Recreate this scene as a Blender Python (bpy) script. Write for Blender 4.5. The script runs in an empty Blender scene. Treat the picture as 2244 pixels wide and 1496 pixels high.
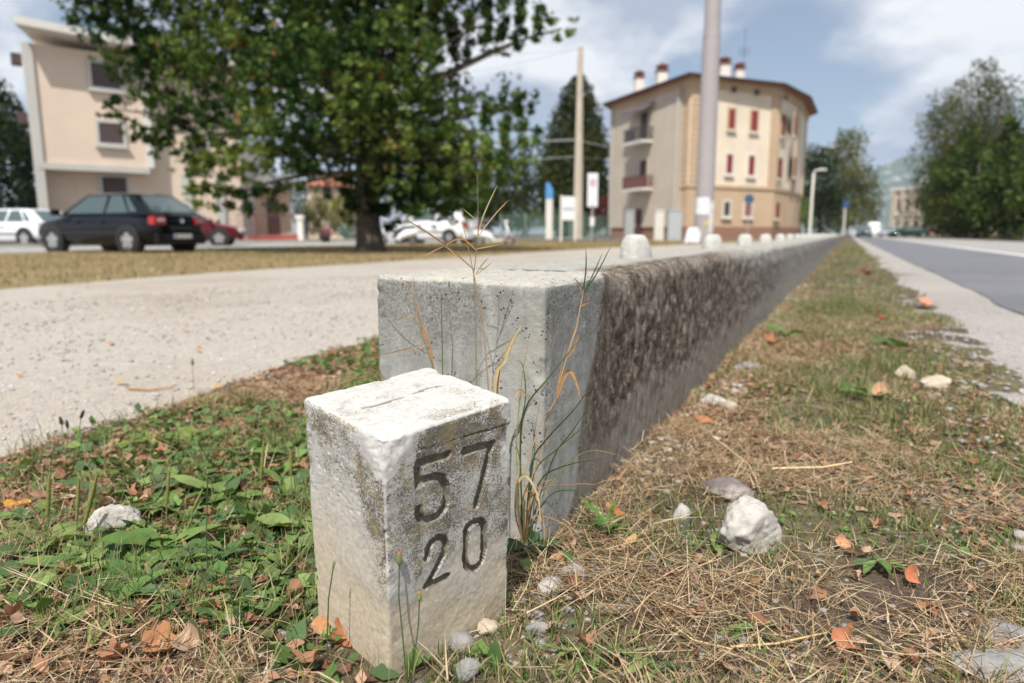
import bpy, bmesh, math, random
import numpy as np
from mathutils import Vector, Matrix

R_ = math.radians
scene = bpy.context.scene
COL = scene.collection

# ------------------------------------------------------------------ camera, world, sun, exposure
CAM_H = 0.45
FPX = 1496.0                       # focal length in pixels of the 2244 px wide photograph (24 mm on 36 mm)
PITCH = math.atan(236.0 / 1496.0)  # the camera looks about 9 degrees down
cam_d = bpy.data.cameras.new('camera')
cam = bpy.data.objects.new('camera', cam_d)
COL.objects.link(cam)
cam.location = (0, 0, CAM_H)
cam.rotation_euler = (math.pi / 2 - PITCH, 0, 0)
cam_d.sensor_width = 36.0
cam_d.lens = 24.0
cam_d.clip_start = 0.05
cam_d.clip_end = 20000
cam_d.dof.use_dof = True
cam_d.dof.focus_distance = 0.80
cam_d.dof.aperture_fstop = 4.0
cam_d.dof.aperture_blades = 9
scene.camera = cam

SUN_AZ = math.atan2(-0.24, -0.97)   # horizontal direction towards the sun: behind the camera, a little left
SUN_EL = R_(57)
sun_dir = Vector((math.sin(SUN_AZ) * math.cos(SUN_EL), math.cos(SUN_AZ) * math.cos(SUN_EL), math.sin(SUN_EL)))

world = bpy.data.worlds.new('World')
scene.world = world
world.use_nodes = True
wn, wl = world.node_tree.nodes, world.node_tree.links
wn.clear()
wout = wn.new('ShaderNodeOutputWorld')
wbg = wn.new('ShaderNodeBackground')
wbg.inputs['Strength'].default_value = 0.078
sky = wn.new('ShaderNodeTexSky')
sky.sky_type = 'NISHITA'
sky.sun_disc = False
sky.sun_elevation = SUN_EL
sky.sun_rotation = SUN_AZ
sky.air_density = 1.0
sky.dust_density = 0.5
sky.ozone_density = 1.0
CLOUD_LOC = (10.1, 7.7, 21.0)
# clouds: a layer at one height, seen through the direction of view
tc = wn.new('ShaderNodeTexCoord')
sep = wn.new('ShaderNodeSeparateXYZ')
wl.new(tc.outputs['Generated'], sep.inputs[0])
def wmath(op, a, b=None, clamp=False):
    n = wn.new('ShaderNodeMath'); n.operation = op; n.use_clamp = clamp
    for i, v in enumerate((a, b)):
        if v is None: continue
        if isinstance(v, (int, float)): n.inputs[i].default_value = v
        else: wl.new(v, n.inputs[i])
    return n.outputs[0]
zc = wmath('ADD', wmath('MAXIMUM', sep.outputs['Z'], 0.0), 0.30)
cx = wmath('DIVIDE', sep.outputs['X'], zc)
cy = wmath('DIVIDE', sep.outputs['Y'], zc)
comb = wn.new('ShaderNodeCombineXYZ')
wl.new(cx, comb.inputs[0]); wl.new(cy, comb.inputs[1])
mp = wn.new('ShaderNodeMapping')
mp.inputs['Location'].default_value = CLOUD_LOC
mp.inputs['Scale'].default_value = (1.0, 0.9, 1.0)
wl.new(comb.outputs[0], mp.inputs[0])
cn = wn.new('ShaderNodeTexNoise')
cn.inputs['Scale'].default_value = 1.7
cn.inputs['Detail'].default_value = 8
cn.inputs['Roughness'].default_value = 0.50
cn.inputs['Distortion'].default_value = 0.15
wl.new(mp.outputs[0], cn.inputs['Vector'])
cr = wn.new('ShaderNodeValToRGB')
cr.color_ramp.elements[0].position = 0.455; cr.color_ramp.elements[0].color = (0, 0, 0, 1)
cr.color_ramp.elements[1].position = 0.535; cr.color_ramp.elements[1].color = (1, 1, 1, 1)
wl.new(cn.outputs['Fac'], cr.inputs[0])
cn2 = wn.new('ShaderNodeTexNoise')          # grey bellies of the clouds
cn2.inputs['Scale'].default_value = 2.6
cn2.inputs['Detail'].default_value = 6
cn2.inputs['Roughness'].default_value = 0.5
wl.new(mp.outputs[0], cn2.inputs['Vector'])
cr2 = wn.new('ShaderNodeValToRGB')
cr2.color_ramp.elements[0].position = 0.40; cr2.color_ramp.elements[0].color = (4.7, 5.3, 6.5, 1)
cr2.color_ramp.elements[1].position = 0.54; cr2.color_ramp.elements[1].color = (10.4, 10.45, 10.6, 1)
wl.new(cn2.outputs['Fac'], cr2.inputs[0])
cmix = wn.new('ShaderNodeMix'); cmix.data_type = 'RGBA'
wl.new(cr.outputs[0], cmix.inputs['Factor'])
veil = wn.new('ShaderNodeMix'); veil.data_type = 'RGBA'          # thin high cloud over the blue
veil.inputs['Factor'].default_value = 0.22; veil.inputs['B'].default_value = (6.0, 6.5, 7.4, 1)
wl.new(sky.outputs[0], veil.inputs['A']); wl.new(veil.outputs['Result'], cmix.inputs['A'])
wl.new(cr2.outputs[0], cmix.inputs['B'])
wl.new(cmix.outputs['Result'], wbg.inputs['Color'])
wl.new(wbg.outputs[0], wout.inputs[0])

sun_d = bpy.data.lights.new('sun', 'SUN')
sun_d.energy = 5.0
sun_d.angle = R_(0.6)
sun_d.color = (1.0, 0.95, 0.87)
sun = bpy.data.objects.new('sun', sun_d)
COL.objects.link(sun)
sun.rotation_euler = (-sun_dir).to_track_quat('-Z', 'Y').to_euler()
sun.location = sun_dir * 50

scene.render.engine = 'CYCLES'
scene.cycles.use_denoising = True
scene.cycles.max_bounces = 6
scene.cycles.diffuse_bounces = 3
scene.cycles.transparent_max_bounces = 8
scene.view_settings.view_transform = 'Standard'
scene.view_settings.look = 'None'
scene.view_settings.exposure = 0.38
scene.view_settings.gamma = 1.0
scene.view_settings.use_curve_mapping = False

# ------------------------------------------------------------------ helpers
_c, _s = math.cos(PITCH), math.sin(PITCH)
def ray(u, v):
    a = (u - 1122.0) / FPX; b = (748.0 - v) / FPX
    return Vector((a, _c + b * _s, -_s + b * _c))
def at(u, v, Y):
    """world point seen at photo pixel (u, v) that stands Y metres away from the camera"""
    d = ray(u, v); t = Y / d.y
    return Vector((d.x * t, Y, CAM_H + d.z * t))
def gr(u, v, z=0.0):
    d = ray(u, v); t = (z - CAM_H) / d.z
    return Vector((d.x * t, d.y * t, z))
# the wall, path and road run side by side: s along them, t to the right of the wall's face
WO = Vector((0.045, 0.925)); WD = Vector((0.438, 0.899)); WN = Vector((0.899, -0.438))
def W(s, t, z=0.0):
    p = WO + WD * s + WN * t
    return Vector((p.x, p.y, z))
def st(x, y):
    dx, dy = x - WO.x, y - WO.y
    return dx * WD.x + dy * WD.y, dx * WN.x + dy * WN.y

def _hash(ix, iy, iz, seed):
    h = (ix.astype(np.int64) * 374761393 + iy.astype(np.int64) * 668265263 + iz.astype(np.int64) * 1440662683 + seed * 974634777) & 0xffffffff
    h = ((h ^ (h >> 13)) * 1274126177) & 0xffffffff
    h = ((h ^ (h >> 16)) * 2246822519) & 0xffffffff
    return ((h ^ (h >> 15)) & 0xffffff) / float(0x7fffff) - 1.0
def noise(P, seed=0):
    P = np.asarray(P, float); i = np.floor(P); fr = P - i
    w = fr * fr * (3 - 2 * fr); i = i.astype(np.int64); out = 0.0
    for dx in (0, 1):
        wx = w[:, 0] if dx else 1 - w[:, 0]
        for dy in (0, 1):
            wy = w[:, 1] if dy else 1 - w[:, 1]
            for dz in (0, 1):
                wz = w[:, 2] if dz else 1 - w[:, 2]
                out = out + wx * wy * wz * _hash(i[:, 0] + dx, i[:, 1] + dy, i[:, 2] + dz, seed)
    return out
def fbm(P, seed=0, octaves=4, gain=0.5):
    P = np.asarray(P, float); o = 0; a = 1.0; tot = 0
    for k in range(octaves):
        o = o + a * noise(P * (2.03 ** k) + 17.3 * k, seed + k); tot += a; a *= gain
    return o / tot
def P3(x, y, z=0):
    x = np.asarray(x, float); y = np.asarray(y, float)
    return np.stack([x, y, np.zeros_like(x) + z], 1)
def sstep(a, b, x):
    t = np.clip((x - a) / (b - a), 0, 1); return t * t * (3 - 2 * t)

def tag(o, label=None, cat=None, group=None, kind=None):
    if label: o['label'] = label
    if cat: o['category'] = cat
    if group: o['group'] = group
    if kind: o['kind'] = kind
    return o
def empty(name, loc=(0, 0, 0), rz=0.0, parent=None):
    o = bpy.data.objects.new(name, None); COL.objects.link(o)
    o.location = loc; o.rotation_euler = (0, 0, rz); o.empty_display_size = 0.1
    if parent: o.parent = parent
    return o
def link_mesh(name, me, mat, parent=None, smooth=False):
    o = bpy.data.objects.new(name, me); COL.objects.link(o)
    if mat is not None:
        for m in (mat if isinstance(mat, (list, tuple)) else [mat]): me.materials.append(m)
    if parent: o.parent = parent
    if smooth and len(me.polygons):
        me.polygons.foreach_set('use_smooth', np.ones(len(me.polygons), bool))
    return o
def np_mesh(name, V, F, cols=None, attrs=None):
    """V (n,3); F list of arrays (m,k) of one corner count each"""
    me = bpy.data.meshes.new(name)
    V = np.asarray(V, np.float32)
    Fs = [np.asarray(f, np.int32) for f in (F if isinstance(F, list) else [F]) if len(f)]
    nl = sum(f.size for f in Fs); nf = sum(len(f) for f in Fs)
    me.vertices.add(len(V)); me.vertices.foreach_set('co', V.ravel())
    me.loops.add(nl); me.polygons.add(nf)
    me.loops.foreach_set('vertex_index', np.concatenate([f.ravel() for f in Fs]))
    st_, tot = [], []
    off = 0
    for f in Fs:
        k = f.shape[1]; st_.append(off + np.arange(len(f)) * k); off += f.size
    me.polygons.foreach_set('loop_start', np.concatenate(st_).astype(np.int32))
    me.update(calc_edges=True)
    if cols is not None:
        a = me.color_attributes.new('Col', 'FLOAT_COLOR', 'POINT')
        c = np.ones((len(V), 4), np.float32); c[:, :3] = cols
        a.data.foreach_set('color', c.ravel())
    for k, val in (attrs or {}).items():
        a = me.attributes.new(k, 'FLOAT', 'POINT'); a.data.foreach_set('value', np.asarray(val, np.float32))
    me.validate()
    return me

class MB:
    """collects boxes, prisms, tubes ... ; build() links them as one mesh object"""
    def __init__(s): s.v = []; s.f = []
    def add(s, vs, fs):
        b = len(s.v); s.v += [tuple(x) for x in vs]; s.f += [tuple(b + i for i in f) for f in fs]; return s
    def box(s, x0, x1, y0, y1, z0, z1, fr=None):
        vs = [(x0, y0, z0), (x1, y0, z0), (x1, y1, z0), (x0, y1, z0), (x0, y0, z1), (x1, y0, z1), (x1, y1, z1), (x0, y1, z1)]
        if fr: vs = [fr(*p) for p in vs]
        return s.add(vs, [(0, 3, 2, 1), (4, 5, 6, 7), (0, 1, 5, 4), (1, 2, 6, 5), (2, 3, 7, 6), (3, 0, 4, 7)])
    def prism(s, poly, z0, z1):
        n = len(poly)
        vs = [(p[0], p[1], z0) for p in poly] + [(p[0], p[1], z1) for p in poly]
        return s.add(vs, [tuple(range(n - 1, -1, -1)), tuple(range(n, 2 * n))] + [(i, (i + 1) % n, n + (i + 1) % n, n + i) for i in range(n)])
    def tube(s, pts, rad, n=8, caps=True):
        pts = [Vector(p) for p in pts]; rs = rad if isinstance(rad, (list, tuple)) else [rad] * len(pts)
        vs = []
        for i, p in enumerate(pts):
            d = (pts[min(i + 1, len(pts) - 1)] - pts[max(i - 1, 0)]).normalized()
            a = d.cross(Vector((0, 0, 1)) if abs(d.z) < 0.9 else Vector((1, 0, 0))).normalized(); b = d.cross(a)
            for k in range(n):
                t = 2 * math.pi * k / n; vs.append(p + (a * math.cos(t) + b * math.sin(t)) * rs[i])
        fs = []
        for i in range(len(pts) - 1):
            for k in range(n):
                fs.append((i * n + k, i * n + (k + 1) % n, (i + 1) * n + (k + 1) % n, (i + 1) * n + k))
        if caps:
            m_ = len(vs); vs += vs[:n] + vs[(len(pts) - 1) * n:len(pts) * n]
            fs += [tuple(range(m_ + n - 1, m_ - 1, -1)), tuple(range(m_ + n, m_ + 2 * n))]
        return s.add(vs, fs)
    def cyl(s, c, r, axis, length, n=20):
        c = Vector(c); a = Vector(axis).normalized()
        return s.tube([c - a * length / 2, c + a * length / 2], r, n)
    def lathe(s, c, prof, n=16):
        vs, fs = [], []
        for (r, z) in prof:
            for k in range(n):
                t = 2 * math.pi * k / n; vs.append((c[0] + r * math.cos(t), c[1] + r * math.sin(t), c[2] + z))
        for i in range(len(prof) - 1):
            for k in range(n): fs.append((i * n + k, i * n + (k + 1) % n, (i + 1) * n + (k + 1) % n, (i + 1) * n + k))
        fs += [tuple(range(n - 1, -1, -1)), tuple(range((len(prof) - 1) * n, len(prof) * n))]
        return s.add(vs, fs)
    def build(s, name, mat, parent=None, smooth=False, bevel=0.0):
        me = bpy.data.meshes.new(name); me.from_pydata(s.v, [], s.f); me.update()
        if bevel:
            bm = bmesh.new(); bm.from_mesh(me)
            bmesh.ops.bevel(bm, geom=bm.edges[:], offset=bevel, segments=2, affect='EDGES', profile=0.6)
            bm.to_mesh(me); bm.free()
        o = link_mesh(name, me, mat, parent, smooth)
        return o

def copy_tree(o, parent=None):
    c = o.copy(); COL.objects.link(c); c.parent = parent
    for ch in list(o.children): copy_tree(ch, c)
    return c

# ------------------------------------------------------------------ materials
class NT:
    def __init__(s, m): s.n, s.l = m.node_tree.nodes, m.node_tree.links
    def node(s, t, **kw):
        n = s.n.new(t)
        for k, v in kw.items():
            if k in n.inputs:
                if hasattr(v, 'is_output') or isinstance(v, bpy.types.NodeSocket): s.l.new(v, n.inputs[k])
                else: n.inputs[k].default_value = v
            else: setattr(n, k, v)
        return n
    def noise(s, scale, vec=None, detail=4, rough=0.55, dist=0.0):
        n = s.node('ShaderNodeTexNoise', Scale=scale, Detail=detail, Roughness=rough, Distortion=dist)
        if vec is not None: s.l.new(vec, n.inputs['Vector'])
        return n.outputs['Fac']
    def vor(s, scale, vec=None, feature='F1'):
        n = s.node('ShaderNodeTexVoronoi', Scale=scale, feature=feature)
        if vec is not None: s.l.new(vec, n.inputs['Vector'])
        return n
    def ramp(s, fac, stops):
        n = s.n.new('ShaderNodeValToRGB'); e = n.color_ramp.elements
        while len(e) < len(stops): e.new(0.5)
        for i, (p, c) in enumerate(stops):
            e[i].position = p
            e[i].color = (c, c, c, 1) if isinstance(c, (int, float)) else (*c, 1)
        s.l.new(fac, n.inputs[0]); return n.outputs[0]
    def mix(s, fac, a, b, blend='MIX'):
        n = s.n.new('ShaderNodeMix'); n.data_type = 'RGBA'; n.blend_type = blend
        for nm, v in (('Factor', fac), ('A', a), ('B', b)):
            if isinstance(v, bpy.types.NodeSocket): s.l.new(v, n.inputs[nm])
            elif isinstance(v, (int, float)): n.inputs[nm].default_value = v if nm == 'Factor' else (v, v, v, 1)
            else: n.inputs[nm].default_value = (*v, 1)
        return n.outputs['Result']
    def math(s, op, a, b=None, clamp=False):
        n = s.n.new('ShaderNodeMath'); n.operation = op; n.use_clamp = clamp
        for i, v in enumerate((a, b)):
            if v is None: continue
            if isinstance(v, (int, float)): n.inputs[i].default_value = v
            else: s.l.new(v, n.inputs[i])
        return n.outputs[0]
    def attr(s, name, out='Fac'):
        n = s.n.new('ShaderNodeAttribute'); n.attribute_name = name; return n.outputs[out]
    def coords(s, kind='Object', scale=(1, 1, 1)):
        t = s.n.new('ShaderNodeTexCoord'); m = s.n.new('ShaderNodeMapping')
        m.inputs['Scale'].default_value = scale
        s.l.new(t.outputs[kind], m.inputs[0]); return m.outputs[0]
    def bump(s, h, strength=0.4, dist=0.01):
        n = s.n.new('ShaderNodeBump'); n.inputs['Strength'].default_value = strength; n.inputs['Distance'].default_value = dist
        s.l.new(h, n.inputs['Height']); return n.outputs[0]
def new_mat(name):
    m = bpy.data.materials.new(name); m.use_nodes = True
    return m, NT(m), m.node_tree.nodes['Principled BSDF']
def setc(t, b, col):
    if isinstance(col, bpy.types.NodeSocket): t.l.new(col, b.inputs['Base Color'])
    else: b.inputs['Base Color'].default_value = (*col, 1)
def plain(name, col, rough=0.6, var=0.12, scale=3.0, metal=0.0, coat=0.0, bump=0.0, bscale=40.0, spec=0.5):
    m, t, b = new_mat(name)
    b.inputs['Roughness'].default_value = rough; b.inputs['Metallic'].default_value = metal
    b.inputs['Coat Weight'].default_value = coat; b.inputs['Specular IOR Level'].default_value = spec
    vec = t.coords()
    if var:
        n = t.noise(scale, vec, 5, 0.6)
        lo = tuple(c * (1 - var) for c in col); hi = tuple(min(1, c * (1 + var)) for c in col)
        setc(t, b, t.ramp(n, [(0.3, lo), (0.7, hi)]))
    else: setc(t, b, col)
    if bump:
        t.l.new(t.bump(t.noise(bscale, vec, 4), bump, 0.01), b.inputs['Normal'])
    return m
def glass(name, col=(0.02, 0.03, 0.035), rough=0.05):
    m, t, b = new_mat(name)
    setc(t, b, col); b.inputs['Roughness'].default_value = rough; b.inputs['IOR'].default_value = 1.5
    b.inputs['Coat Weight'].default_value = 0.6; b.inputs['Coat Roughness'].default_value = 0.03
    return m
def leafmat(name, rough=0.55, trans=0.3, tint=(0.9, 1.0, 0.45), spec=0.2):
    """colour from the leaf's own attribute, a little light let through"""
    m, t, b = new_mat(name)
    col = t.attr('Col', 'Color')
    t.l.new(col, b.inputs['Base Color']); b.inputs['Roughness'].default_value = rough
    b.inputs['Specular IOR Level'].default_value = spec
    tr = t.node('ShaderNodeBsdfTranslucent'); t.l.new(t.mix(1.0, col, tint, 'MULTIPLY'), tr.inputs['Color'])
    mx = t.node('ShaderNodeMixShader'); mx.inputs[0].default_value = trans
    t.l.new(b.outputs[0], mx.inputs[1]); t.l.new(tr.outputs[0], mx.inputs[2])
    t.l.new(mx.outputs[0], t.n['Material Output'].inputs['Surface'])
    return m
M = {}
# ------------------------------------------------------------------ the setting: ground, path, road
def path_near(s):  # the path's edge beside the verge
    return np.interp(s, [-8, -0.6, -0.16, 0.32, 1.17, 2.2, 6], [-0.98, -1.0, -1.05, -1.16, -1.40, -1.42, -1.35])
def path_far(s):
    return np.interp(s, [-8, 2.3, 4.6, 10, 20, 45, 60, 300], [-5.6, -5.75, -6.2, -6.4, -6.6, -3.3, -2.6, -2.6])
def gh(x, y):
    x = np.asarray(x, float); y = np.asarray(y, float)
    s, t = st(x, y)
    near = sstep(30, 3, np.hypot(x, y))
    b = fbm(P3(x * 5, y * 5), 3, 4) * 0.014 + fbm(P3(x * 28, y * 28), 5, 3) * 0.005
    m = sstep(path_near(s) - 0.16, path_near(s) + 0.02, t) * sstep(0.98, 0.80, t)
    return (b + 0.004) * m * near - 0.006 * (1 - m)
def gh1(x, y): return float(gh([x], [y])[0])

m, t, b = new_mat('soil')
vec = t.coords('Object')
n1 = t.noise(2.2, vec, 8, 0.65); n2 = t.noise(60, vec, 6, 0.7); n3 = t.noise(420, vec, 3, 0.6)
c = t.ramp(n2, [(0.25, (0.018, 0.012, 0.009)), (0.5, (0.065, 0.043, 0.030)), (0.75, (0.16, 0.11, 0.075))])
c = t.mix(t.ramp(n1, [(0.42, 0), (0.62, 1)]), c, t.ramp(n2, [(0.3, (0.05, 0.05, 0.022)), (0.7, (0.20, 0.17, 0.085))]))
c = t.mix(t.ramp(n3, [(0.5, 0), (0.75, 0.5)]), c, (0.30, 0.23, 0.16))
setc(t, b, c); b.inputs['Roughness'].default_value = 0.95
t.l.new(t.bump(n2, 0.8, 0.012), b.inputs['Normal'])
M['soil'] = m

m, t, b = new_mat('gravel_path')
vec = t.coords('Object')
big = t.noise(0.55, vec, 6, 0.6); mid = t.noise(7, vec, 6, 0.7); vo = t.vor(150, vec); vo2 = t.vor(46, vec)
c = t.ramp(vo.outputs['Color'], [(0.1, (0.29, 0.26, 0.225)), (0.5, (0.40, 0.365, 0.325)), (0.9, (0.50, 0.465, 0.425))])
c = t.mix(t.ramp(mid, [(0.35, 0.0), (0.65, 0.55)]), c, (0.36, 0.315, 0.265))
c = t.mix(t.ramp(big, [(0.48, 0.0), (0.64, 0.65)]), c, (0.30, 0.245, 0.185))
c = t.mix(t.ramp(vo2.outputs['Color'], [(0.72, 0.0), (0.86, 0.55)]), c, (0.25, 0.24, 0.235))
c = t.mix(t.ramp(t.noise(31, vec, 3), [(0.64, 0.0), (0.70, 0.6)]), c, (0.36, 0.20, 0.09))
setc(t, b, c); b.inputs['Roughness'].default_value = 0.95
h = t.math('ADD', t.math('MULTIPLY', vo.outputs['Distance'], -0.7), mid)
t.l.new(t.bump(h, 0.7, 0.008), b.inputs['Normal'])
M['path'] = m

def asphalt(name, lo, hi):
    m, t, b = new_mat(name)
    vec = t.coords('Object')
    n1 = t.noise(0.8, vec, 6, 0.6); vo = t.vor(140, vec)
    c = t.ramp(n1, [(0.3, lo), (0.7, hi)])
    c = t.mix(t.ramp(vo.outputs['Color'], [(0.5, 0), (1.0, 0.45)]), c, tuple(min(1, k * 2.1) for k in hi))
    setc(t, b, c); b.inputs['Roughness'].default_value = 0.85
    t.l.new(t.bump(vo.outputs['Distance'], 0.5, 0.006), b.inputs['Normal'])
    return m
M['asphalt'] = asphalt('asphalt', (0.105, 0.108, 0.122), (0.150, 0.152, 0.166))
M['asphalt_pale'] = asphalt('asphalt_pale', (0.22, 0.215, 0.205), (0.31, 0.30, 0.285))
M['shoulder'] = asphalt('shoulder', (0.25, 0.228, 0.21), (0.32, 0.298, 0.275))
M['white_paint'] = plain('white_paint', (0.68, 0.68, 0.66), 0.7, 0.15, 4)
m, t, b = new_mat('dry_lawn')
vec = t.coords('Object')
c = t.ramp(t.noise(0.6, vec, 7, 0.65), [(0.30, (0.15, 0.15, 0.05)), (0.48, (0.29, 0.225, 0.105)), (0.70, (0.36, 0.25, 0.125))])
c = t.mix(t.ramp(t.noise(5.0, vec, 5, 0.7), [(0.35, 0.7), (0.6, 0)]), c, (0.12, 0.085, 0.04))
setc(t, b, c); b.inputs['Roughness'].default_value = 1.0
t.l.new(t.bump(t.noise(30, vec, 5), 1.0, 0.05), b.inputs['Normal'])
M['lawn'] = m

def axis_pts(segs):
    out = []
    for a, bb, n in segs: out += list(np.linspace(a, bb, n, endpoint=False))
    return np.array(out + [segs[-1][1]])
# one ground sheet out to the horizon, fine where one can see the soil
gx = axis_pts([(-4000, -300, 8), (-300, -30, 12), (-30, -4, 14), (-4, -1.1, 30), (-1.1, 0.9, 110), (0.9, 4, 60), (4, 30, 26), (30, 300, 14), (300, 4000, 8)])
gy = axis_pts([(-600, -20, 8), (-20, 0.2, 10), (0.2, 2.4, 110), (2.4, 8, 70), (8, 40, 30), (40, 300, 14), (300, 6000, 10)])
X, Y = np.meshgrid(gx, gy); xx, yy = X.ravel(), Y.ravel()
V = np.stack([xx, yy, gh(xx, yy)], 1)
ny, nx = X.shape
i = (np.arange(ny - 1)[:, None] * nx + np.arange(nx - 1)[None, :]).ravel()
o = link_mesh('ground', np_mesh('ground', V, np.stack([i, i + 1, i + nx + 1, i + nx], 1)), M['soil'], smooth=True)
tag(o, kind='structure')

def strip(name, mat, ss, t0, t1, ncol, z, amp=0.0, seed=1, kind='structure', ea=0.04, ef=6.0, ea1=None):
    """a sheet along the wall's direction from t0(s) to t1(s) with an uneven edge"""
    ss = np.asarray(ss, float)
    a = t0(ss) if callable(t0) else np.full_like(ss, t0)
    bb = t1(ss) if callable(t1) else np.full_like(ss, t1)
    e1 = ea if ea1 is None else ea1
    a = a + fbm(P3(ss * ef, ss * 0 + 3.1), seed, 4) * ea; bb = bb + fbm(P3(ss * ef, ss * 0 + 9.7), seed + 9, 4) * e1
    f = np.linspace(0, 1, ncol)
    T = a[:, None] * (1 - f) + bb[:, None] * f; S = np.repeat(ss[:, None], ncol, 1)
    x = WO.x + WD.x * S + WN.x * T; y = WO.y + WD.y * S + WN.y * T
    zz = np.full(x.size, z)
    if amp: zz = zz + np.maximum(-0.003, fbm(P3(x.ravel() * 3, y.ravel() * 3), seed + 20, 4) * amp) * sstep(25, 5, np.hypot(x.ravel(), y.ravel()))
    V = np.stack([x.ravel(), y.ravel(), zz], 1)
    nr = len(ss)
    i = (np.arange(nr - 1)[:, None] * ncol + np.arange(ncol - 1)[None, :]).ravel()
    F = np.stack([i, i + ncol, i + ncol + 1, i + 1], 1)
    F = F if WN.x * 0 == 0 else F
    me = np_mesh(name, V, F)
    if me.polygons[0].normal.z < 0: me.flip_normals()
    o = link_mesh(name, me, mat, smooth=True)
    if kind: tag(o, kind=kind)
    return o
ss_near = axis_pts([(-9, -1, 20), (-1, 4, 160), (4, 20, 140), (20, 80, 60), (80, 500, 20)])
strip('gravel_path', M['path'], ss_near, path_far, path_near, 60, 0.002, 0.007, 31, ea=0.18, ef=1.6, ea1=0.10)
strip('lawn', M['lawn'], ss_near, -17.2, lambda s: path_far(s) + 0.16, 14, -0.002, 0, 41, ea=0.15, ef=0.8, ea1=0.0)
strip('side_street', M['asphalt_pale'], axis_pts([(-40, 300, 40)]), -25.5, -17.0, 6, 0.003, 0, 51, ea=0, ea1=0.12)
strip('shoulder', M['shoulder'], ss_near, 0.80, 1.40, 12, 0.002, 0.004, 61, ea=0.16, ef=1.9, ea1=0.0)
strip('road', M['asphalt'], ss_near, 1.26, 3.66, 12, 0.008, 0, 71, ea=0.05, ef=1.6, ea1=0.0)
strip('far_lane', M['asphalt_pale'], axis_pts([(-9, 80, 60), (80, 500, 20)]), 3.66, 9.0, 6, 0.008, 0, 81, ea=0, ea1=0.3, ef=0.4)
strip('lane_line', M['white_paint'], axis_pts([(-9, 80, 60), (80, 500, 20)]), 3.52, 3.70, 2, 0.0125, 0, 91, ea=0.0, ea1=0.0)
strip('pavement', plain('pavement', (0.42, 0.39, 0.35), 0.9, 0.12, 1.5), axis_pts([(-40, 120, 40)]), -28.0, -25.5, 4, 0.10, 0, 95, ea=0, ea1=0)
kb = MB()
for k in range(40): 
    s0 = -40 + k * 4.0
    kb.box(s0, s0 + 3.97, -25.62, -25.36, -0.05, 0.116, fr=lambda a, b2, c2: W(a, b2, c2))
tag(kb.build('kerb', plain('kerb_stone', (0.46, 0.44, 0.40), 0.85, 0.1, 2)), kind='structure')

# far hills and the mountain at the end of the road
def ridge(name, mat, az0, az1, dist, prof, seed, amp, n=140, rows=18, depth=500):
    az = np.linspace(R_(az0), R_(az1), n); f = np.linspace(0, 1, rows)
    A, Fq = np.meshgrid(az, f)
    hgt = np.interp(np.degrees(A), prof[0], prof[1])
    d = dist + Fq * depth
    z = hgt * np.sin(Fq * math.pi * 0.5) ** 1.1
    P = np.stack([np.sin(A) * d / 90, np.cos(A) * d / 90, Fq * 3], 2).reshape(-1, 3)
    z = z.ravel() + fbm(P, seed, 5, 0.55) * amp * np.sin(np.clip(Fq.ravel(), 0, 1) * math.pi * 0.5)
    V = np.stack([(np.sin(A) * d).ravel(), (np.cos(A) * d).ravel(), z - 3], 1)
    i = (np.arange(rows - 1)[:, None] * n + np.arange(n - 1)[None, :]).ravel()
    me = np_mesh(name, V, np.stack([i, i + 1, i + n + 1, i + n], 1))
    o = link_mesh(name, me, mat, smooth=True); tag(o, kind='structure'); return o
m, t, b = new_mat('mountain_forest')
vec = t.coords('Object')
c = t.ramp(t.noise(0.016, vec, 7, 0.7), [(0.35, (0.035, 0.055, 0.03)), (0.55, (0.075, 0.095, 0.05)), (0.68, (0.34, 0.33, 0.30))])
setc(t, b, c); b.inputs['Roughness'].default_value = 1.0
M['mountain'] = m
ridge('mountain', M['mountain'], 4, 54, 3500, ([4, 12, 21, 24.5, 27.2, 29.5, 31, 36, 45, 54], [0, 170, 440, 425, 330, 395, 365, 320, 230, 0]), 5, 34, depth=600)
# ------------------------------------------------------------------ the milestone
def rounded_box(dims, steps, r, lo=(0, 0, 0)):
    """a box of quads on a regular grid, welded; returns points, faces, outward directions and which face each quad is on"""
    L = np.array(dims, float); n = np.maximum(1, np.round(L / np.array(steps)).astype(int))
    V, F, ID = [], [], []; off = 0
    for ax in range(3):
        u, v = [k for k in range(3) if k != ax]
        for side in (0, 1):
            a = np.linspace(0, L[u], n[u] + 1); bb = np.linspace(0, L[v], n[v] + 1)
            A, B = np.meshgrid(a, bb, indexing='ij'); P = np.zeros((A.size, 3))
            P[:, u] = A.ravel(); P[:, v] = B.ravel(); P[:, ax] = L[ax] * side
            m_ = n[v] + 1
            i = (np.arange(n[u])[:, None] * m_ + np.arange(n[v])[None, :]).ravel()
            q = np.stack([i, i + m_, i + m_ + 1, i + 1], 1)
            flip = (side == 0) ^ (ax == 1)
            if flip: q = q[:, ::-1]
            V.append(P); F.append(q + off); ID += [ax * 2 + side] * len(q); off += len(P)
    V = np.concatenate(V); F = np.concatenate(F); ID = np.array(ID)
    key = np.round(V * 1e5).astype(np.int64)
    _, idx, inv = np.unique(key, axis=0, return_index=True, return_inverse=True)
    V = V[idx]; F = inv.reshape(-1)[F]
    core = np.clip(V, r, L - r); d = V - core; ln = np.linalg.norm(d, axis=1, keepdims=True)
    D = np.where(ln > 1e-9, d / np.maximum(ln, 1e-9), 0)
    return core + D * r + np.array(lo), F, D, ID

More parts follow.
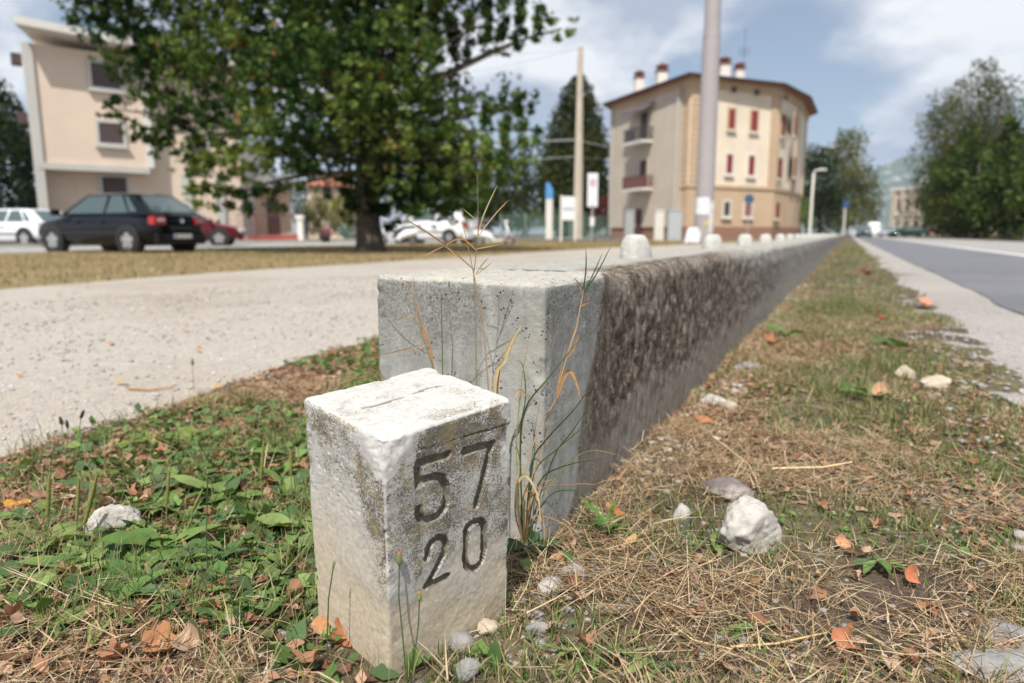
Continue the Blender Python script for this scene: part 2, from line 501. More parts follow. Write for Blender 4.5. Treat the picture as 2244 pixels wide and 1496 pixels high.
MS_W, MS_D, MS_H = 0.168, 0.146, 0.267
MS_B = 0.05  # buried foot
V, F, D, ID = rounded_box((MS_W, MS_D, MS_H + MS_B), (0.00125, 0.0019, 0.00130), 0.0055, (0, 0, -MS_B))
x, y, z = V[:, 0].copy(), V[:, 1].copy(), V[:, 2].copy()
# worn and chipped edges, uneven faces
edge = np.clip((np.abs(D) > 0.05).sum(1) - 1, 0, 1)
e_dist = np.sort(np.stack([np.minimum(x, MS_W - x), np.minimum(y, MS_D - y), MS_H - z], 1), axis=1)[:, 1]
near_edge = np.exp(-e_dist / 0.008)
n_lo = fbm(V * 28, 11, 4); n_hi = fbm(V * 260, 12, 3); n_mid = fbm(V * 95, 13, 3)
disp = n_lo * 0.0014 + n_mid * 0.00032 * (1 + near_edge) + n_hi * 0.00022
chip = np.clip(fbm(V * 42, 14, 4) - 0.16, 0, 1) * near_edge * 0.009
disp = disp - chip
# the broken right upper corner and the blunt front upper corner
dc = np.sqrt((x - MS_W) ** 2 + (y - 0.0) ** 2 + (1.0 * (z - 0.222)) ** 2)
disp -= 0.0045 * sstep(0.022, 0.006, dc + fbm(V * 120, 15, 2) * 0.006)
df = np.sqrt(x ** 2 + y ** 2 + (z - MS_H) ** 2)
disp -= 0.007 * sstep(0.034, 0.004, df + n_mid * 0.008)
pit = fbm(V * 330, 16, 2)
pitmask = sstep(0.35, 0.5, pit) * sstep(0.10, 0.2, z) * (y > 0.003) * (z < MS_H - 0.004)
disp -= pitmask * 0.0009
# carved numerals on the face y = 0
DIG = {
    '5': ([(77.5, 228.5), (41.0, 230.5), (39.8, 208.0), (50, 211.5), (60.0, 210), (70.5, 204.5), (75.6, 193), (75.8, 181.6), (71.5, 171), (62, 165.3), (52, 165.0), (43.5, 168.5), (40.0, 175.5), (40.0, 182.0)], 3.6),
    '7': ([(99.6, 224.9), (138.0, 222.0), (133.7, 212.2), (116, 157.5)], 3.6),
    '2': ([(49.8, 122.5), (50.6, 132.0), (56, 138.5), (64, 140.2), (72, 136.0), (74.8, 128), (72.5, 119.5), (63.8, 107.5), (48.5, 90.5), (76.0, 88.8)], 3.0),
    '0': ([(101.6, 130), (104.5, 136.6), (113, 138.8), (123.5, 136.0), (127.6, 128), (127.9, 96), (124.5, 84.5), (115, 80.6), (105.5, 84), (101.5, 92), (101.6, 130)], 3.0),
}
def seg_dist(px, pz, pts):
    d = np.full(px.shape, 1e9)
    for (ax, az), (bx, bz) in zip(pts[:-1], pts[1:]):
        vx, vz = bx - ax, bz - az; L2 = vx * vx + vz * vz
        tt = np.clip(((px - ax) * vx + (pz - az) * vz) / L2, 0, 1)
        d = np.minimum(d, np.hypot(px - ax - tt * vx, pz - az - tt * vz))
    return d
on_front = D[:, 1] < -0.9
wob = fbm(np.stack([x * 140, z * 140, x * 0], 1), 21, 3)
which = np.zeros(len(V), int); groove = np.zeros(len(V))
for k, (nm, (pts, hw)) in enumerate(DIG.items()):
    d = seg_dist(x * 1000 + wob * 0.9, z * 1000 + n_mid * 0.9, pts)
    g_ = sstep(hw + 1.05, hw - 0.10, d) * on_front
    which = np.where(g_ > 0.12, k + 1, which); groove = np.maximum(groove, g_)
disp = disp * (1 - 0.5 * groove) - groove * (0.0052 + n_mid * 0.0006)
# thin cracks: one across the face under the top, the scratched line on the top
crk = np.abs(z * 1000 - (243 - (x * 1000 - 60) * 0.045 + n_lo * 3)) < 0.9
disp -= 0.0012 * crk * on_front * (x > 0.045) * (n_mid > -0.15)
on_top = D[:, 2] > 0.9
# scratch runs across the top, parallel to the carved face
crk2 = np.abs(y * 1000 - (78 + n_lo * 3.5 + (x > 0.09) * 3)) < 2.1
crk2 = crk2 * on_top * (x > 0.03) * (x < 0.135) * (np.abs(x - 0.088) > 0.006)
disp -= 0.0030 * crk2
V = V + D * disp[:, None]
# where lichen, clean paint and the damp cream foot lie
lich = sstep(0.075, 0.125, z + n_lo * 0.035 + 0.05 * sstep(0.04, 0.0, x) * on_front)
lich = lich * np.where(on_front, 0.80 + 0.2 * sstep(0.19, 0.25, z), 0)
left_face = D[:, 0] < -0.7
edgeband = sstep(0.055, 0.008, y + n_lo * 0.02)
lf = sstep(0.13, 0.225, z + n_lo * 0.03) * 0.78 + edgeband * sstep(0.05, 0.13, z) * 0.85
lich = np.where(left_face, np.clip(lf, 0, 0.95), lich)
lich = np.where(on_top, 0.42 + 0.35 * sstep(0.03, 0.0, y + 0 * x) * sstep(0.02, 0.09, x), lich)
clean = sstep(0.055, 0.025, df + n_mid * 0.014 + n_lo * 0.012)
clean = np.maximum(clean, sstep(0.022, 0.010, dc + n_mid * 0.01))
clean = np.maximum(clean, sstep(0.018, 0.008, np.hypot(MS_W - x, y) + n_mid * 0.01) * sstep(0.13, 0.2, z))
# flaked clean arch low on the face near the front edge
clean = np.maximum(clean, sstep(0.004, -0.004, np.hypot(x - 0.008, (z - 0.085) * 0.55) - 0.026 + n_mid * 0.006) * on_front * 0.9)
lich = np.clip(lich * (1 - clean), 0, 1)
cream = sstep(0.13, 0.03, z + n_lo * 0.05) * 0.9
cream = np.where(left_face, np.maximum(cream, sstep(0.2, 0.06, z + n_lo * 0.05) * 0.8), cream)
crack = np.clip(crk2 * 1.0 + crk * on_front * (x > 0.045) * 0.6, 0, 1)

m, t, b = new_mat('milestone_stone')
vec = t.coords('Object')
la, ca, cra = t.attr('lichen'), t.attr('cream'), t.attr('crack')
f1 = t.noise(520, vec, 4, 0.7); f2 = t.noise(150, vec, 4, 0.65); f3 = t.noise(34, vec, 5, 0.6)
base = t.ramp(f2, [(0.25, (0.36, 0.35, 0.325)), (0.5, (0.48, 0.47, 0.45)), (0.8, (0.555, 0.548, 0.537))])
cream_c = t.ramp(f2, [(0.25, (0.43, 0.335, 0.215)), (0.55, (0.55, 0.465, 0.345)), (0.8, (0.60, 0.535, 0.435))])
c = t.mix(ca, base, cream_c)
c = t.mix(t.math('MULTIPLY', t.ramp(f1, [(0.60, 0), (0.68, 1)]), t.math('MULTIPLY', ca, 0.5)), c, (0.33, 0.24, 0.14))
lev = t.math('ADD', t.math('MULTIPLY', f1, 0.62), t.math('MULTIPLY', f3, 0.38))
thr = t.math('SUBTRACT', 0.66, t.math('MULTIPLY', la, 0.235))
dk = t.math('MULTIPLY', t.math('SUBTRACT', lev, thr), 16.0, True)
dk = t.math('MULTIPLY', dk, t.math('GREATER_THAN', la, 0.02))
lc = t.ramp(t.noise(55, vec, 3), [(0.38, (0.075, 0.07, 0.062)), (0.52, (0.14, 0.125, 0.095)), (0.66, (0.25, 0.19, 0.085))])
c = t.mix(dk, c, lc)
c = t.mix(t.math('MULTIPLY', t.math('MULTIPLY', t.ramp(f3, [(0.45, 0), (0.62, 1)]), la), 0.35), c, (0.30, 0.26, 0.17))
c = t.mix(cra, c, (0.03, 0.028, 0.025))
setc(t, b, c); b.inputs['Roughness'].default_value = 0.9; b.inputs['Specular IOR Level'].default_value = 0.25
t.l.new(t.bump(t.math('ADD', f1, t.math('MULTIPLY', dk, -0.3)), 0.35, 0.0012), b.inputs['Normal'])
M['milestone'] = m
m, t, b = new_mat('groove_dirt')
vec = t.coords('Object')
c = t.ramp(t.noise(300, vec, 4, 0.7), [(0.3, (0.075, 0.068, 0.055)), (0.55, (0.17, 0.15, 0.115)), (0.75, (0.36, 0.33, 0.27))])
c = t.mix(t.ramp(t.noise(60, vec, 3), [(0.5, 0), (0.7, 0.6)]), c, (0.25, 0.20, 0.10))
setc(t, b, c); b.inputs['Roughness'].default_value = 0.95
t.l.new(t.bump(t.noise(500, vec, 3), 0.6, 0.001), b.inputs['Normal'])
M['groove'] = m

fw = np.where((which[F] > 0).sum(1) >= 2, which[F].max(1), 0)
ms = empty('milestone', (-0.1247, 0.6295, 0.0))
ms.rotation_euler = (R_(5.8), R_(-3.84), R_(44.2))
tag(ms, 'small white stone kilometre marker carved 57 and 20, lichen stained, before the wall end', 'milestone')
def sub_mesh(name, sel, mat, attrs):
    f = F[sel]; used, inv = np.unique(f, return_inverse=True)
    me = np_mesh(name, V[used], inv.reshape(f.shape), attrs={k: v[used] for k, v in attrs.items()})
    return link_mesh(name, me, mat, ms, smooth=True)
A_ = {'lichen': lich, 'cream': cream, 'crack': crack}
sub_mesh('stone_block', fw == 0, M['milestone'], A_)
for k, nm in enumerate(DIG):
    o = sub_mesh('carved_numeral', fw == k + 1, M['groove'], A_)
    o['label'] = 'dark carved numeral ' + nm

# ------------------------------------------------------------------ the low wall
WT, WH = 0.325, 0.384
m, t, b = new_mat('wall_concrete')
vec = t.coords('Object'); vst = t.coords('Object', (1, 1, 0.10))
sa, la = t.attr('stain'), t.attr('low')
f1 = t.noise(230, vec, 4, 0.7); f2 = t.noise(42, vec, 5, 0.6); f3 = t.noise(9, vec, 4, 0.6); stv = t.noise(30, vst, 4, 0.6)
c = t.ramp(f2, [(0.25, (0.22, 0.222, 0.205)), (0.55, (0.32, 0.32, 0.30)), (0.8, (0.40, 0.40, 0.38))])
c = t.mix(t.ramp(stv, [(0.5, 0), (0.68, 0.5)]), c, (0.45, 0.45, 0.43))
c = t.mix(t.ramp(f3, [(0.52, 0), (0.72, 0.5)]), c, (0.43, 0.405, 0.31))
c = t.mix(t.math('MULTIPLY', t.attr('grime'), t.ramp(f1, [(0.40, 0.15), (0.60, 0.95)])), c, (0.13, 0.13, 0.12))
c = t.mix(t.math('MULTIPLY', t.attr('crust'), t.ramp(f1, [(0.42, 0.0), (0.56, 0.85)])), c, (0.46, 0.42, 0.36))
vo = t.vor(120, vec)
pore = t.math('MULTIPLY', t.ramp(vo.outputs['Distance'], [(0.15, 1), (0.24, 0)]), t.ramp(t.noise(16, vec, 2), [(0.47, 0), (0.56, 1)]))
c = t.mix(pore, c, (0.04, 0.04, 0.038))
# the weathered side: brown and black runs, pale crests
vside = t.coords('Object', (1, 1, 0.78))
r1 = t.noise(44, vside, 8, 0.76, 0.4); r2 = t.noise(170, vec, 5, 0.75)
sc = t.ramp(r1, [(0.32, (0.018, 0.014, 0.012)), (0.45, (0.075, 0.054, 0.041)), (0.56, (0.165, 0.132, 0.105)), (0.69, (0.36, 0.335, 0.30))])
sc = t.mix(t.ramp(r2, [(0.52, 0), (0.66, 0.75)]), sc, (0.055, 0.040, 0.032))
sc = t.mix(t.ramp(t.noise(150, vec, 3, 0.6), [(0.58, 0), (0.66, 0.6)]), sc, (0.40, 0.37, 0.33))
sc = t.mix(t.ramp(t.noise(7, vec, 5, 0.65), [(0.44, 0.0), (0.64, 0.5)]), sc, t.ramp(r2, [(0.35, (0.12, 0.10, 0.082)), (0.65, (0.33, 0.30, 0.265))]))
sc = t.mix(t.math('MULTIPLY', la, 0.7), sc, t.ramp(r2, [(0.3, (0.17, 0.152, 0.125)), (0.7, (0.34, 0.315, 0.275))]))
sc = t.mix(t.math('MULTIPLY', t.attr('pale'), t.ramp(r1, [(0.35, 0.45), (0.6, 1.0)])), sc, (0.38, 0.37, 0.345))
c = t.mix(sa, c, sc)
setc(t, b, c); b.inputs['Roughness'].default_value = 0.95; b.inputs['Specular IOR Level'].default_value = 0.2
hh = t.math('ADD', t.math('MULTIPLY', f1, 0.5), t.math('MULTIPLY', t.math('MULTIPLY', r1, sa), 1.6))
hh = t.math('SUBTRACT', hh, pore)
t.l.new(t.bump(hh, 0.55, 0.004), b.inputs['Normal'])
M['wall'] = m

wall = empty('low_wall', W(0, -WT / 2))
wall.rotation_euler = (0, 0, math.atan2(WD.y, WD.x) - math.pi / 2)   # local y runs along the wall, local x to the right
tag(wall, 'long low concrete wall with a smooth end block and dark weathered side', 'wall')
HX = WT / 2
def stain_of(s, tt, z, nn):
    bs = 0.095 + 0.155 * np.clip(z / WH, 0, 1) + nn * 0.025
    return sstep(bs - 0.012, bs + 0.012, s) * sstep(0.35, 0.75, tt / HX + nn * 0.25 + 0.02)
# smooth end block
BL = 0.30
V, F, D, ID = rounded_box((WT, BL + 0.016, WH + 0.08), (0.0034, 0.0040, 0.0034), 0.013, (-HX, 0, -0.08))
keep = ~(ID == 3) & (V[F][:, :, 1].max(1) < BL + 0.0015)
tt, s_, z = V[:, 0].copy(), V[:, 1].copy(), V[:, 2].copy()
n_lo = fbm(V * 11, 31, 4); n_mid = fbm(V * 60, 32, 3); n_hi = fbm(V * 230, 33, 2)
e_dist = np.sort(np.stack([HX - np.abs(tt), s_, WH - z], 1), axis=1)[:, 1]
ne = np.exp(-np.maximum(e_dist, 0) / 0.012)
topw = D[:, 2] > 0.5
disp = n_lo * 0.0018 + n_mid * 0.0006 + n_hi * 0.00025 + topw * (n_mid * 0.0016 + n_lo * 0.003)
disp -= np.clip(fbm(V * 48, 34, 3) - 0.1, 0, 1) * ne * 0.013
# the form joint that runs down the near arris
disp -= 0.004 * (np.exp(-((s_ - 0.014) / 0.004) ** 2) * (D[:, 0] > 0.5) * np.clip(n_mid + 0.35, 0, 1))
V = V + D * disp[:, None]
lean = 0.010 * np.clip((WH - z) / WH, 0, 1)
V[:, 1] += 0.166 * (HX - V[:, 0]) * (1 - np.clip(s_ / BL, 0, 1)) - lean * (1 - s_ / BL)
stn = stain_of(s_, tt, z, n_lo) * (D[:, 0] > 0.25)
front = D[:, 1] < -0.5
grime = sstep(0.20, 0.36, z + n_lo * 0.06) * (front | (D[:, 0] > 0.5)) * (0.95 - 0.35 * (tt > HX * 0.35) * front) * (D[:, 2] < 0.5)
crust = topw * 0.95 + (~topw) * sstep(0.05, 0.02, np.abs(tt - HX * 0.9)) * front * 0.2
f = F[keep]; used, inv = np.unique(f, return_inverse=True)
zero = np.zeros(len(V))
me = np_mesh('end_block', V[used], inv.reshape(f.shape), attrs={'stain': stn[used], 'low': sstep(0.13, 0.05, z)[used], 'grime': grime[used], 'crust': crust[used], 'pale': zero[used]})
o = link_mesh('end_block', me, M['wall'], wall, smooth=True); o['label'] = 'smooth grey concrete end block of the wall'
# the long weathered run
def wall_run(s0, s1, ds, nz, ntop, amp, name):
    sg = np.linspace(s0, s1, max(2, int((s1 - s0) / ds) + 1))
    r = 0.035
    prof = [(HX, zz) for zz in np.linspace(-0.08, WH - r, nz)]
    prof += [(HX - r + r * math.cos(a), WH - r + r * math.sin(a)) for a in np.linspace(0.2, math.pi / 2, 8)]
    prof += [(xx, WH) for xx in np.linspace(HX - r - 0.01, -HX + 0.03, ntop)]
    prof += [(-HX, WH - 0.02), (-HX, WH * 0.5), (-HX, -0.08)]
    prof = np.array(prof); n = len(prof)
    nd = np.zeros((n, 2))
    nd[:, 0] = np.where(prof[:, 0] >= HX - 1e-6, 1, np.where(prof[:, 0] <= -HX + 1e-6, -1, 0)); nd[:, 1] = np.where((prof[:, 1] >= WH - 1e-6) & (nd[:, 0] == 0), 1, 0)
    for k in range(nz, nz + 8):
        a = np.linspace(0.2, math.pi / 2, 8)[k - nz]; nd[k] = (math.cos(a), math.sin(a))
    S = np.repeat(sg, n); PX = np.tile(prof[:, 0], len(sg)); PZ = np.tile(prof[:, 1], len(sg)); DX = np.tile(nd[:, 0], len(sg)); DZ = np.tile(nd[:, 1], len(sg))
    Q = np.stack([PX, S, PZ], 1)
    n_lo = fbm(Q * 9, 31, 4)
    rid = fbm(np.stack([PX * 20, S * 62, (PZ + 0.3 * PX) * 36], 1), 43, 5, 0.64)
    rid2 = fbm(np.stack([PX * 20, S * 30, PZ * 17], 1), 44, 4)
    low = sstep(0.17, 0.07, PZ + n_lo * 0.03)
    stn = stain_of(S, PX, PZ, n_lo)
    k = stn * (1 - 0.7 * low) * amp
    d = rid * 0.0115 * k + rid2 * 0.0050 * k - 0.002 * k + n_lo * 0.003 + (DZ > 0.5) * fbm(Q * 40, 46, 3) * 0.0035
    fade = sstep(s0 - 0.006, s0 + 0.012, S) if s0 < 1 else 1.0
    d = d * fade
    Q[:, 0] += DX * d; Q[:, 2] += DZ * d
    if s0 >= 5: Q[:, 2] += 0.0
    j = (np.arange(len(sg) - 1)[:, None] * n + np.arange(n - 1)[None, :]).ravel()
    Fq = np.stack([j, j + n, j + n + 1, j + 1], 1)
    pale = sstep(1.0, 2.8, S + n_lo * 0.8) * sstep(0.27, 0.36, PZ + n_lo * 0.05) * 0.95 + sstep(1.2, 5, S) * 0.62
    me = np_mesh(name, Q, Fq, attrs={'stain': np.clip(stn, 0, 1), 'low': low, 'grime': (DZ > 0.5) * 0.35, 'crust': (DZ > 0.5) * 0.5 * np.ones(len(S)), 'pale': np.clip(pale, 0, 1)})
    me.flip_normals() if me.polygons[0].normal.x < 0 else None
    o = link_mesh(name, me, M['wall'], wall, smooth=True); return o
o = wall_run(BL - 0.002, 2.6, 0.0044, 62, 34, 1.0, 'wall_body'); o['label'] = 'dark brown weathered stretch of the wall'
o = wall_run(2.6, 9.0, 0.012, 40, 16, 1.0, 'wall_body')
o = wall_run(9.0, 75.0, 0.15, 10, 6, 0.8, 'wall_body')
# concrete knobs along the top
M['knob'] = plain('knob_concrete', (0.46, 0.45, 0.415), 0.95, 0.14, 30, bump=0.5, bscale=120)
rng = random.Random(4)
for k in range(34):
    s = 1.05 + 1.12 * k + rng.uniform(-0.06, 0.06)
    n, mseg = 18, 9
    vs, fs = [], []
    for i in range(mseg):
        f_ = i / (mseg - 1)
        zz = 0.070 * math.sin(f_ * 1.42) / math.sin(1.42)
        r = 0.044 * math.cos(f_ * 1.42) ** 0.52
        for j in range(n):
            a = 2 * math.pi * j / n; w = 1 + 0.07 * math.sin(3 * a + k) + 0.05 * math.sin(5 * a + 2.1 * k + i * 0.6) + rng.uniform(-0.02, 0.02)
            vs.append((r * w * math.cos(a) - 0.004, s + r * w * math.sin(a) * 1.05, WH - 0.006 + zz))
    for i in range(mseg - 1):
        for j in range(n): fs.append((i * n + j, i * n + (j + 1) % n, (i + 1) * n + (j + 1) % n, (i + 1) * n + j))
    fs.append(tuple(range((mseg - 1) * n, mseg * n)))
    MB().add(vs, fs).build('knob', M['knob'], wall, smooth=True)
# ------------------------------------------------------------------ grass, straw, weeds, leaves and stones of the verge
RG = np.random.default_rng(7)
M['blade'] = leafmat('grass_blade', 0.6, 0.28, (1.0, 1.0, 0.6))
M['weed'] = leafmat('weed_leaf', 0.5, 0.25, (0.9, 1.0, 0.4))
M['dead'] = leafmat('dead_leaf', 0.75, 0.18, (1.0, 0.8, 0.5))

def blocked(x, y, mg=0.0):
    s, t_ = st(x, y)
    w_ = (t_ < 0.0 + mg) & (t_ > -WT - 0.01 - mg) & (s > 0.166 * -t_ - 0.012 - mg)
    a = R_(44.2); dx, dy = x + 0.1247, y - 0.6295
    lx = dx * math.cos(a) + dy * math.sin(a); ly = -dx * math.sin(a) + dy * math.cos(a)
    return w_ | ((lx > -0.006 - mg) & (lx < MS_W + 0.002 + mg) & (ly > -0.008 - mg) & (ly < MS_D + mg))
def blades(name, base, h, w, az, lean, curve, c0, c1, segs=3, mat=None, kind='stuff', label=None, cat=None):
    N = len(h); d = np.stack([np.cos(az), np.sin(az), np.zeros(N)], 1)
    tw = RG.uniform(-0.9, 0.9, N); sd = np.stack([-np.sin(az + tw), np.cos(az + tw), np.sin(tw) * 0.3], 1)
    P = base.copy(); Vs, Cs = [], []
    for k in range(segs + 1):
        f = k / segs
        if k < segs:
            wd = (w * (1 - f) ** 0.65 * 0.5)[:, None] * (0.75 if k == 0 else 1.0)
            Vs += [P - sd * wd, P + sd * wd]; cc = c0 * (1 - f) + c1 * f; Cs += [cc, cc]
        else: Vs.append(P.copy()); Cs.append(c1)
        th = lean + curve * f
        P = P + (d * np.sin(th)[:, None] + np.array([0, 0, 1.0]) * np.cos(th)[:, None]) * (h / segs)[:, None]
        P[:, 2] = np.maximum(P[:, 2], base[:, 2] + 0.001)
    n = 2 * segs + 1
    V = np.stack(Vs, 1).reshape(-1, 3); C = np.stack(Cs, 1).reshape(-1, 3)
    b0 = np.arange(N) * n; Q = []
    for k in range(segs - 1): Q.append(np.stack([b0 + 2 * k, b0 + 2 * k + 1, b0 + 2 * k + 3, b0 + 2 * k + 2], 1))
    T = np.stack([b0 + 2 * segs - 2, b0 + 2 * segs - 1, b0 + 2 * segs], 1)
    me = np_mesh(name, V, [np.concatenate(Q), T] if Q else [T], cols=C)
    o = link_mesh(name, me, mat or M['blade']); tag(o, label, cat, kind=kind)
    return o
def pick(cols, idx): return np.array(cols)[idx]
GREEN = [(0.105, 0.17, 0.045), (0.155, 0.23, 0.062), (0.070, 0.125, 0.045), (0.23, 0.265, 0.090)]
DRY = [(0.48, 0.345, 0.20), (0.56, 0.44, 0.285), (0.34, 0.215, 0.125), (0.17, 0.10, 0.06), (0.60, 0.49, 0.335)]
GPATCH = [(gr(u, v).x, gr(u, v).y, r, a) for u, v, r, a in ((1470, 1120, 0.07, 0.7), (1600, 1215, 0.09, 0.45), (1800, 1130, 0.10, 0.5), (2110, 1200, 0.10, 0.6), (1900, 1190, 0.08, 0.4), (1780, 690, 0.5, 0.5), (1900, 660, 0.6, 0.5), (2080, 850, 0.2, 0.5), (1330, 1440, 0.08, 0.5), (1900, 1420, 0.06, 0.4), (1800, 870, 0.15, 0.4), (1480, 1230, 0.05, 0.4), (1640, 985, 0.2, -0.4), (1500, 1370, 0.10, -0.4), (1750, 1350, 0.12, -0.3))]
def greenness(x, y):
    s, t_ = st(x, y)
    g_ = fbm(P3(x * 3.1, y * 3.1), 71, 4)
    g2 = fbm(P3(x * 0.9, y * 0.9), 72, 3)
    left = sstep(0.05, -0.22, t_) * sstep(-0.42, -0.30, s + 0.2 * g_) * (1 - 0.75 * sstep(path_near(s) + 0.55, path_near(s) + 0.15, t_ + 0.15 * g_))
    base = 0.36 + 0.62 * left + g_ * 0.95 + g2 * 0.6
    base += 0.30 * sstep(0.7, 1.1, y) * (t_ > 0) * sstep(0.1, 0.3, t_)
    for (px_, py_, r_, a_) in GPATCH: base = base + a_ * np.exp(-((x - px_) ** 2 + (y - py_) ** 2) / r_ ** 2)
    base -= 0.25 * sstep(0.10, 0.0, np.abs(t_ - 0.03)) * (s > 0.1)
    return np.clip(base, 0.03, 0.97)
def scatter(n, t0, t1, s0, s1, dens=None, mg=0.0):
    S = RG.uniform(s0, s1, n); T = RG.uniform(t0, t1, n)
    x = WO.x + WD.x * S + WN.x * T; y = WO.y + WD.y * S + WN.y * T
    ok = ~blocked(x, y, mg) & (y > 0.36) & (np.abs(x) < 0.92 * y + 0.22)
    if dens is not None: ok &= RG.uniform(0, 1, n) < dens(x, y, S, T)
    return x[ok], y[ok], S[ok], T[ok]
def verge_ok(x, y, S, T):
    near_path = sstep(path_near(S) - 0.10, path_near(S) + 0.12, T + 0.08 * fbm(P3(x * 9, y * 9), 75, 2))
    e = 0.84 + 0.20 * fbm(P3(S * 1.9, S * 0 + 3.1), 61, 4) + 0.08 * fbm(P3(x * 7, y * 7), 76, 2)
    return near_path * sstep(e + 0.05, e - 0.12, T)
def standing(name, n, t0, t1, s0, s1, hs, ws, segs, clump, thin=1.0):
    bald = lambda x, y, S, T: verge_ok(x, y, S, T) * np.clip(0.62 + 0.9 * fbm(P3(x * 6.5, y * 6.5), 77, 3), 0.08, 1) * thin
    x, y, S, T = scatter(n, t0, t1, s0, s1, bald)
    if clump:   # gather blades into tufts
        gx_, gy_ = np.floor(x / clump), np.floor(y / clump); one = np.zeros(len(x), np.int64)
        jx = _hash(gx_.astype(np.int64), gy_.astype(np.int64), one, 5) * 0.5 + 0.5; jy = _hash(gx_.astype(np.int64), gy_.astype(np.int64), one, 6) * 0.5 + 0.5
        k = RG.uniform(0.35, 1.0, len(x)) ** 1.0
        x = x * k + (gx_ + jx) * clump * (1 - k); y = y * k + (gy_ + jy) * clump * (1 - k)
        ok = ~blocked(x, y); x, y = x[ok], y[ok]
    N = len(x); g_ = greenness(x, y)
    isg = RG.uniform(0, 1, N) < g_
    c = np.where(isg[:, None], pick(GREEN, RG.integers(0, 4, N)), pick(DRY, RG.integers(0, 5, N))) * RG.uniform(0.75, 1.25, N)[:, None]
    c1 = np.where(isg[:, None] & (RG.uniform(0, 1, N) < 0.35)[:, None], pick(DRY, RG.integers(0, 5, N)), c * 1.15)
    z = gh(x, y) - 0.002
    h = RG.uniform(hs[0], hs[1], N) * np.where(isg, 1.25, 0.9) * np.clip(0.75 + 0.6 * fbm(P3(x * 4, y * 4), 78, 3), 0.35, 1.4)
    lean = np.abs(RG.normal(0.25, 0.32, N)); lean = np.where(isg, lean * 0.8, lean + 0.25)
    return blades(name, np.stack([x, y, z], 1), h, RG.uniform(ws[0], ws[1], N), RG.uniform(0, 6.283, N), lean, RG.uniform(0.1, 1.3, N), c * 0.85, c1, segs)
def lying(name, n, t0, t1, s0, s1, ls, ws, zmax, segs=3, dark=0.0):
    f = lambda x, y, S, T: verge_ok(x, y, S, T) * np.clip(0.68 + 1.15 * fbm(P3(x * 6 + 40, y * 6), 79, 3) - 0.5 * sstep(0.0, -0.25, T) * sstep(-0.35, -0.2, S) - 0.55 * sstep(0.35, 0.8, greenness(x, y)), 0.06, 1)
    x, y, S, T = scatter(n, t0, t1, s0, s1, f)
    N = len(x); z = gh(x, y) + RG.uniform(0.0, 1, N) ** 1.5 * zmax
    c = pick(DRY, RG.choice(5, N, p=[0.30, 0.24, 0.2, 0.12, 0.14])) * RG.uniform(0.55, 1.2, N)[:, None]
    return blades(name, np.stack([x, y, z], 1), RG.uniform(ls[0], ls[1], N), RG.uniform(ws[0], ws[1], N), RG.uniform(0, 6.283, N), RG.normal(1.42, 0.20, N), RG.normal(0.1, 0.45, N), c, c * 1.08, segs)
LG = 'mown grass, part green and part dry, on the verge'
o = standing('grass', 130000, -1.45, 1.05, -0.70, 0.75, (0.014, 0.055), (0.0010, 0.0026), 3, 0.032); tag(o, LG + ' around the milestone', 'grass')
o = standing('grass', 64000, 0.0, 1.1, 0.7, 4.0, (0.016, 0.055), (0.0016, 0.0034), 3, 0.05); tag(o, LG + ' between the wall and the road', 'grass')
o = standing('grass', 22000, -1.6, -0.32, 0.3, 4.0, (0.015, 0.05), (0.0014, 0.003), 3, 0.05); tag(o, LG + ' between the wall and the gravel path', 'grass')
o = standing('grass', 30000, 0.0, 1.15, 4.0, 26.0, (0.02, 0.065), (0.004, 0.009), 2, 0.09); tag(o, LG + ' far along the wall', 'grass')
o = lying('straw', 95000, -1.45, 1.05, -0.70, 0.75, (0.018, 0.085), (0.0008, 0.0025), 0.022, 2); tag(o, 'tangle of dry straw and cut stalks on the ground round the milestone', 'straw', kind='stuff')
o = lying('straw', 50000, 0.0, 1.05, 0.7, 5.0, (0.02, 0.08), (0.0012, 0.003), 0.012, 2); tag(o, 'dry straw lying on the verge beside the wall', 'straw', kind='stuff')
o = lying('straw', 12000, -1.6, -0.3, 0.2, 4.0, (0.02, 0.08), (0.0012, 0.003), 0.012, 2); tag(o, 'dry straw lying between the gravel path and the wall', 'straw', kind='stuff')
# the lawn beyond the path, seen flat and out of focus
n = 42000
S = RG.uniform(-8, 50, n); T = RG.uniform(-17.0, -5.7, n)
x = WO.x + WD.x * S + WN.x * T; y = WO.y + WD.y * S + WN.y * T
ok = (T < path_far(S) + 0.05) & (y > 3) & (np.abs(x) < 0.9 * y + 1)
x, y = x[ok], y[ok]; N = len(x)
gg = np.clip(0.22 + 0.5 * fbm(P3(x * 0.5, y * 0.5), 91, 4), 0, 1)
isg = RG.uniform(0, 1, N) < gg
c = np.where(isg[:, None], pick([(0.14, 0.165, 0.05), (0.20, 0.21, 0.08)], RG.integers(0, 2, N)), pick([(0.42, 0.31, 0.15), (0.36, 0.245, 0.115), (0.29, 0.175, 0.085), (0.48, 0.37, 0.19)], RG.integers(0, 4, N)))
blades('lawn_grass', np.stack([x, y, np.zeros(N)], 1), RG.uniform(0.03, 0.09, N), RG.uniform(0.012, 0.03, N), RG.uniform(0, 6.28, N), RG.uniform(0.1, 0.9, N), RG.uniform(0, 1, N), c * 0.9, c, 1,
       label='short sun-dried lawn under the maple tree beyond the path', cat='lawn')

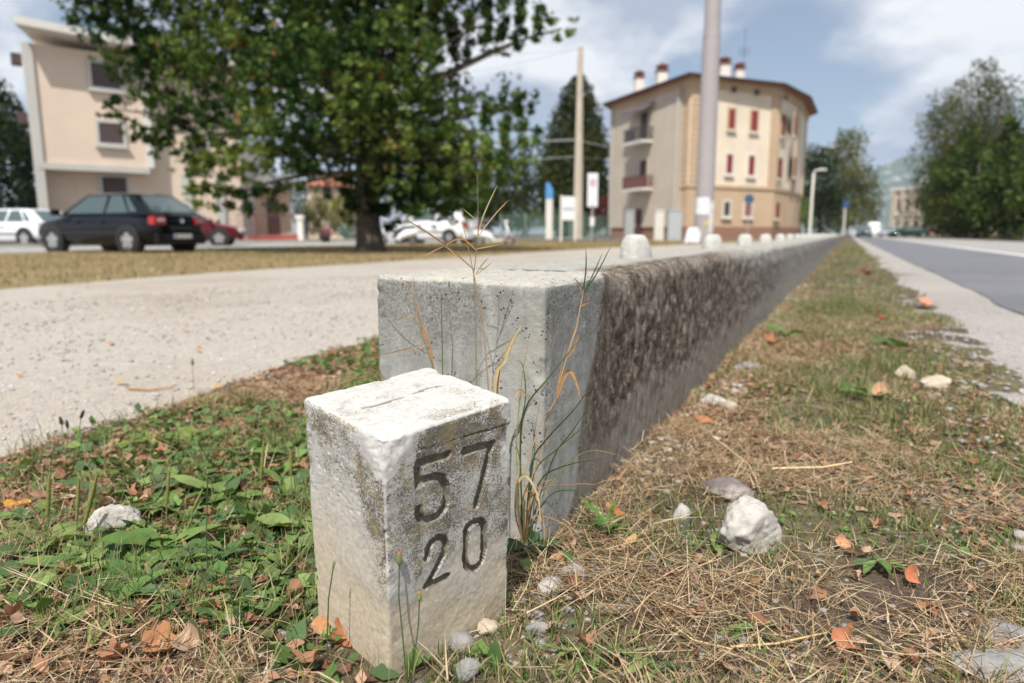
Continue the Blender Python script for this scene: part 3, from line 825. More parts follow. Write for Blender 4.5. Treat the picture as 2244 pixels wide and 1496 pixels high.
# ---- loose stones
def rock_mesh(name, size, seed, sub=5, facet=0.27, rough=0.07):
    bm = bmesh.new(); bmesh.ops.create_icosphere(bm, subdivisions=sub, radius=1.0)
    P = np.array([v.co[:] for v in bm.verts])
    r_ = np.random.default_rng(seed)
    q = np.ones(len(P))
    for k in range(11):   # cut flat facets
        nrm = r_.normal(size=3); nrm /= np.linalg.norm(nrm); off = r_.uniform(0.62, 0.92)
        dd = P @ nrm; q = np.minimum(q, np.where(dd > 1e-3, off / np.maximum(dd, 1e-3), 9))
    q = 1 - (1 - q) * (facet * 4)
    P = P * np.clip(q, 0.45, 1)[:, None]
    P = P * (1 + fbm(P * 2.2 + seed, seed, 4)[:, None] * 0.16 + fbm(P * 7 + seed, seed + 3, 4, 0.62)[:, None] * rough + np.abs(fbm(P * 3.1 + seed, seed + 6, 3))[:, None] * -0.10)
    P = P * np.array(size)
    for v, p in zip(bm.verts, P): v.co = p
    me = bpy.data.meshes.new(name); bm.to_mesh(me); bm.free(); return me
def stone_mat(name, cols, spots=(0.2, 0.17, 0.14), amt=0.6, scale=45):
    m, t, b = new_mat(name)
    vec = t.coords('Object')
    c = t.ramp(t.noise(scale, vec, 6, 0.65), [(0.3, cols[0]), (0.5, cols[1]), (0.72, cols[2])])
    c = t.mix(t.ramp(t.noise(scale * 3.4, vec, 4, 0.7), [(0.56, 0), (0.70, amt)]), c, spots)
    setc(t, b, c); b.inputs['Roughness'].default_value = 0.92
    t.l.new(t.bump(t.noise(scale * 7, vec, 5, 0.7), 0.5, 0.002), b.inputs['Normal'])
    return m
M['pale_stone'] = stone_mat('pale_stone', ((0.30, 0.275, 0.24), (0.42, 0.40, 0.365), (0.52, 0.50, 0.475)))
M['grey_stone'] = stone_mat('grey_stone', ((0.17, 0.167, 0.165), (0.255, 0.25, 0.245), (0.34, 0.335, 0.325)))
M['banded_stone'] = stone_mat('banded_stone', ((0.085, 0.07, 0.075), (0.17, 0.14, 0.14), (0.48, 0.44, 0.39)), amt=0.5, scale=15)
M['tan_stone'] = stone_mat('tan_stone', ((0.33, 0.26, 0.19), (0.46, 0.39, 0.30), (0.56, 0.50, 0.42)))
def stone(u, v, size, mat, seed, label, rz=0, sink=0.30, name='stone', tilt=(0, 0)):
    p = gr(u, v); o = link_mesh(name, rock_mesh(name, size, seed, 5 if size[0] > 0.035 else 3), M[mat], smooth=True)
    o.location = (p.x, p.y, gh1(p.x, p.y) + size[2] * (0.85 - 2 * sink)); o.rotation_euler = (tilt[0], tilt[1], rz)
    tag(o, label, 'stone', 'loose stones on the verge'); return o
stone(1643, 1200, (0.055, 0.044, 0.050), 'pale_stone', 17, 'big round whitish stone in the grass right of the wall', 0.4, 0.22)
stone(1592, 1092, (0.044, 0.032, 0.026), 'banded_stone', 8, 'purple and white banded stone behind the big whitish stone', -0.3, 0.25)
stone(1492, 1150, (0.019, 0.018, 0.022), 'pale_stone', 12, 'small pale stone in the grass between the wall and the big stone', 1.2, 0.15)
stone(247, 1172, (0.043, 0.026, 0.030), 'pale_stone', 21, 'cracked whitish stone among the weeds left of the milestone', 0.35, 0.2)
stone(2220, 1400, (0.038, 0.030, 0.014), 'grey_stone', 31, 'flat grey stone at the right edge, the farther of two', 0.5, 0.2)
stone(2190, 1478, (0.050, 0.030, 0.016), 'grey_stone', 37, 'flat grey stone in the lower right corner, the nearer of two', -0.2, 0.2)
stone(2052, 850, (0.060, 0.042, 0.034), 'tan_stone', 41, 'yellowish stone near the road shoulder', 0.2, 0.25)
stone(1985, 828, (0.040, 0.032, 0.030), 'tan_stone', 44, 'small reddish stone beside the yellowish stone', 0.9, 0.25)
stone(1255, 1275, (0.020, 0.016, 0.012), 'grey_stone', 51, 'grey pebble at the foot of the wall corner', 0.2, 0.2)
stone(1208, 1315, (0.020, 0.017, 0.014), 'pale_stone', 54, 'pale pebble between the milestone and the wall corner', 0.7, 0.2)
stone(1010, 1425, (0.016, 0.014, 0.013), 'grey_stone', 57, 'grey pebble against the carved face of the milestone', 0.3, 0.2)
stone(1068, 1398, (0.015, 0.013, 0.010), 'tan_stone', 58, 'tan pebble against the foot of the milestone', 0.9, 0.2)
stone(1026, 1492, (0.016, 0.014, 0.011), 'grey_stone', 59, 'grey pebble at the bottom edge before the milestone', 1.4, 0.2)
stone(1180, 1400, (0.016, 0.012, 0.010), 'grey_stone', 60, 'grey pebble in the straw right of the milestone', 0.4, 0.2)
stone(1560, 890, (0.045, 0.03, 0.02), 'pale_stone', 61, 'pale flat stone at the foot of the weathered wall', 0.4, 0.25)
stone(1640, 810, (0.055, 0.035, 0.022), 'grey_stone', 62, 'grey flat stone farther along the foot of the wall', 0.4, 0.25)
stone(1600, 905, (0.022, 0.02, 0.02), 'tan_stone', 63, 'small tan stone at the foot of the weathered wall', 0.1, 0.25)
stone(62, 946, (0.020, 0.014, 0.010), 'grey_stone', 64, 'dark grey pebble on the gravel path', 0.2, 0.25)
# gravel: little stones nobody could count
def pebbles(name, x, y, z, size, seed, mat, label, cols):
    n = len(x); r_ = np.random.default_rng(seed)
    bm = bmesh.new(); bmesh.ops.create_cube(bm, size=1.5)
    bmesh.ops.triangulate(bm, faces=bm.faces[:])
    B = np.array([v.co[:] for v in bm.verts]); T = np.array([[v.index for v in f.verts] for f in bm.faces]); bm.free()
    jit = r_.uniform(0.7, 1.2, (n, len(B), 1)); sc = size[:, None] * r_.uniform(0.6, 1.1, (n, 3)) * np.array([1, 1, 0.6])
    az = r_.uniform(0, 6.28, n); Q = B[None] * jit * sc[:, None, :]
    X_ = Q[..., 0] * np.cos(az)[:, None] - Q[..., 1] * np.sin(az)[:, None] + x[:, None]
    Y_ = Q[..., 0] * np.sin(az)[:, None] + Q[..., 1] * np.cos(az)[:, None] + y[:, None]
    V = np.stack([X_, Y_, Q[..., 2] + z[:, None] + size[:, None] * 0.15], 2).reshape(-1, 3)
    F = (T[None] + (np.arange(n) * len(B))[:, None, None]).reshape(-1, 3)
    C = np.repeat(pick(cols, r_.integers(0, len(cols), n)) * r_.uniform(0.8, 1.15, n)[:, None], len(B), 0)
    o = link_mesh(name, np_mesh(name, V, F, cols=C), mat); tag(o, label, 'gravel', kind='stuff'); return o
m, t, b = new_mat('pebble'); t.l.new(t.attr('Col', 'Color'), b.inputs['Base Color']); b.inputs['Roughness'].default_value = 0.9; M['pebble'] = m
PC = [(0.47, 0.445, 0.405), (0.40, 0.38, 0.355), (0.31, 0.30, 0.29), (0.44, 0.39, 0.32), (0.55, 0.53, 0.50)]
n = 6500; S = RG.uniform(-1.5, 5, n); T = RG.uniform(-4.5, -0.95, n)
x = WO.x + WD.x * S + WN.x * T; y = WO.y + WD.y * S + WN.y * T
ok = (y > 0.8) & (np.abs(x) < 0.9 * y + 0.2) & (T < path_near(S) + 0.12); x, y = x[ok], y[ok]
pebbles('gravel', x, y, np.full(len(x), 0.004), RG.uniform(0.0025, 0.0075, len(x)) * (0.7 + 0.16 * y), 5, M['pebble'], 'pale loose gravel strewn over the wide path', PC)
x, y, S, T = scatter(5000, -0.2, 0.7, -0.6, 0.6, lambda x, y, S, T: np.clip(0.18 + 0.9 * sstep(0.14, 0.02, np.hypot(x - 0.02, y - 0.82)) + 0.5 * sstep(0.15, 0.45, fbm(P3(x * 7, y * 7), 88, 3)), 0, 1))
pebbles('gravel', x, y, gh(x, y) - 0.001, RG.uniform(0.002, 0.0075, len(x)), 6, M['pebble'], 'grey gravel among the straw round the milestone', [(0.25, 0.24, 0.23), (0.31, 0.295, 0.28), (0.19, 0.18, 0.165), (0.30, 0.26, 0.21)])
x, y, S, T = scatter(1300, 0.6, 1.25, -0.2, 4.5)
pebbles('gravel', x, y, gh(x, y) + 0.004, RG.uniform(0.003, 0.012, len(x)), 8, M['pebble'], 'grey grit along the road shoulder', [(0.34, 0.325, 0.31), (0.42, 0.40, 0.38), (0.28, 0.265, 0.25)])
x, y, S, T = scatter(700, 0.0, 0.14, 0.3, 4.5)
pebbles('gravel', x, y, gh(x, y) + 0.001, RG.uniform(0.003, 0.011, len(x)), 9, M['pebble'], 'pale grit along the foot of the wall', PC)

# ---- leaves
def leaf_geo(L, Wd, kind, n=9, fold=0.25, arch=0.5, wave=0.0, rnd=random):
    """a leaf along +x from the origin, folded at the midrib, arching down; returns verts, faces"""
    vs, fs = [], []
    for i in range(n + 1):
        f = i / n
        if kind == 'plantain': w = math.sin(math.pi * min(1, max(0, (f - 0.16) / 0.84)) ** 0.85) ** 0.8 if f > 0.16 else 0.07
        elif kind == 'dandelion': w = (0.12 + 0.88 * f ** 0.8) * (1 - f ** 4.5) * (0.62 + 0.38 * (1 if i % 2 else -0.55)) + 0.05 * (1 - f)
        elif kind == 'strap': w = min(1, 6 * f + 0.35) * (1 - f ** 3)
        else: w = math.sin(math.pi * min(1, f * 0.95 + 0.05)) ** 0.7
        w = max(w, 0.02) * Wd * 0.5
        x_ = L * math.sin(arch * f) / max(arch, 0.01) if arch > 0.01 else L * f
        zc = -L * (1 - math.cos(arch * f)) / max(arch, 0.01)
        wz = wave * math.sin(f * 11) * Wd
        vs += [(x_, -w, zc + w * fold + wz), (x_, 0, zc), (x_, w, zc + w * fold - wz)]
    for i in range(n):
        a = 3 * i
        fs += [(a, a + 1, a + 4, a + 3), (a + 1, a + 2, a + 5, a + 4)]
    return vs, fs
def colored(name, vs, fs, col, mat, parent=None, smooth=True, jit=0.12):
    V = np.array(vs); C = np.array(col)[None] * (1 + RG.normal(0, jit, len(V)))[:, None]
    q = [f for f in fs if len(f) == 4]; tr = [f for f in fs if len(f) == 3]
    me = np_mesh(name, V, [np.array(k) for k in (q, tr) if k], cols=np.clip(C, 0, 1))
    return link_mesh(name, me, mat, parent, smooth)
WEEDG = [(0.080, 0.150, 0.042), (0.115, 0.195, 0.052), (0.155, 0.235, 0.068), (0.090, 0.150, 0.060), (0.20, 0.26, 0.088)]
pr = random.Random(11)
def rosette(u, v, kind, nleaf, L, Wd, label, group=None, spread=(0, 6.283), up=0.35, name='broadleaf_weed', cols=None, z=None):
    p = gr(u, v); z0 = gh1(p.x, p.y) if z is None else z
    e = empty(name, (p.x, p.y, z0)); tag(e, label, 'weed', group)
    for k in range(nleaf):
        l = L * pr.uniform(0.6, 1.1)
        vs, fs = leaf_geo(l, Wd * pr.uniform(0.8, 1.15), kind, 10 if kind == 'dandelion' else 8, pr.uniform(0.1, 0.5), pr.uniform(0.25, 0.9), pr.uniform(0, 0.07))
        o = colored('leaf', vs, fs, pr.choice(cols or WEEDG), M['weed'], e)
        o.rotation_euler = (pr.uniform(-0.4, 0.4), -up * pr.uniform(0.3, 1.6), spread[0] + (spread[1] - spread[0]) * (k + pr.uniform(0, 0.8)) / nleaf)
        o.location = (pr.uniform(-0.006, 0.006), pr.uniform(-0.006, 0.006), 0.004 + 0.002 * k % 0.01)
    return e
GW = 'broad-leaved weeds left of the milestone'
WLAB = {(95, 1215): 'big broad-leaved plantain below the three seed spikes at the left', (185, 1270): 'big plantain right below the cracked whitish stone', (45, 1290): 'broad plantain at the left edge below the big plantain',
        (300, 1285): 'toothed-leaf weed beside the leaning shaggy bud stalk', (355, 1215): 'plantain just right of the cracked whitish stone', (430, 1160): 'toothed-leaf weed between the cracked stone and the milestone',
        (505, 1105): 'plantain halfway up the weeds left of the milestone', (575, 1150): 'toothed-leaf weed near the middle of the milestone left face', (620, 1085): 'narrow-leaved plantain beside the short seed spike',
        (540, 1010): 'large toothed-leaf weed behind the milestone left corner', (640, 1010): 'plantain close behind the milestone left corner', (600, 1230): 'toothed-leaf weed near the lower milestone left face',
        (480, 1245): 'plantain below the tall thin bud stalk', (410, 1330): 'toothed-leaf weed just above the brown lobed leaf', (250, 1350): 'plantain at the lower left above the straw', (130, 1375): 'small toothed-leaf weed at the lower left corner',
        (640, 1290): 'small plantain at the foot of the milestone left face', (520, 1310): 'small toothed-leaf weed beside the short bud stalk', (420, 1080): 'plantain around the leaning thin seed spike', (340, 1125): 'plantain just behind the cracked whitish stone',
        (60, 1185): 'plantain at the left edge beside the first seed spike', (230, 1228): 'toothed-leaf weed right before the cracked whitish stone', (465, 1010): 'toothed-leaf weed between the yellow-green weeds and the milestone', (655, 1160): 'toothed-leaf weed touching the milestone left face'}
for (u, v, kd, n, L, w) in [(95, 1215, 'plantain', 9, 0.085, 0.034), (185, 1270, 'plantain', 8, 0.09, 0.03), (45, 1290, 'plantain', 8, 0.08, 0.032), (300, 1285, 'dandelion', 9, 0.09, 0.028),
        (355, 1215, 'plantain', 8, 0.08, 0.030), (430, 1160, 'dandelion', 9, 0.085, 0.027), (505, 1105, 'plantain', 8, 0.075, 0.026), (575, 1150, 'dandelion', 8, 0.08, 0.026),
        (620, 1085, 'plantain', 8, 0.085, 0.024), (540, 1010, 'dandelion', 8, 0.095, 0.032), (640, 1010, 'plantain', 7, 0.09, 0.026), (600, 1230, 'dandelion', 8, 0.07, 0.024),
        (480, 1245, 'plantain', 8, 0.07, 0.026), (410, 1330, 'dandelion', 8, 0.065, 0.022), (250, 1350, 'plantain', 7, 0.07, 0.024), (130, 1375, 'dandelion', 7, 0.06, 0.02),
        (640, 1290, 'plantain', 6, 0.055, 0.02), (520, 1310, 'dandelion', 7, 0.055, 0.019), (420, 1080, 'plantain', 7, 0.075, 0.024), (340, 1125, 'plantain', 7, 0.07, 0.024),
        (60, 1185, 'plantain', 7, 0.07, 0.028), (230, 1228, 'dandelion', 7, 0.08, 0.026), (465, 1010, 'dandelion', 7, 0.08, 0.024), (655, 1160, 'dandelion', 8, 0.07, 0.022)]:
    rosette(u, v, kd, n, L, w, WLAB[(u, v)], GW)
for k in range(16):
    u, v = pr.uniform(10, 660), pr.uniform(1080, 1330)
    rosette(u, v, pr.choice(('plantain', 'dandelion', 'round')), 7, pr.uniform(0.05, 0.085), pr.uniform(0.02, 0.03), 'low green weed filling the gaps among the larger weeds left of the milestone', 'small weeds between the larger weeds')
rosette(330, 975, 'dandelion', 10, 0.085, 0.03, 'yellow-green weed at the edge of the gravel path', cols=[(0.20, 0.25, 0.05), (0.25, 0.27, 0.06)])
rosette(430, 960, 'round', 8, 0.07, 0.03, 'pale yellow-green weed beside the path, the right one of two', cols=[(0.22, 0.25, 0.08), (0.19, 0.25, 0.06)])
rosette(1335, 1185, 'dandelion', 11, 0.055, 0.022, 'fresh green weed at the foot of the weathered wall', cols=[(0.075, 0.17, 0.035), (0.10, 0.20, 0.045)], up=0.6)
rosette(1160, 1225, 'plantain', 6, 0.06, 0.024, 'dark green weed squeezed between the milestone and the wall', cols=[(0.045, 0.10, 0.03)], up=0.6)
rosette(1640, 1400, 'dandelion', 7, 0.05, 0.02, 'flat green weed in the straw at the lower right', spread=(0, 6.28), up=0.15)
rosette(1280, 1462, 'dandelion', 8, 0.045, 0.016, 'small green weed at the bottom edge right of the milestone', up=0.4)
rosette(1420, 1476, 'dandelion', 7, 0.045, 0.018, 'round-leaved green weed at the bottom edge', up=0.2)
rosette(1930, 1255, 'round', 6, 0.035, 0.014, 'little green weed in the dry grass right of the big stone', up=0.3)
rosette(1555, 1215, 'dandelion', 6, 0.045, 0.017, 'small green weed below the big whitish stone', up=0.3)
rosette(1960, 760, 'plantain', 8, 0.11, 0.045, 'broad green weed on the verge near the shoulder', up=0.4)
rosette(1720, 740, 'plantain', 8, 0.12, 0.045, 'broad green weed on the verge by the wall', up=0.4)
rosette(1900, 880, 'dandelion', 8, 0.09, 0.03, 'dark green weed on the verge before the yellowish stone', up=0.4)
# one upright leaf at the bottom edge
p = gr(1078, 1480); vs, fs = leaf_geo(0.036, 0.015, 'round', 8, 0.35, 0.25)
e = empty('upright_leaf', (p.x, p.y, gh1(p.x, p.y) - 0.004)); tag(e, 'single upright green leaf before the milestone at the bottom edge', 'weed')
o = colored('leaf', vs, fs, (0.085, 0.15, 0.05), M['weed'], e); o.rotation_euler = (R_(80), R_(-82), R_(20))
# small low leaves between the rosettes
def low_leaves(n, fdens, size, name, label, cols):
    x, y, S, T = scatter(n, -1.5, 1.0, -0.7, 2.2, fdens)
    N = len(x); az = RG.uniform(0, 6.283, N); L = RG.uniform(size[0], size[1], N); w = L * RG.uniform(0.4, 0.75, N); pit = RG.normal(0.35, 0.35, N); rl = RG.normal(0, 0.4, N)
    ux = np.stack([np.cos(az) * np.cos(pit), np.sin(az) * np.cos(pit), np.sin(pit)], 1)
    vx = np.stack([-np.sin(az), np.cos(az), rl], 1)
    B = np.stack([x, y, gh(x, y) + RG.uniform(0, 0.012, N)], 1)
    pts = [B, B + ux * (L * .4)[:, None] + vx * (w * .5)[:, None], B + ux * L[:, None] - np.array([0, 0, 1]) * (L * .2)[:, None], B + ux * (L * .4)[:, None] - vx * (w * .5)[:, None]]
    V = np.stack(pts, 1).reshape(-1, 3); b0 = np.arange(N) * 4
    F = np.concatenate([np.stack([b0, b0 + 1, b0 + 2], 1), np.stack([b0, b0 + 2, b0 + 3], 1)])
    C = np.repeat(pick(cols, RG.integers(0, len(cols), N)) * RG.uniform(0.7, 1.3, N)[:, None], 4, 0)
    o = link_mesh(name, np_mesh(name, V, F, cols=C), M['weed']); tag(o, label, 'ground cover', kind='stuff')
low_leaves(34000, lambda x, y, S, T: verge_ok(x, y, S, T) * sstep(0.38, 0.75, greenness(x, y)) * sstep(0.1, -0.2, T), (0.012, 0.040), 'ground_cover', 'low green leaves covering the soil left of the milestone', WEEDG)
low_leaves(14000, lambda x, y, S, T: verge_ok(x, y, S, T) * sstep(0.45, 0.8, greenness(x, y)) * (T > 0), (0.006, 0.018), 'ground_cover', 'small green leaves scattered in the verge right of the wall', WEEDG)

# dead leaves: a few shapes shared by all
def dead_shape(kind, seed):
    r_ = random.Random(seed); n = 18; out = []
    for k in range(n):
        a = 2 * math.pi * k / n
        if kind == 'lobed': r = 0.55 + 0.45 * abs(math.cos(2.5 * a)) ** 0.7
        elif kind == 'oval': r = 0.42 / math.sqrt(math.sin(a) ** 2 + (0.42 * math.cos(a)) ** 2 + 1e-6) if True else 1
        else: r = 0.75 + 0.15 * math.cos(a)
        r *= r_.uniform(0.88, 1.08); out.append((r * math.cos(a), r * math.sin(a)))
    curl, curl2, wv = r_.uniform(0.3, 1.5), r_.uniform(-0.3, 0.7), r_.uniform(0.04, 0.16)
    def h(x, y): return curl * y * y + curl2 * x * x * 0.6 + wv * math.sin(5 * x + seed) + wv * math.cos(4 * y + seed)
    vs = [(0, 0, h(0, 0))]; fs = []
    for rr in (0.5, 1.0):
        vs += [(x * rr, y * rr, h(x * rr, y * rr)) for x, y in out]
    for k in range(n):
        k2 = (k + 1) % n
        fs += [(0, 1 + k, 1 + k2), (1 + k, 1 + n + k, 1 + n + k2, 1 + k2)]
    return vs, fs
DEADC = [(0.34, 0.175, 0.105), (0.40, 0.235, 0.15), (0.24, 0.11, 0.065), (0.44, 0.285, 0.20), (0.45, 0.315, 0.22), (0.15, 0.075, 0.05)]
dead_meshes = []
for k in range(14):
    vs, fs = dead_shape(['lobed', 'oval', 'plain', 'oval'][k % 4], 30 + k)
    o = colored('fallen_leaf', vs, fs, DEADC[k % 6], M['dead'], None, True, 0.10); dead_meshes.append(o.data); bpy.data.objects.remove(o)
def dead_leaf(x, y, size, k, rz, label, group, lift=0.006, tilt=None):
    o = bpy.data.objects.new('fallen_leaf', dead_meshes[k % 14]); COL.objects.link(o)
    o.location = (x, y, gh1(x, y) + lift); o.scale = (size, size, size)
    tl = tilt or (pr.gauss(0, 0.3), pr.gauss(0, 0.3)); o.rotation_euler = (tl[0], tl[1], rz)
    tag(o, label, 'leaf', group); return o
def special_leaf(u, v, size, col, kind, seed, label, tilt=(0.2, -0.2), rz=0.3, lift=0.010):
    vs, fs = dead_shape(kind, seed); o = colored('fallen_leaf', vs, fs, col, M['dead'])
    p = gr(u, v); o.location = (p.x, p.y, gh1(p.x, p.y) + lift); o.scale = (size,) * 3; o.rotation_euler = (tilt[0], tilt[1], rz)
    tag(o, label, 'leaf', 'single fallen leaves')
special_leaf(42, 1122, 0.020, (0.62, 0.33, 0.06), 'oval', 5, 'yellow-orange leaf with dark spots at the left edge', (0.5, 0.1))
special_leaf(1990, 1285, 0.015, (0.50, 0.19, 0.10), 'plain', 6, 'rust-coloured round leaf standing in the straw at the right', (1.0, 0.2), 0.2, 0.016)
special_leaf(1842, 1208, 0.015, (0.52, 0.26, 0.15), 'plain', 7, 'rusty leaf just right of the big whitish stone', (0.9, -0.1), 0.4, 0.014)
special_leaf(1378, 1213, 0.016, (0.56, 0.36, 0.17), 'oval', 8, 'curled tan leaf beside the fresh weed at the wall', (0.4, -0.5), 0.5)
special_leaf(1345, 1165, 0.016, (0.38, 0.16, 0.06), 'oval', 9, 'dark orange curled leaf on the fresh weed at the wall', (0.6, 0.4), -0.3, 0.03)
special_leaf(1230, 1250, 0.018, (0.48, 0.28, 0.14), 'oval', 10, 'long brown leaf at the foot of the wall corner', (0.2, 0.2), -0.2)
special_leaf(350, 1436, 0.020, (0.42, 0.20, 0.10), 'lobed', 11, 'brown lobed leaf in the lower left of the verge', (0.4, 0.1), 0.4)
special_leaf(760, 1420, 0.018, (0.36, 0.15, 0.07), 'lobed', 12, 'reddish brown leaf at the left foot of the milestone', (0.7, 0.3), 0.1)
special_leaf(700, 1400, 0.015, (0.46, 0.24, 0.12), 'plain', 13, 'light brown leaf left of the milestone foot', (0.5, 0.0), 0.8)
special_leaf(1850, 1440, 0.017, (0.40, 0.17, 0.09), 'lobed', 14, 'rusty broken leaf at the lower right', (0.5, 0.2), 0.1)
special_leaf(1895, 605, 0.05, (0.22, 0.055, 0.035), 'lobed', 15, 'dark red leaf far along the verge', (0.4, 0.2), 0.3, 0.03)
special_leaf(1928, 716, 0.045, (0.20, 0.06, 0.035), 'lobed', 16, 'dark red-brown leaf on the verge near the shoulder', (0.4, 0.0), 0.9, 0.03)
special_leaf(2022, 678, 0.055, (0.52, 0.28, 0.19), 'lobed', 17, 'pinkish brown leaf on the verge near the shoulder', (0.4, 0.1), 0.2, 0.04)
special_leaf(1685, 765, 0.035, (0.42, 0.19, 0.10), 'lobed', 18, 'brown leaf beside the broad weed by the wall', (0.5, 0.3), 0.2, 0.02)
special_leaf(1540, 935, 0.030, (0.46, 0.21, 0.09), 'oval', 19, 'orange curled leaf at the foot of the wall', (0.4, 0.3), 0.0, 0.015)
special_leaf(1925, 885, 0.030, (0.54, 0.32, 0.20), 'plain', 20, 'pale brown leaf on the verge below the yellowish stone', (0.6, 0.0), 0.0, 0.02)
for k in range(230):
    for _ in range(40):
        u, v = pr.uniform(0, 690), pr.choice((pr.uniform(800, 1490), pr.uniform(950, 1200))); p = gr(u, v); s_, t_ = st(p.x, p.y)
        if t_ > float(path_near(np.array(s_))) + 0.03 and not bool(blocked(np.array([p.x]), np.array([p.y]), 0.02)[0]): break
    dead_leaf(p.x, p.y, pr.choice((0.5, 0.7, 1.0, 1.0, 1.3)) * pr.uniform(0.007, 0.0125) * (1 + 0.25 * p.y), pr.randrange(14), pr.uniform(0, 6.28), 'brown dead leaf lying among the weeds left of the milestone', 'dead leaves among the weeds', 0.012)
for k in range(110):
    for _ in range(40):
        u, v = pr.uniform(1130, 2244), pr.uniform(640, 1490); p = gr(u, v); s_, t_ = st(p.x, p.y)
        if 0.03 < t_ < 0.95 or (t_ > 0 and s_ < 0): 
            if not bool(blocked(np.array([p.x]), np.array([p.y]), 0.02)[0]): break
    dead_leaf(p.x, p.y, pr.uniform(0.004, 0.009) * (1 + 0.45 * p.y), pr.randrange(14), pr.uniform(0, 6.28), 'small brown dead leaf scattered on the dry verge right of the wall', 'dead leaves on the right verge', 0.010)
# crumbled leaf litter
x, y, S, T = scatter(60000, -1.5, 1.0, -0.7, 2.5, lambda x, y, S, T: verge_ok(x, y, S, T) * np.clip(0.28 + 0.9 * fbm(P3(x * 4, y * 4), 95, 3) - 0.16 * (T > 0) + 0.15 * (T < -0.1) + 0.6 * sstep(0.6, 0.1, T - path_near(S)), 0, 1))
N = len(x); az = RG.uniform(0, 6.28, N); L = RG.uniform(0.004, 0.014, N) * (0.8 + 0.3 * y)
V = np.concatenate([np.stack([x + np.cos(az + a) * L * r, y + np.sin(az + a) * L * r, gh(x, y) + RG.uniform(0.001, 0.009, N)], 1)[:, None] for a, r in ((0, 1), (1.6, 0.6), (3.0, 0.9), (4.6, 0.5))], 1).reshape(-1, 3)
b0 = np.arange(N) * 4
C = np.repeat(pick(DEADC, RG.integers(0, 6, N)) * RG.uniform(0.6, 1.2, N)[:, None], 4, 0)
o = link_mesh('leaf_litter', np_mesh('leaf_litter', V, np.concatenate([np.stack([b0, b0 + 1, b0 + 2], 1), np.stack([b0, b0 + 2, b0 + 3], 1)]), cols=C), M['dead'])
tag(o, 'crumbled brown leaf bits strewn over the verge soil', 'leaf litter', kind='stuff')
# leaves blown onto the path
n = 900; S = RG.uniform(-1, 9, n); T = RG.uniform(-5.6, -1.1, n); x = WO.x + WD.x * S + WN.x * T; y = WO.y + WD.y * S + WN.y * T
ok = (y > 1) & (np.abs(x) < 0.9 * y) & (RG.uniform(0, 1, n) < np.clip(0.15 + 1.2 * fbm(P3(x * 0.8, y * 0.8), 97, 2), 0.05, 1)); x, y = x[ok], y[ok]; N = len(x)
az = RG.uniform(0, 6.28, N); L = RG.uniform(0.010, 0.028, N)
V = np.concatenate([np.stack([x + np.cos(az + a) * L * r, y + np.sin(az + a) * L * r, 0.008 + RG.uniform(0.001, 0.012, N)], 1)[:, None] for a, r in ((0, 1), (1.6, 0.6), (3.0, 0.9), (4.6, 0.5))], 1).reshape(-1, 3)
b0 = np.arange(N) * 4
C = np.repeat(pick([(0.45, 0.22, 0.08), (0.5, 0.3, 0.1), (0.36, 0.18, 0.08)], RG.integers(0, 3, N)), 4, 0)
o = link_mesh('leaf_litter', np_mesh('leaf_litter', V, np.concatenate([np.stack([b0, b0 + 1, b0 + 2], 1), np.stack([b0, b0 + 2, b0 + 3], 1)]), cols=C), M['dead'])
tag(o, 'small orange-brown leaves blown over the gravel path', 'leaf litter', kind='stuff')

# ---- tall grass at the wall end: stems and blades one can pick out
def ribbon(name, pts, w0, w1, col, parent, mat, off, tip=True, fold=0.0):
    """a thin blade through the points; width w0 at the foot, widest w1 in the middle, pointed"""
    pts = [Vector(p) for p in pts]; n = 4
    fine = []
    for i in range(len(pts) - 1):
        p0 = pts[max(i - 1, 0)]; p1 = pts[i]; p2 = pts[i + 1]; p3 = pts[min(i + 2, len(pts) - 1)]
        for k in range(n):
            t_ = k / n
            fine.append(0.5 * ((2 * p1) + (p2 - p0) * t_ + (2 * p0 - 5 * p1 + 4 * p2 - p3) * t_ ** 2 + (3 * p1 - p0 - 3 * p2 + p3) * t_ ** 3))
    fine.append(pts[-1]); vs, fs = [], []
    N = len(fine) - 1
    for i, p in enumerate(fine):
        f = i / N; d = (fine[min(i + 1, N)] - fine[max(i - 1, 0)]).normalized()
        sd = d.cross(Vector((0.15 * math.sin(i * 0.7 + w1 * 4000), -1, 0.25 * math.cos(i * 0.5)))).normalized()
        w = (w0 + (w1 - w0) * min(1, f * 2.5)) * (1 - f ** 3 if tip else 1.0) * 0.5 + 0.00012
        nn = d.cross(sd) * w * 0.5
        vs += [p - sd * w - off, p + nn - off, p + sd * w - off]
        if i < N:
            a = 3 * i; fs += [(a, a + 3, a + 4, a + 1), (a + 1, a + 4, a + 5, a + 2)]
    return colored(name, vs, fs, col, mat, parent, True, 0.08)
def stem(name, pts, r0, r1, col, parent, off, n=5):
    pts = [Vector(p) - off for p in pts]
    mb = MB().tube(pts, [r0 + (r1 - r0) * i / (len(pts) - 1) for i in range(len(pts))], n)
    return colored(name, mb.v, [f for f in mb.f if len(f) <= 4], col, M['blade'], parent, True, 0.05)
STRAW = (0.50, 0.33, 0.18); ORNG = (0.48, 0.27, 0.13); PALE = (0.62, 0.50, 0.30); GRN = (0.10, 0.15, 0.055); DGR = (0.060, 0.10, 0.045); YG = (0.30, 0.29, 0.12)
def pp(lst, y0, y1):
    n = len(lst); return [at(u, v, y0 + (y1 - y0) * i / max(1, n - 1)) for i, (u, v) in enumerate(lst)]
def clump(u, v, label):
    p = gr(u, v); e = empty('tall_grass', (p.x, p.y, 0)); tag(e, label, 'grass tuft', 'tall grass at the wall end'); return e, Vector((p.x, p.y, 0))
e, o_ = clump(1058, 1250, 'tall dry grass stalk with splayed top rising behind the milestone')
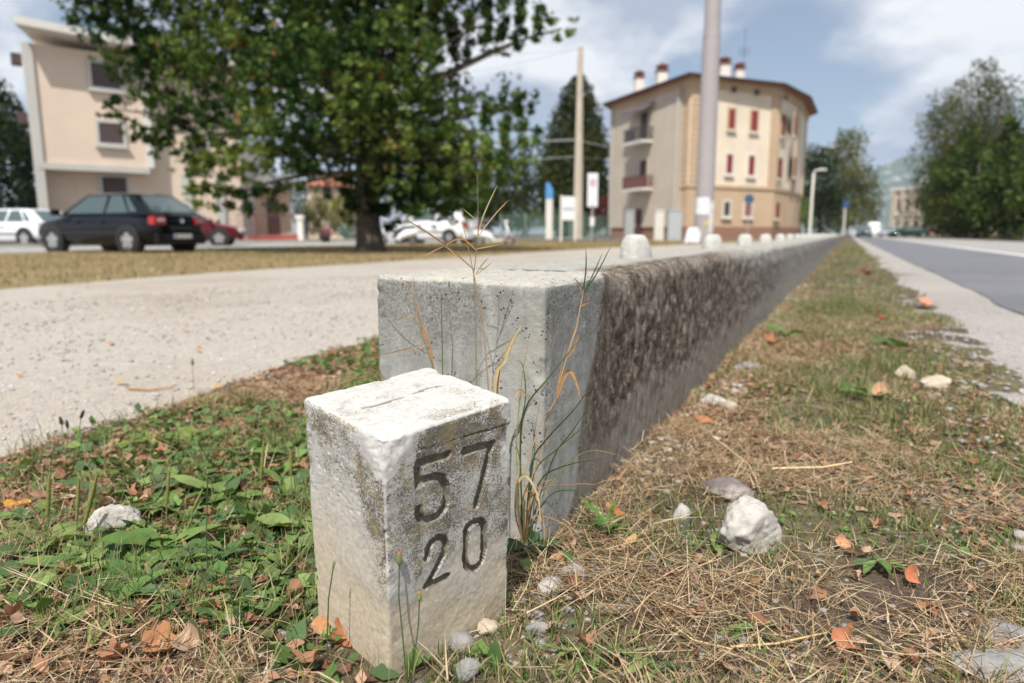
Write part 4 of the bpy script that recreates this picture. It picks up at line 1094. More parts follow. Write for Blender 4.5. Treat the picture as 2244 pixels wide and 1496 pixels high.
for nm, pts, y0, y1, w, c in [
    ('stem', [(1072, 1250), (1070, 850), (1058, 690), (1042, 620), (1030, 560), (1012, 480)], 0.905, 0.875, 0.0011, STRAW),
    ('stem', [(1044, 1240), (1044, 850), (1042, 700), (1038, 600), (1046, 540), (1048, 470), (1046, 382)], 0.90, 0.87, 0.0009, YG),
    ('blade', [(1040, 592), (985, 545), (930, 505), (887, 480)], 0.885, 0.84, 0.0024, STRAW),
    ('blade', [(1044, 548), (1010, 522), (965, 542), (922, 565)], 0.88, 0.86, 0.0022, ORNG),
    ('blade', [(1046, 520), (1060, 470), (1090, 405)], 0.875, 0.86, 0.0016, PALE),
    ('blade', [(1046, 520), (1080, 475), (1114, 438)], 0.875, 0.89, 0.0015, STRAW),
    ('blade', [(1044, 545), (1090, 535), (1130, 517)], 0.88, 0.86, 0.0017, ORNG),
    ('blade', [(1047, 485), (1030, 470), (1012, 455)], 0.875, 0.88, 0.0012, YG),
    ('blade', [(1043, 600), (1058, 578), (1070, 565)], 0.885, 0.875, 0.0013, STRAW),
    ('blade', [(1043, 602), (1062, 588), (1078, 575)], 0.885, 0.88, 0.0012, STRAW)]:
    P_ = pp(pts, y0, y1)
    if nm == 'stem': stem('stem', P_, w, w * 0.4, c, e, o_)
    else: ribbon('blade', P_, w * 0.6, w, c, e, M['blade'], o_)
e, o_ = clump(968, 1230, 'dry grass tuft leaning left against the wall behind the milestone')
for nm, pts, y0, y1, w, c in [
    ('stem', [(985, 1230), (950, 810), (925, 730), (908, 660), (895, 625), (848, 606)], 0.93, 0.90, 0.0010, STRAW),
    ('stem', [(975, 1230), (948, 800), (920, 720), (900, 680), (888, 655)], 0.925, 0.91, 0.0009, YG),
    ('blade', [(960, 1000), (948, 800), (935, 740), (920, 705), (913, 640)], 0.93, 0.92, 0.0035, ORNG),
    ('blade', [(965, 1000), (952, 820), (938, 750), (930, 690)], 0.93, 0.935, 0.002, STRAW),
    ('blade', [(972, 1100), (970, 820), (968, 700), (966, 640)], 0.935, 0.93, 0.0014, GRN),
    ('blade', [(985, 1100), (990, 820), (992, 760), (985, 700)], 0.935, 0.94, 0.0012, GRN),
    ('blade', [(935, 755), (890, 765), (838, 778)], 0.92, 0.89, 0.0018, ORNG),
    ('blade', [(935, 775), (885, 740), (835, 680)], 0.92, 0.91, 0.0010, GRN),
    ('blade', [(902, 690), (885, 697), (866, 700)], 0.915, 0.90, 0.0014, STRAW)]:
    P_ = pp(pts, y0, y1)
    if nm == 'stem': stem('stem', P_, w, w * 0.4, c, e, o_)
    else: ribbon('blade', P_, w * 0.6, w, c, e, M['blade'], o_)
e, o_ = clump(1092, 1240, 'broad straw-coloured grass blade standing before the wall face')
ribbon('blade', pp([(1080, 1100), (1085, 840), (1105, 790), (1122, 745), (1143, 712)], 0.88, 0.86), 0.0014, 0.0062, PALE, e, M['blade'], o_)
ribbon('blade', pp([(1092, 1100), (1090, 840), (1112, 780), (1138, 716)], 0.885, 0.868), 0.001, 0.0034, ORNG, e, M['blade'], o_)
e, o_ = clump(1150, 1215, 'green and dry grass tuft splaying out between the milestone and the wall corner')
LST = []
for pts, y0, y1, w, c in [
    ([(1150, 1200), (1140, 1020), (1150, 900), (1200, 830), (1278, 735)], 0.86, 0.82, 0.0022, DGR), ([(1150, 1190), (1165, 1020), (1200, 960), (1260, 895), (1322, 808)], 0.85, 0.80, 0.0020, DGR),
    ([(1150, 1190), (1170, 1040), (1220, 985), (1290, 925), (1306, 895)], 0.85, 0.82, 0.0018, GRN), ([(1150, 1190), (1180, 1060), (1240, 1020), (1325, 1005)], 0.85, 0.80, 0.0018, DGR),
    ([(1150, 1190), (1200, 1090), (1260, 1075), (1322, 1100)], 0.85, 0.83, 0.0016, GRN), ([(1150, 1190), (1200, 1065), (1280, 990), (1352, 996)], 0.85, 0.80, 0.0016, YG),
    ([(1150, 1190), (1180, 1075), (1260, 1060), (1310, 1062)], 0.85, 0.83, 0.0014, ORNG), ([(1148, 1190), (1132, 1000), (1142, 850), (1150, 790), (1162, 730)], 0.86, 0.86, 0.0014, YG),
    ([(1148, 1190), (1140, 960), (1152, 870), (1145, 800), (1130, 790)], 0.87, 0.87, 0.0014, DGR), ([(1150, 1190), (1210, 1010), (1250, 950), (1300, 880)], 0.86, 0.83, 0.0016, DGR),
    ([(1150, 1180), (1150, 1050), (1180, 940), (1215, 880), (1225, 830), (1240, 750)], 0.86, 0.86, 0.0016, STRAW), ([(1150, 1180), (1175, 1020), (1195, 960), (1215, 900)], 0.84, 0.82, 0.0013, ORNG),
    ([(1220, 872), (1238, 822), (1255, 818), (1275, 880)], 0.86, 0.85, 0.0050, ORNG), ([(1130, 870), (1138, 855), (1158, 870), (1190, 910)], 0.85, 0.86, 0.0024, STRAW),
    ([(1225, 840), (1250, 755), (1262, 720), (1270, 680), (1282, 620)], 0.87, 0.88, 0.0018, STRAW), ([(1245, 780), (1258, 760), (1268, 735)], 0.87, 0.865, 0.0032, ORNG),
    ([(1278, 640), (1284, 590), (1284, 545)], 0.88, 0.87, 0.0017, DGR), ([(1276, 650), (1300, 600), (1320, 555)], 0.88, 0.86, 0.0015, GRN), ([(1278, 645), (1310, 595), (1338, 540)], 0.88, 0.87, 0.0016, DGR),
    ([(1276, 645), (1270, 625), (1258, 608)], 0.88, 0.87, 0.0018, STRAW), ([(1270, 672), (1285, 664), (1298, 658)], 0.88, 0.87, 0.0022, ORNG),
    ([(1145, 1190), (1132, 1080), (1150, 1040), (1178, 1085), (1185, 1150)], 0.81, 0.80, 0.0034, PALE), ([(1148, 1190), (1150, 1090), (1165, 1080), (1190, 1140), (1192, 1195)], 0.82, 0.82, 0.0030, STRAW),
    ([(1150, 1195), (1135, 1100), (1140, 1020), (1128, 960)], 0.82, 0.82, 0.0016, GRN), ([(1150, 1195), (1160, 1100), (1185, 1060), (1210, 1050)], 0.83, 0.82, 0.0020, ORNG),
    ([(1150, 1195), (1142, 1110), (1165, 1040), (1170, 990)], 0.83, 0.84, 0.0016, DGR), ([(1150, 1195), (1170, 1130), (1240, 1150), (1260, 1190)], 0.83, 0.82, 0.0018, STRAW),
    ([(1150, 1195), (1130, 1130), (1132, 1060), (1140, 1010)], 0.81, 0.82, 0.0020, STRAW)]:
    ribbon('blade', pp(pts, y0, y1), w * 0.7, w * 1.05, c, e, M['blade'], o_)
# dry splay left of the milestone top
e, o_ = clump(838, 1000, 'thin dry grass blades fanning left behind the milestone top')
for pts in ([(850, 1000), (830, 832), (790, 818), (706, 790)], [(850, 1000), (835, 828), (805, 800), (775, 790)], [(850, 1000), (832, 835), (770, 830), (700, 832)], [(850, 1000), (838, 830), (815, 800), (800, 785)], [(850, 1000), (820, 835), (770, 832), (720, 850)]):
    ribbon('blade', pp(pts, 1.05, 1.0), 0.0008, 0.0014, STRAW, e, M['blade'], o_)

# ---- flower stalks
def bud_stalk(pts, Y, label, budL=0.013, tipc=(0.55, 0.22, 0.05)):
    P_ = pp(pts, Y, Y); b0 = gr(pts[0][0], pts[0][1]); off = Vector((P_[0].x, P_[0].y, 0)); P_[0].z = min(P_[0].z, 0.002)
    e = empty('bud_stalk', off); tag(e, label, 'flower stalk', 'hawkbit stalks')
    stem('stem', P_, 0.0008, 0.0007, (0.09, 0.14, 0.07), e, off, 6)
    tp = P_[-1] - off; d = (P_[-1] - P_[-2]).normalized()
    n = 10; mb = MB(); prof = [(0.0009, 0), (0.0026, 0.15), (0.0030, 0.4), (0.0021, 0.72), (0.0014, 0.85)]
    mb.tube([tp + d * (f * budL) for r, f in prof], [r * budL / 0.013 for r, f in prof], n)
    colored('bud', mb.v, [f for f in mb.f if len(f) <= 4], (0.20, 0.27, 0.11), M['weed'], e)
    mb = MB().tube([tp + d * budL * 0.8, tp + d * budL * 0.95, tp + d * budL * 1.12], [0.0016, 0.0019, 0.0011], 8)
    colored('petal_tuft', mb.v, [f for f in mb.f if len(f) <= 4], tipc, M['weed'], e)
bud_stalk([(892, 1494), (883, 1400), (874, 1310), (875, 1238)], 0.618, 'tall green flower stalk with orange-tipped bud before the milestone edge')
bud_stalk([(896, 1494), (908, 1440), (917, 1370), (919, 1318)], 0.612, 'shorter green flower stalk with yellow-tipped bud before the milestone', 0.010, (0.5, 0.32, 0.06))
bud_stalk([(718, 1490), (717, 1400), (720, 1310), (730, 1245)], 0.64, 'thin green flower stalk with closed bud before the milestone left face', 0.006, (0.25, 0.30, 0.10))
bud_stalk([(1218, 1440), (1219, 1390), (1222, 1300)], 0.74, 'green stalk with small knots right of the milestone', 0.006, (0.2, 0.3, 0.1))
bud_stalk([(480, 1490), (430, 1370), (350, 1300), (332, 1262)], 0.68, 'leaning flower stalk with shaggy bud at the lower left', 0.014, (0.45, 0.25, 0.14))
bud_stalk([(520, 1440), (470, 1330), (430, 1240), (412, 1205)], 0.76, 'leaning flower stalk with orange bud left of the milestone', 0.014, (0.5, 0.24, 0.10))
bud_stalk([(455, 1280), (452, 1180), (455, 1040)], 0.83, 'tall thin flower stalk with tiny bud left of the milestone', 0.006, (0.3, 0.35, 0.15))
bud_stalk([(545, 1480), (520, 1380), (500, 1270), (498, 1245)], 0.70, 'short flower stalk with small bud in the lower left weeds', 0.008, (0.3, 0.3, 0.12))
bud_stalk([(1975, 960), (1980, 900), (1995, 845)], 1.30, 'thin green flower stalk standing on the verge right of the wall', 0.010, (0.3, 0.33, 0.12))
bud_stalk([(455, 900), (425, 850), (422, 800)], 1.9, 'small flower stalk at the edge of the gravel path', 0.02, (0.30, 0.28, 0.12))
def spike(pts, Y, label, r=0.0033, frac=0.55, col=(0.27, 0.27, 0.09), into=None):
    P_ = pp(pts, Y, Y); off = Vector((P_[0].x, P_[0].y, 0)); P_[0].z = min(P_[0].z, 0.0)
    if into: e = into; off = Vector(into.location)
    else: e = empty('plantain_spike', off); tag(e, label, 'flower stalk', 'plantain spikes')
    stem('stem', P_, 0.0010, 0.0009, (0.28, 0.26, 0.12), e, off, 6)
    a, b_ = P_[-2] - off, P_[-1] - off; n = 22; pts2, rs = [], []
    for i in range(n + 1):
        f = i / n; pts2.append(a.lerp(b_, f)); rs.append(r * (0.55 + 0.45 * math.sin(min(1, f * 1.4 + 0.15) * math.pi * 0.6)) * (1.18 if i % 2 else 0.82) * (1 - 0.6 * f ** 4))
    mb = MB().tube(pts2, rs, 8); colored('seed_head', mb.v, [f for f in mb.f if len(f) <= 4], col, M['weed'], e)
spike([(104, 1200), (104, 1130), (108, 1040)], 0.93, 'upright plantain seed spike at the left, first of three')
spike([(168, 1190), (168, 1140), (173, 1048)], 0.92, 'upright plantain seed spike at the left, middle of three', 0.0028)
spike([(178, 1200), (186, 1145), (213, 1038)], 0.91, 'leaning plantain seed spike at the left, beside the cracked stone', 0.0036)
spike([(365, 1150), (365, 1105), (371, 1030)], 1.0, 'thin plantain seed spike behind the cracked stone', 0.0026)
spike([(415, 1160), (422, 1120), (445, 1070)], 0.98, 'leaning plantain seed spike in the weeds left of the milestone', 0.0026)
spike([(575, 1100), (572, 1050), (578, 965)], 1.08, 'plantain seed spike in the weeds just left of the milestone', 0.003)
spike([(640, 1085), (638, 1040), (637, 985)], 1.08, 'short plantain seed spike beside the milestone', 0.003)
p = gr(140, 985); tuft = empty('seed_head_tuft', (p.x, p.y, 0)); tag(tuft, 'little tuft of dark seed heads at the edge of the gravel path', 'flower stalk')
for k, (u0, v0, u1, v1) in enumerate([(140, 985, 131, 912), (150, 985, 146, 920), (170, 985, 184, 898), (112, 985, 105, 948), (128, 985, 120, 950), (152, 990, 142, 948)]):
    spike([(u0, v0), ((u0 + u1) / 2, v1 + 18), (u1, v1)], 1.45, 'little tuft of dark seed heads at the edge of the gravel path', 0.0035, 0.3, (0.10, 0.075, 0.05), tuft)
# twigs
def twig(pts, r, label, col=(0.17, 0.13, 0.10), lift=0.008):
    P_ = [gr(u, v) + Vector((0, 0, lift)) for u, v in pts]; off = P_[0].copy()
    mb = MB().tube([p - off for p in P_], [r * (1 - 0.35 * i / (len(P_) - 1)) for i in range(len(P_))], 7)
    o = mb.build('twig', plain('twig_bark', col, 0.9, 0.3, 80), None, True); o.location = off; tag(o, label, 'twig', 'twigs and stalks on the ground')
twig([(1748, 1245), (1738, 1300), (1742, 1345), (1736, 1395)], 0.0021, 'grey crooked twig pointing towards the camera right of the milestone')
twig([(2040, 1368), (2090, 1385), (2140, 1403)], 0.0016, 'grey straight twig in the straw at the right')
twig([(1600, 1440), (1700, 1432), (1822, 1405)], 0.0016, 'pale straw stalk lying across the lower right', (0.55, 0.40, 0.20), 0.012)
twig([(1430, 1330), (1470, 1390), (1520, 1425), (1600, 1444)], 0.0014, 'pale bent straw stalk before the lower right weed', (0.55, 0.42, 0.22), 0.012)
twig([(280, 856), (330, 860), (382, 854)], 0.004, 'brown twig lying on the gravel path', (0.35, 0.2, 0.1))
twig([(1690, 1055), (1800, 1052), (1865, 1040)], 0.0022, 'pale straw stalk behind the big whitish stone', (0.60, 0.48, 0.27), 0.025)
twig([(1560, 975), (1640, 1040), (1660, 1085)], 0.0016, 'bent pale stalk beside the banded stone', (0.58, 0.45, 0.26), 0.02)
twig([(2140, 1145), (2170, 1150), (2205, 1158)], 0.003, 'short brown twig at the right edge of the verge', (0.25, 0.14, 0.09))
# ------------------------------------------------------------------ trees
M['tree_leaf'] = leafmat('tree_leaf', 0.6, 0.28, (0.95, 1.0, 0.30), 0.08)
M['bark'] = plain('bark', (0.10, 0.08, 0.06), 0.95, 0.35, 9, bump=0.8, bscale=18)
M['pale_bark'] = plain('pale_bark', (0.24, 0.21, 0.17), 0.95, 0.3, 6, bump=0.6, bscale=12)
STAR = [(0.0, 0.0)] + [(r * math.cos(a), r * math.sin(a)) for a, r in ((-0.95, 0.80), (-0.38, 0.50), (0.0, 1.0), (0.38, 0.50), (0.95, 0.80))]
DIAM = [(0.0, 0.0), (0.35, -0.33), (1.0, 0.0), (0.35, 0.33)]
def leaf_cloud(centers, radii, counts, size, cols, seed, shape=DIAM, shell=0.55, flat=0.9, up=0.5, clump=0.0, tipcols=None, tipf=0.0):
    r_ = np.random.default_rng(seed); P, Rn = [], []
    for c, r, n in zip(centers, radii, counts):
        d = r_.normal(size=(n, 3)); d /= np.linalg.norm(d, axis=1, keepdims=True)
        rr = np.maximum(r_.uniform(0, 1, n) ** (1 / 3.0), shell * r_.uniform(0.7, 1.2, n))
        lump = 1 + 0.34 * fbm(d * 2.3 + np.array(c) * 0.7, seed + 3, 3)
        q = np.array(c) + d * (rr * r * lump)[:, None] * np.array([1, 1, flat])
        P.append(q); Rn.append(rr)
    P = np.concatenate(P); Rn = np.concatenate(Rn)
    if clump:    # twigs: pull leaves towards nearby points so that gaps open between the sprays
        g = np.floor(P / clump).astype(np.int64)
        J = np.stack([_hash(g[:, 0], g[:, 1], g[:, 2], k) * 0.5 + 0.5 for k in (1, 2, 3)], 1)
        T = (g + J) * clump; k = r_.uniform(0.25, 0.75, len(P))[:, None]
        P = P * (1 - k) + T * k
        keep = _hash(g[:, 0], g[:, 1], g[:, 2], 9) > -0.66; P, Rn = P[keep], Rn[keep]
    N = len(P)
    nrm = r_.normal(size=(N, 3)) + np.array([0, 0, up]); nrm /= np.linalg.norm(nrm, axis=1, keepdims=True)
    a = np.cross(nrm, r_.normal(size=(N, 3))); a /= np.maximum(1e-6, np.linalg.norm(a, axis=1, keepdims=True)); b = np.cross(nrm, a)
    sz = r_.uniform(size[0], size[1], N)[:, None]; k = len(shape)
    fold = r_.uniform(-0.25, 0.25, N)[:, None]
    V = np.stack([P + (a * sx + b * sy + nrm * (abs(sy) * fold)) * sz for sx, sy in shape], 1).reshape(-1, 3)
    F = np.arange(N * k).reshape(N, k)
    cl = fbm(P * 0.9, seed + 5, 3)
    idx = np.clip(((cl * 1.25 + 0.5) * len(cols) + r_.normal(0, 0.7, N)).astype(int), 0, len(cols) - 1)  # tone follows clumps; in the maple this paints sunlit and shaded foliage
    C = pick(cols, idx) * r_.uniform(0.75, 1.3, N)[:, None]
    if tipcols:
        spot = (fbm(P * 1.6 + 31, seed + 8, 2) > 0.18) & (r_.uniform(0, 1, N) < tipf)
        C = np.where(spot[:, None], pick(tipcols, r_.integers(0, len(tipcols), N)), C)
    return V, F, np.repeat(C, k, 0)
def add_crown(e, off, *a, **k):
    V, F, C = leaf_cloud(*a, **k)
    return link_mesh('crown', np_mesh('crown', V - np.array(off), F, cols=C), M['tree_leaf'], e)
def limb(mb, p0, p1, r0, r1, rnd, n=7, seg=5, sag=0.12):
    p0, p1 = Vector(p0), Vector(p1); L = (p1 - p0).length; pts, rs = [], []
    j = Vector((rnd.gauss(0, 1), rnd.gauss(0, 1), rnd.gauss(0, 0.6))) * L * 0.06
    for i in range(seg + 1):
        f = i / seg
        pts.append(p0.lerp(p1, f) + j * math.sin(f * math.pi) + Vector((0, 0, L * sag)) * math.sin(f * math.pi)); rs.append(r0 + (r1 - r0) * f)
    mb.tube(pts, rs, n, False)

# the big maple on the lawn
TY = 17.6
tb = gr(812, 551); tb = Vector((tb.x * TY / tb.y, TY, 0))
blobs = [(200, 15, 62, 0), (262, 70, 70, 0.6), (350, 40, 105, 0.4), (325, 140, 80, 0), (400, 190, 105, -0.6), (415, 300, 72, -0.4), (250, 238, 26, -0.3), (300, 290, 24, -0.3), (352, 310, 34, -0.3),
         (452, 375, 62, -0.6), (520, 425, 52, -0.7), (440, 428, 36, -0.6), (585, 430, 40, -0.7), (560, 300, 100, -1.6), (520, 150, 125, -1.0), (620, 60, 135, -0.8), (690, 190, 140, -1.9), (640, 345, 72, -1.8), (700, 330, 70, 0.5),
         (760, 60, 145, -0.6), (780, 270, 105, -1.2), (850, 150, 125, -1.2), (880, 40, 120, 0), (900, 270, 100, -1.0), (880, 375, 90, -1.3), (960, 330, 100, 0), (1000, 425, 62, 0.3), (940, 430, 60, -1.0), (1040, 440, 48, -0.6), (900, 450, 42, -1.2), (985, 380, 70, -1.2), (1120, 330, 52, -0.4), (1060, 350, 60, -1.0), (930, 380, 70, 1.0), (1010, 280, 70, -0.8),
         (975, 215, 70, 0.6), (1050, 300, 75, 0.3), (1085, 385, 58, 0.2), (1110, 235, 62, 0.2), (1165, 285, 34, 0), (1150, 225, 24, 0.2), (960, 60, 80, 0.5), (1040, 45, 60, 0.4), (1110, 35, 52, 0.4), (1175, 48, 40, 0.3),
         (1232, 62, 22, 0.3), (1080, 92, 26, 0.2), (1010, 110, 30, 0.2), (1130, 95, 18, 0.2), (700, 60, 120, 2.4), (600, 160, 100, 2.2), (850, 230, 120, 2.6), (980, 350, 80, 2.2), (480, 60, 110, 1.8), (800, 380, 70, 1.2),
         (790, 455, 30, -0.3), (856, 470, 38, -0.5), (830, 420, 60, 0.1), (760, 420, 40, 0.2),
         (300, -130, 140, 0), (480, -150, 180, -0.6), (700, -170, 210, -0.6), (920, -140, 180, 0), (1090, -70, 80, 0), (600, -330, 200, 0), (820, -330, 180, 0.6)]
tr = random.Random(5); ctr, rad, cnt = [], [], []
for (u, v, r, dy) in blobs:
    Yb = TY + dy + tr.uniform(-0.4, 0.4); c = at(u, v, Yb); ctr.append(tuple(c)); rr = r * Yb / FPX; rad.append(rr)
    cnt.append(int(60 + 1850 * rr ** 2.0))
maple = empty('maple_tree', tb); tag(maple, 'big maple tree with dark trunk and spreading green crown on the lawn', 'tree')
add_crown(maple, tb, ctr, rad, cnt, (0.085, 0.145), [(0.018, 0.042, 0.012), (0.030, 0.064, 0.016), (0.058, 0.105, 0.025), (0.105, 0.165, 0.040), (0.175, 0.23, 0.060)], 21, shape=STAR, shell=0.45, flat=0.95, up=0.7, clump=0.42,  # dark to light greens: sun and shade painted into leaf colour by clump
          tipcols=[(0.30, 0.20, 0.05), (0.34, 0.14, 0.05), (0.20, 0.20, 0.05)], tipf=0.09)
mb = MB(); fork = Vector((0.05, 0, 2.3))
pts = [(0, 0, -0.1), (0, 0, 0.15), (-0.03, 0, 0.7), (0.0, 0, 1.4), (0.05, 0, 2.3), (0.1, 0.1, 4.0), (0.0, 0.1, 6.5)]
mb.tube(pts, [0.45, 0.37, 0.30, 0.29, 0.31, 0.22, 0.12], 14, False)
mb.build('trunk', M['bark'], maple, True)
for k, c in enumerate(ctr):
    if rad[k] < 0.55 and k % 3: continue
    q = Vector(c) - tb; a0 = Vector((0.03, 0.02, min(1.5 + 0.33 * max(0, q.z), 5.5)))
    mb = MB(); limb(mb, a0, q, 0.13 if rad[k] > 1 else 0.08, 0.02, tr, 6, 5, 0.06)
    mb.build('branch', M['bark'], maple, True)

def simple_tree(name, base, blobs, Yc, leaf, dens, cols, seed, label, trunk_r=0.25, bark='bark', depth=0.7, group='trees in the background', shell=0.5, clump=0.0, up=0.5, cat='tree'):
    rr_ = random.Random(seed); e = empty(name, base); tag(e, label, cat, group)
    ctr, rad, cnt = [], [], []
    for (u, v, r) in blobs:
        Yb = Yc + rr_.uniform(-1, 1) * depth * r * Yc / FPX; c = at(u, v, Yb); ctr.append(tuple(c)); R0 = r * Yb / FPX; rad.append(R0); cnt.append(int(2.3 * dens * (R0 / leaf[1]) ** 2) + 20)
    add_crown(e, Vector(base), ctr, rad, cnt, leaf, cols, seed, shell=shell, clump=clump, up=up)
    top = max(c[2] for c in ctr); mb = MB()
    mb.tube([(0, 0, -0.1), (0.03, 0, top * 0.3), (0.0, 0.05, top * 0.6), (0.02, 0, top * 0.92)], [trunk_r, trunk_r * 0.8, trunk_r * 0.5, 0.03], 9, False)
    for c in ctr[::2]:
        q = Vector(c) - Vector(base); limb(mb, (0, 0, max(0.3, min(q.z * 0.6, top * 0.6))), q, trunk_r * 0.3, 0.02, rr_, 5, 4, 0.05)
    mb.build('trunk', M[bark], e, True); return e
DARKG = [(0.012, 0.022, 0.010), (0.020, 0.034, 0.014), (0.032, 0.050, 0.018), (0.045, 0.065, 0.022)]
OLIVE = [(0.035, 0.044, 0.011), (0.058, 0.066, 0.016), (0.082, 0.088, 0.022), (0.11, 0.112, 0.030)]
YELG = [(0.09, 0.10, 0.03), (0.13, 0.13, 0.035), (0.17, 0.16, 0.045), (0.20, 0.20, 0.05)]
MIDG = [(0.03, 0.05, 0.015), (0.05, 0.08, 0.02), (0.07, 0.11, 0.028), (0.10, 0.14, 0.035)]
def base_at(u, Y): p = at(u, 513, Y); return (p.x, Y, 0)
# dark evergreens at the left edge
simple_tree('evergreen_tree', base_at(-25, 44), [(-25, 200, 44), (10, 240, 40), (20, 330, 70), (-20, 260, 70), (-10, 330, 95), (0, 410, 110), (10, 470, 100), (-60, 300, 80), (-90, 420, 100), (35, 290, 38)], 44, (0.18, 0.34), 11, DARKG, 31, 'dark evergreen tree at the left edge beside the cream building')
simple_tree('evergreen_tree', base_at(75, 47), [(70, 350, 40), (85, 410, 50), (70, 470, 60), (105, 450, 32)], 47, (0.18, 0.34), 11, DARKG, 32, 'smaller dark evergreen bush tree against the cream building corner')
simple_tree('climbing_shrub', base_at(122, 41), [(122, 470, 16), (124, 440, 12), (118, 500, 18)], 41, (0.10, 0.18), 14, MIDG, 33, 'light green shrub at the foot of the cream building corner', 0.05, cat='shrub')
# the pointed conifer behind the utility pole
simple_tree('cypress_tree', base_at(1266, 78), [(1268, 185, 22), (1266, 215, 38), (1264, 255, 52), (1262, 300, 64), (1258, 350, 74), (1258, 400, 80), (1255, 450, 84), (1290, 330, 48), (1230, 380, 52), (1290, 420, 50)], 78, (0.28, 0.5), 26, OLIVE[:3] + DARKG[2:], 34, 'tall pointed conifer behind the concrete utility pole', 0.4, shell=0.75)
simple_tree('broad_tree', base_at(1150, 66), [(1130, 340, 40), (1150, 390, 55), (1110, 410, 60), (1180, 430, 50), (1130, 460, 50), (1090, 450, 45)], 66, (0.25, 0.42), 11, DARKG[1:] + OLIVE[:2], 35, 'dark tree between the maple and the pointed conifer', 0.3)
simple_tree('broad_tree', base_at(1040, 70), [(1050, 430, 60), (1000, 445, 55), (950, 450, 60), (1075, 470, 40), (905, 455, 50)], 70, (0.25, 0.42), 11, MIDG[:3], 36, 'mid green tree behind the white parked car', 0.3)
simple_tree('broad_tree', base_at(690, 74), [(680, 350, 35), (660, 390, 40), (650, 430, 40)], 74, (0.25, 0.42), 10, MIDG, 37, 'green tree behind the cream building and the maple trunk', 0.3)
simple_tree('garden_hedge', base_at(700, 44), [(665, 470, 26), (690, 455, 30), (720, 450, 32), (750, 455, 30), (680, 495, 26), (715, 490, 30), (750, 492, 28), (775, 470, 28)], 44, (0.09, 0.16), 14, YELG + [(0.24, 0.27, 0.05)], 38, 'yellow-green garden hedge behind the maple trunk', 0.06, cat='hedge')
simple_tree('red_shrub', base_at(1328, 66), [(1318, 455, 24), (1332, 470, 26), (1310, 480, 22), (1335, 440, 18), (1345, 490, 22)], 66, (0.14, 0.24), 12, [(0.12, 0.03, 0.025), (0.17, 0.045, 0.035), (0.10, 0.05, 0.03)], 39, 'dark red shrub behind the sign panel', 0.06, cat='shrub')
simple_tree('fence_hedge', base_at(1150, 60), [(1120, 490, 20), (1150, 488, 22), (1180, 480, 24), (1215, 478, 24), (1245, 490, 20), (1275, 488, 20), (1305, 495, 16)], 60, (0.14, 0.26), 12, OLIVE + MIDG[1:], 40, 'olive hedge growing along the green mesh fence', 0.06, cat='hedge')
# right of the yellow building
simple_tree('broad_tree', base_at(1795, 100), [(1775, 345, 34), (1800, 360, 40), (1790, 400, 48), (1800, 440, 50), (1765, 440, 36), (1830, 430, 32), (1800, 480, 44)], 100, (0.35, 0.6), 11, DARKG[1:] + OLIVE[:1], 41, 'dark tree at the right end of the yellow building', 0.35)
simple_tree('ball_shrub', base_at(1765, 66), [(1765, 455, 20), (1758, 475, 18), (1770, 480, 16)], 66, (0.10, 0.2), 14, [(0.13, 0.19, 0.05), (0.17, 0.23, 0.07), (0.10, 0.15, 0.04)], 42, 'light green rounded shrub by the yellow building', 0.06, cat='shrub')
simple_tree('roadside_tree', base_at(1868, 150), [(1850, 330, 34), (1870, 310, 34), (1860, 360, 44), (1880, 390, 44), (1890, 430, 42), (1860, 420, 44), (1880, 470, 46), (1905, 460, 28), (1850, 470, 40)], 150, (0.5, 0.9), 8, YELG[:3] + OLIVE[2:], 43, 'tall yellow-green roadside tree at the end of the wall', 0.4, shell=0.3)
simple_tree('roadside_tree', base_at(1835, 125), [(1818, 340, 26), (1835, 380, 34), (1830, 430, 36), (1840, 470, 36), (1850, 300, 22)], 125, (0.45, 0.75), 7, OLIVE, 44, 'thin olive roadside tree behind the street lamp', 0.35, shell=0.3)
# the row along the far side of the road
def row_tree(u, Y, k, h, label, top=0.0, thin=False):
    b0 = base_at(u, Y); q = Y / FPX; r_ = random.Random(90 + k)
    bl = []
    for j in range(11):
        f = j / 10.0; rad_ = (0.30 * h * math.sin(math.pi * (0.24 + 0.69 * f))) / q
        v = 513 - (0.06 * h + f * 0.88 * h) / q
        bl.append((u + r_.uniform(-0.5, 0.5) * rad_, v, rad_ * r_.uniform(0.6, 0.85)))
        bl.append((u + r_.uniform(-1.0, 1.0) * rad_, v + r_.uniform(-10, 10), rad_ * r_.uniform(0.35, 0.6)))
    return simple_tree('roadside_tree', b0, bl, Y, (0.26, 0.48) if not thin else (0.2, 0.36), 11 if not thin else 4.6, MIDG[:4] if not thin else OLIVE, 60 + k, label, 0.32, 'pale_bark', 0.8, 'trees along the far side of the road', 0.4)
row_tree(2330, 42, 1, 9.0, 'dense dark roadside tree cut off by the right edge')
row_tree(2215, 52, 2, 9.0, 'dense dark roadside tree, the nearest one wholly in view')
row_tree(2130, 62, 3, 10.0, 'dark roadside tree, second along the far side of the road')
row_tree(2108, 76, 4, 11.0, 'dark roadside tree, third along the far side of the road')
row_tree(2078, 92, 5, 12.0, 'dark roadside tree nearest the distant pale building')
row_tree(2160, 70, 6, 18.5, 'tall thin-crowned tree rising above the dark roadside trees', thin=True)
row_tree(2090, 98, 7, 22.5, 'tall sparse tree rising behind the dark roadside trees', thin=True)
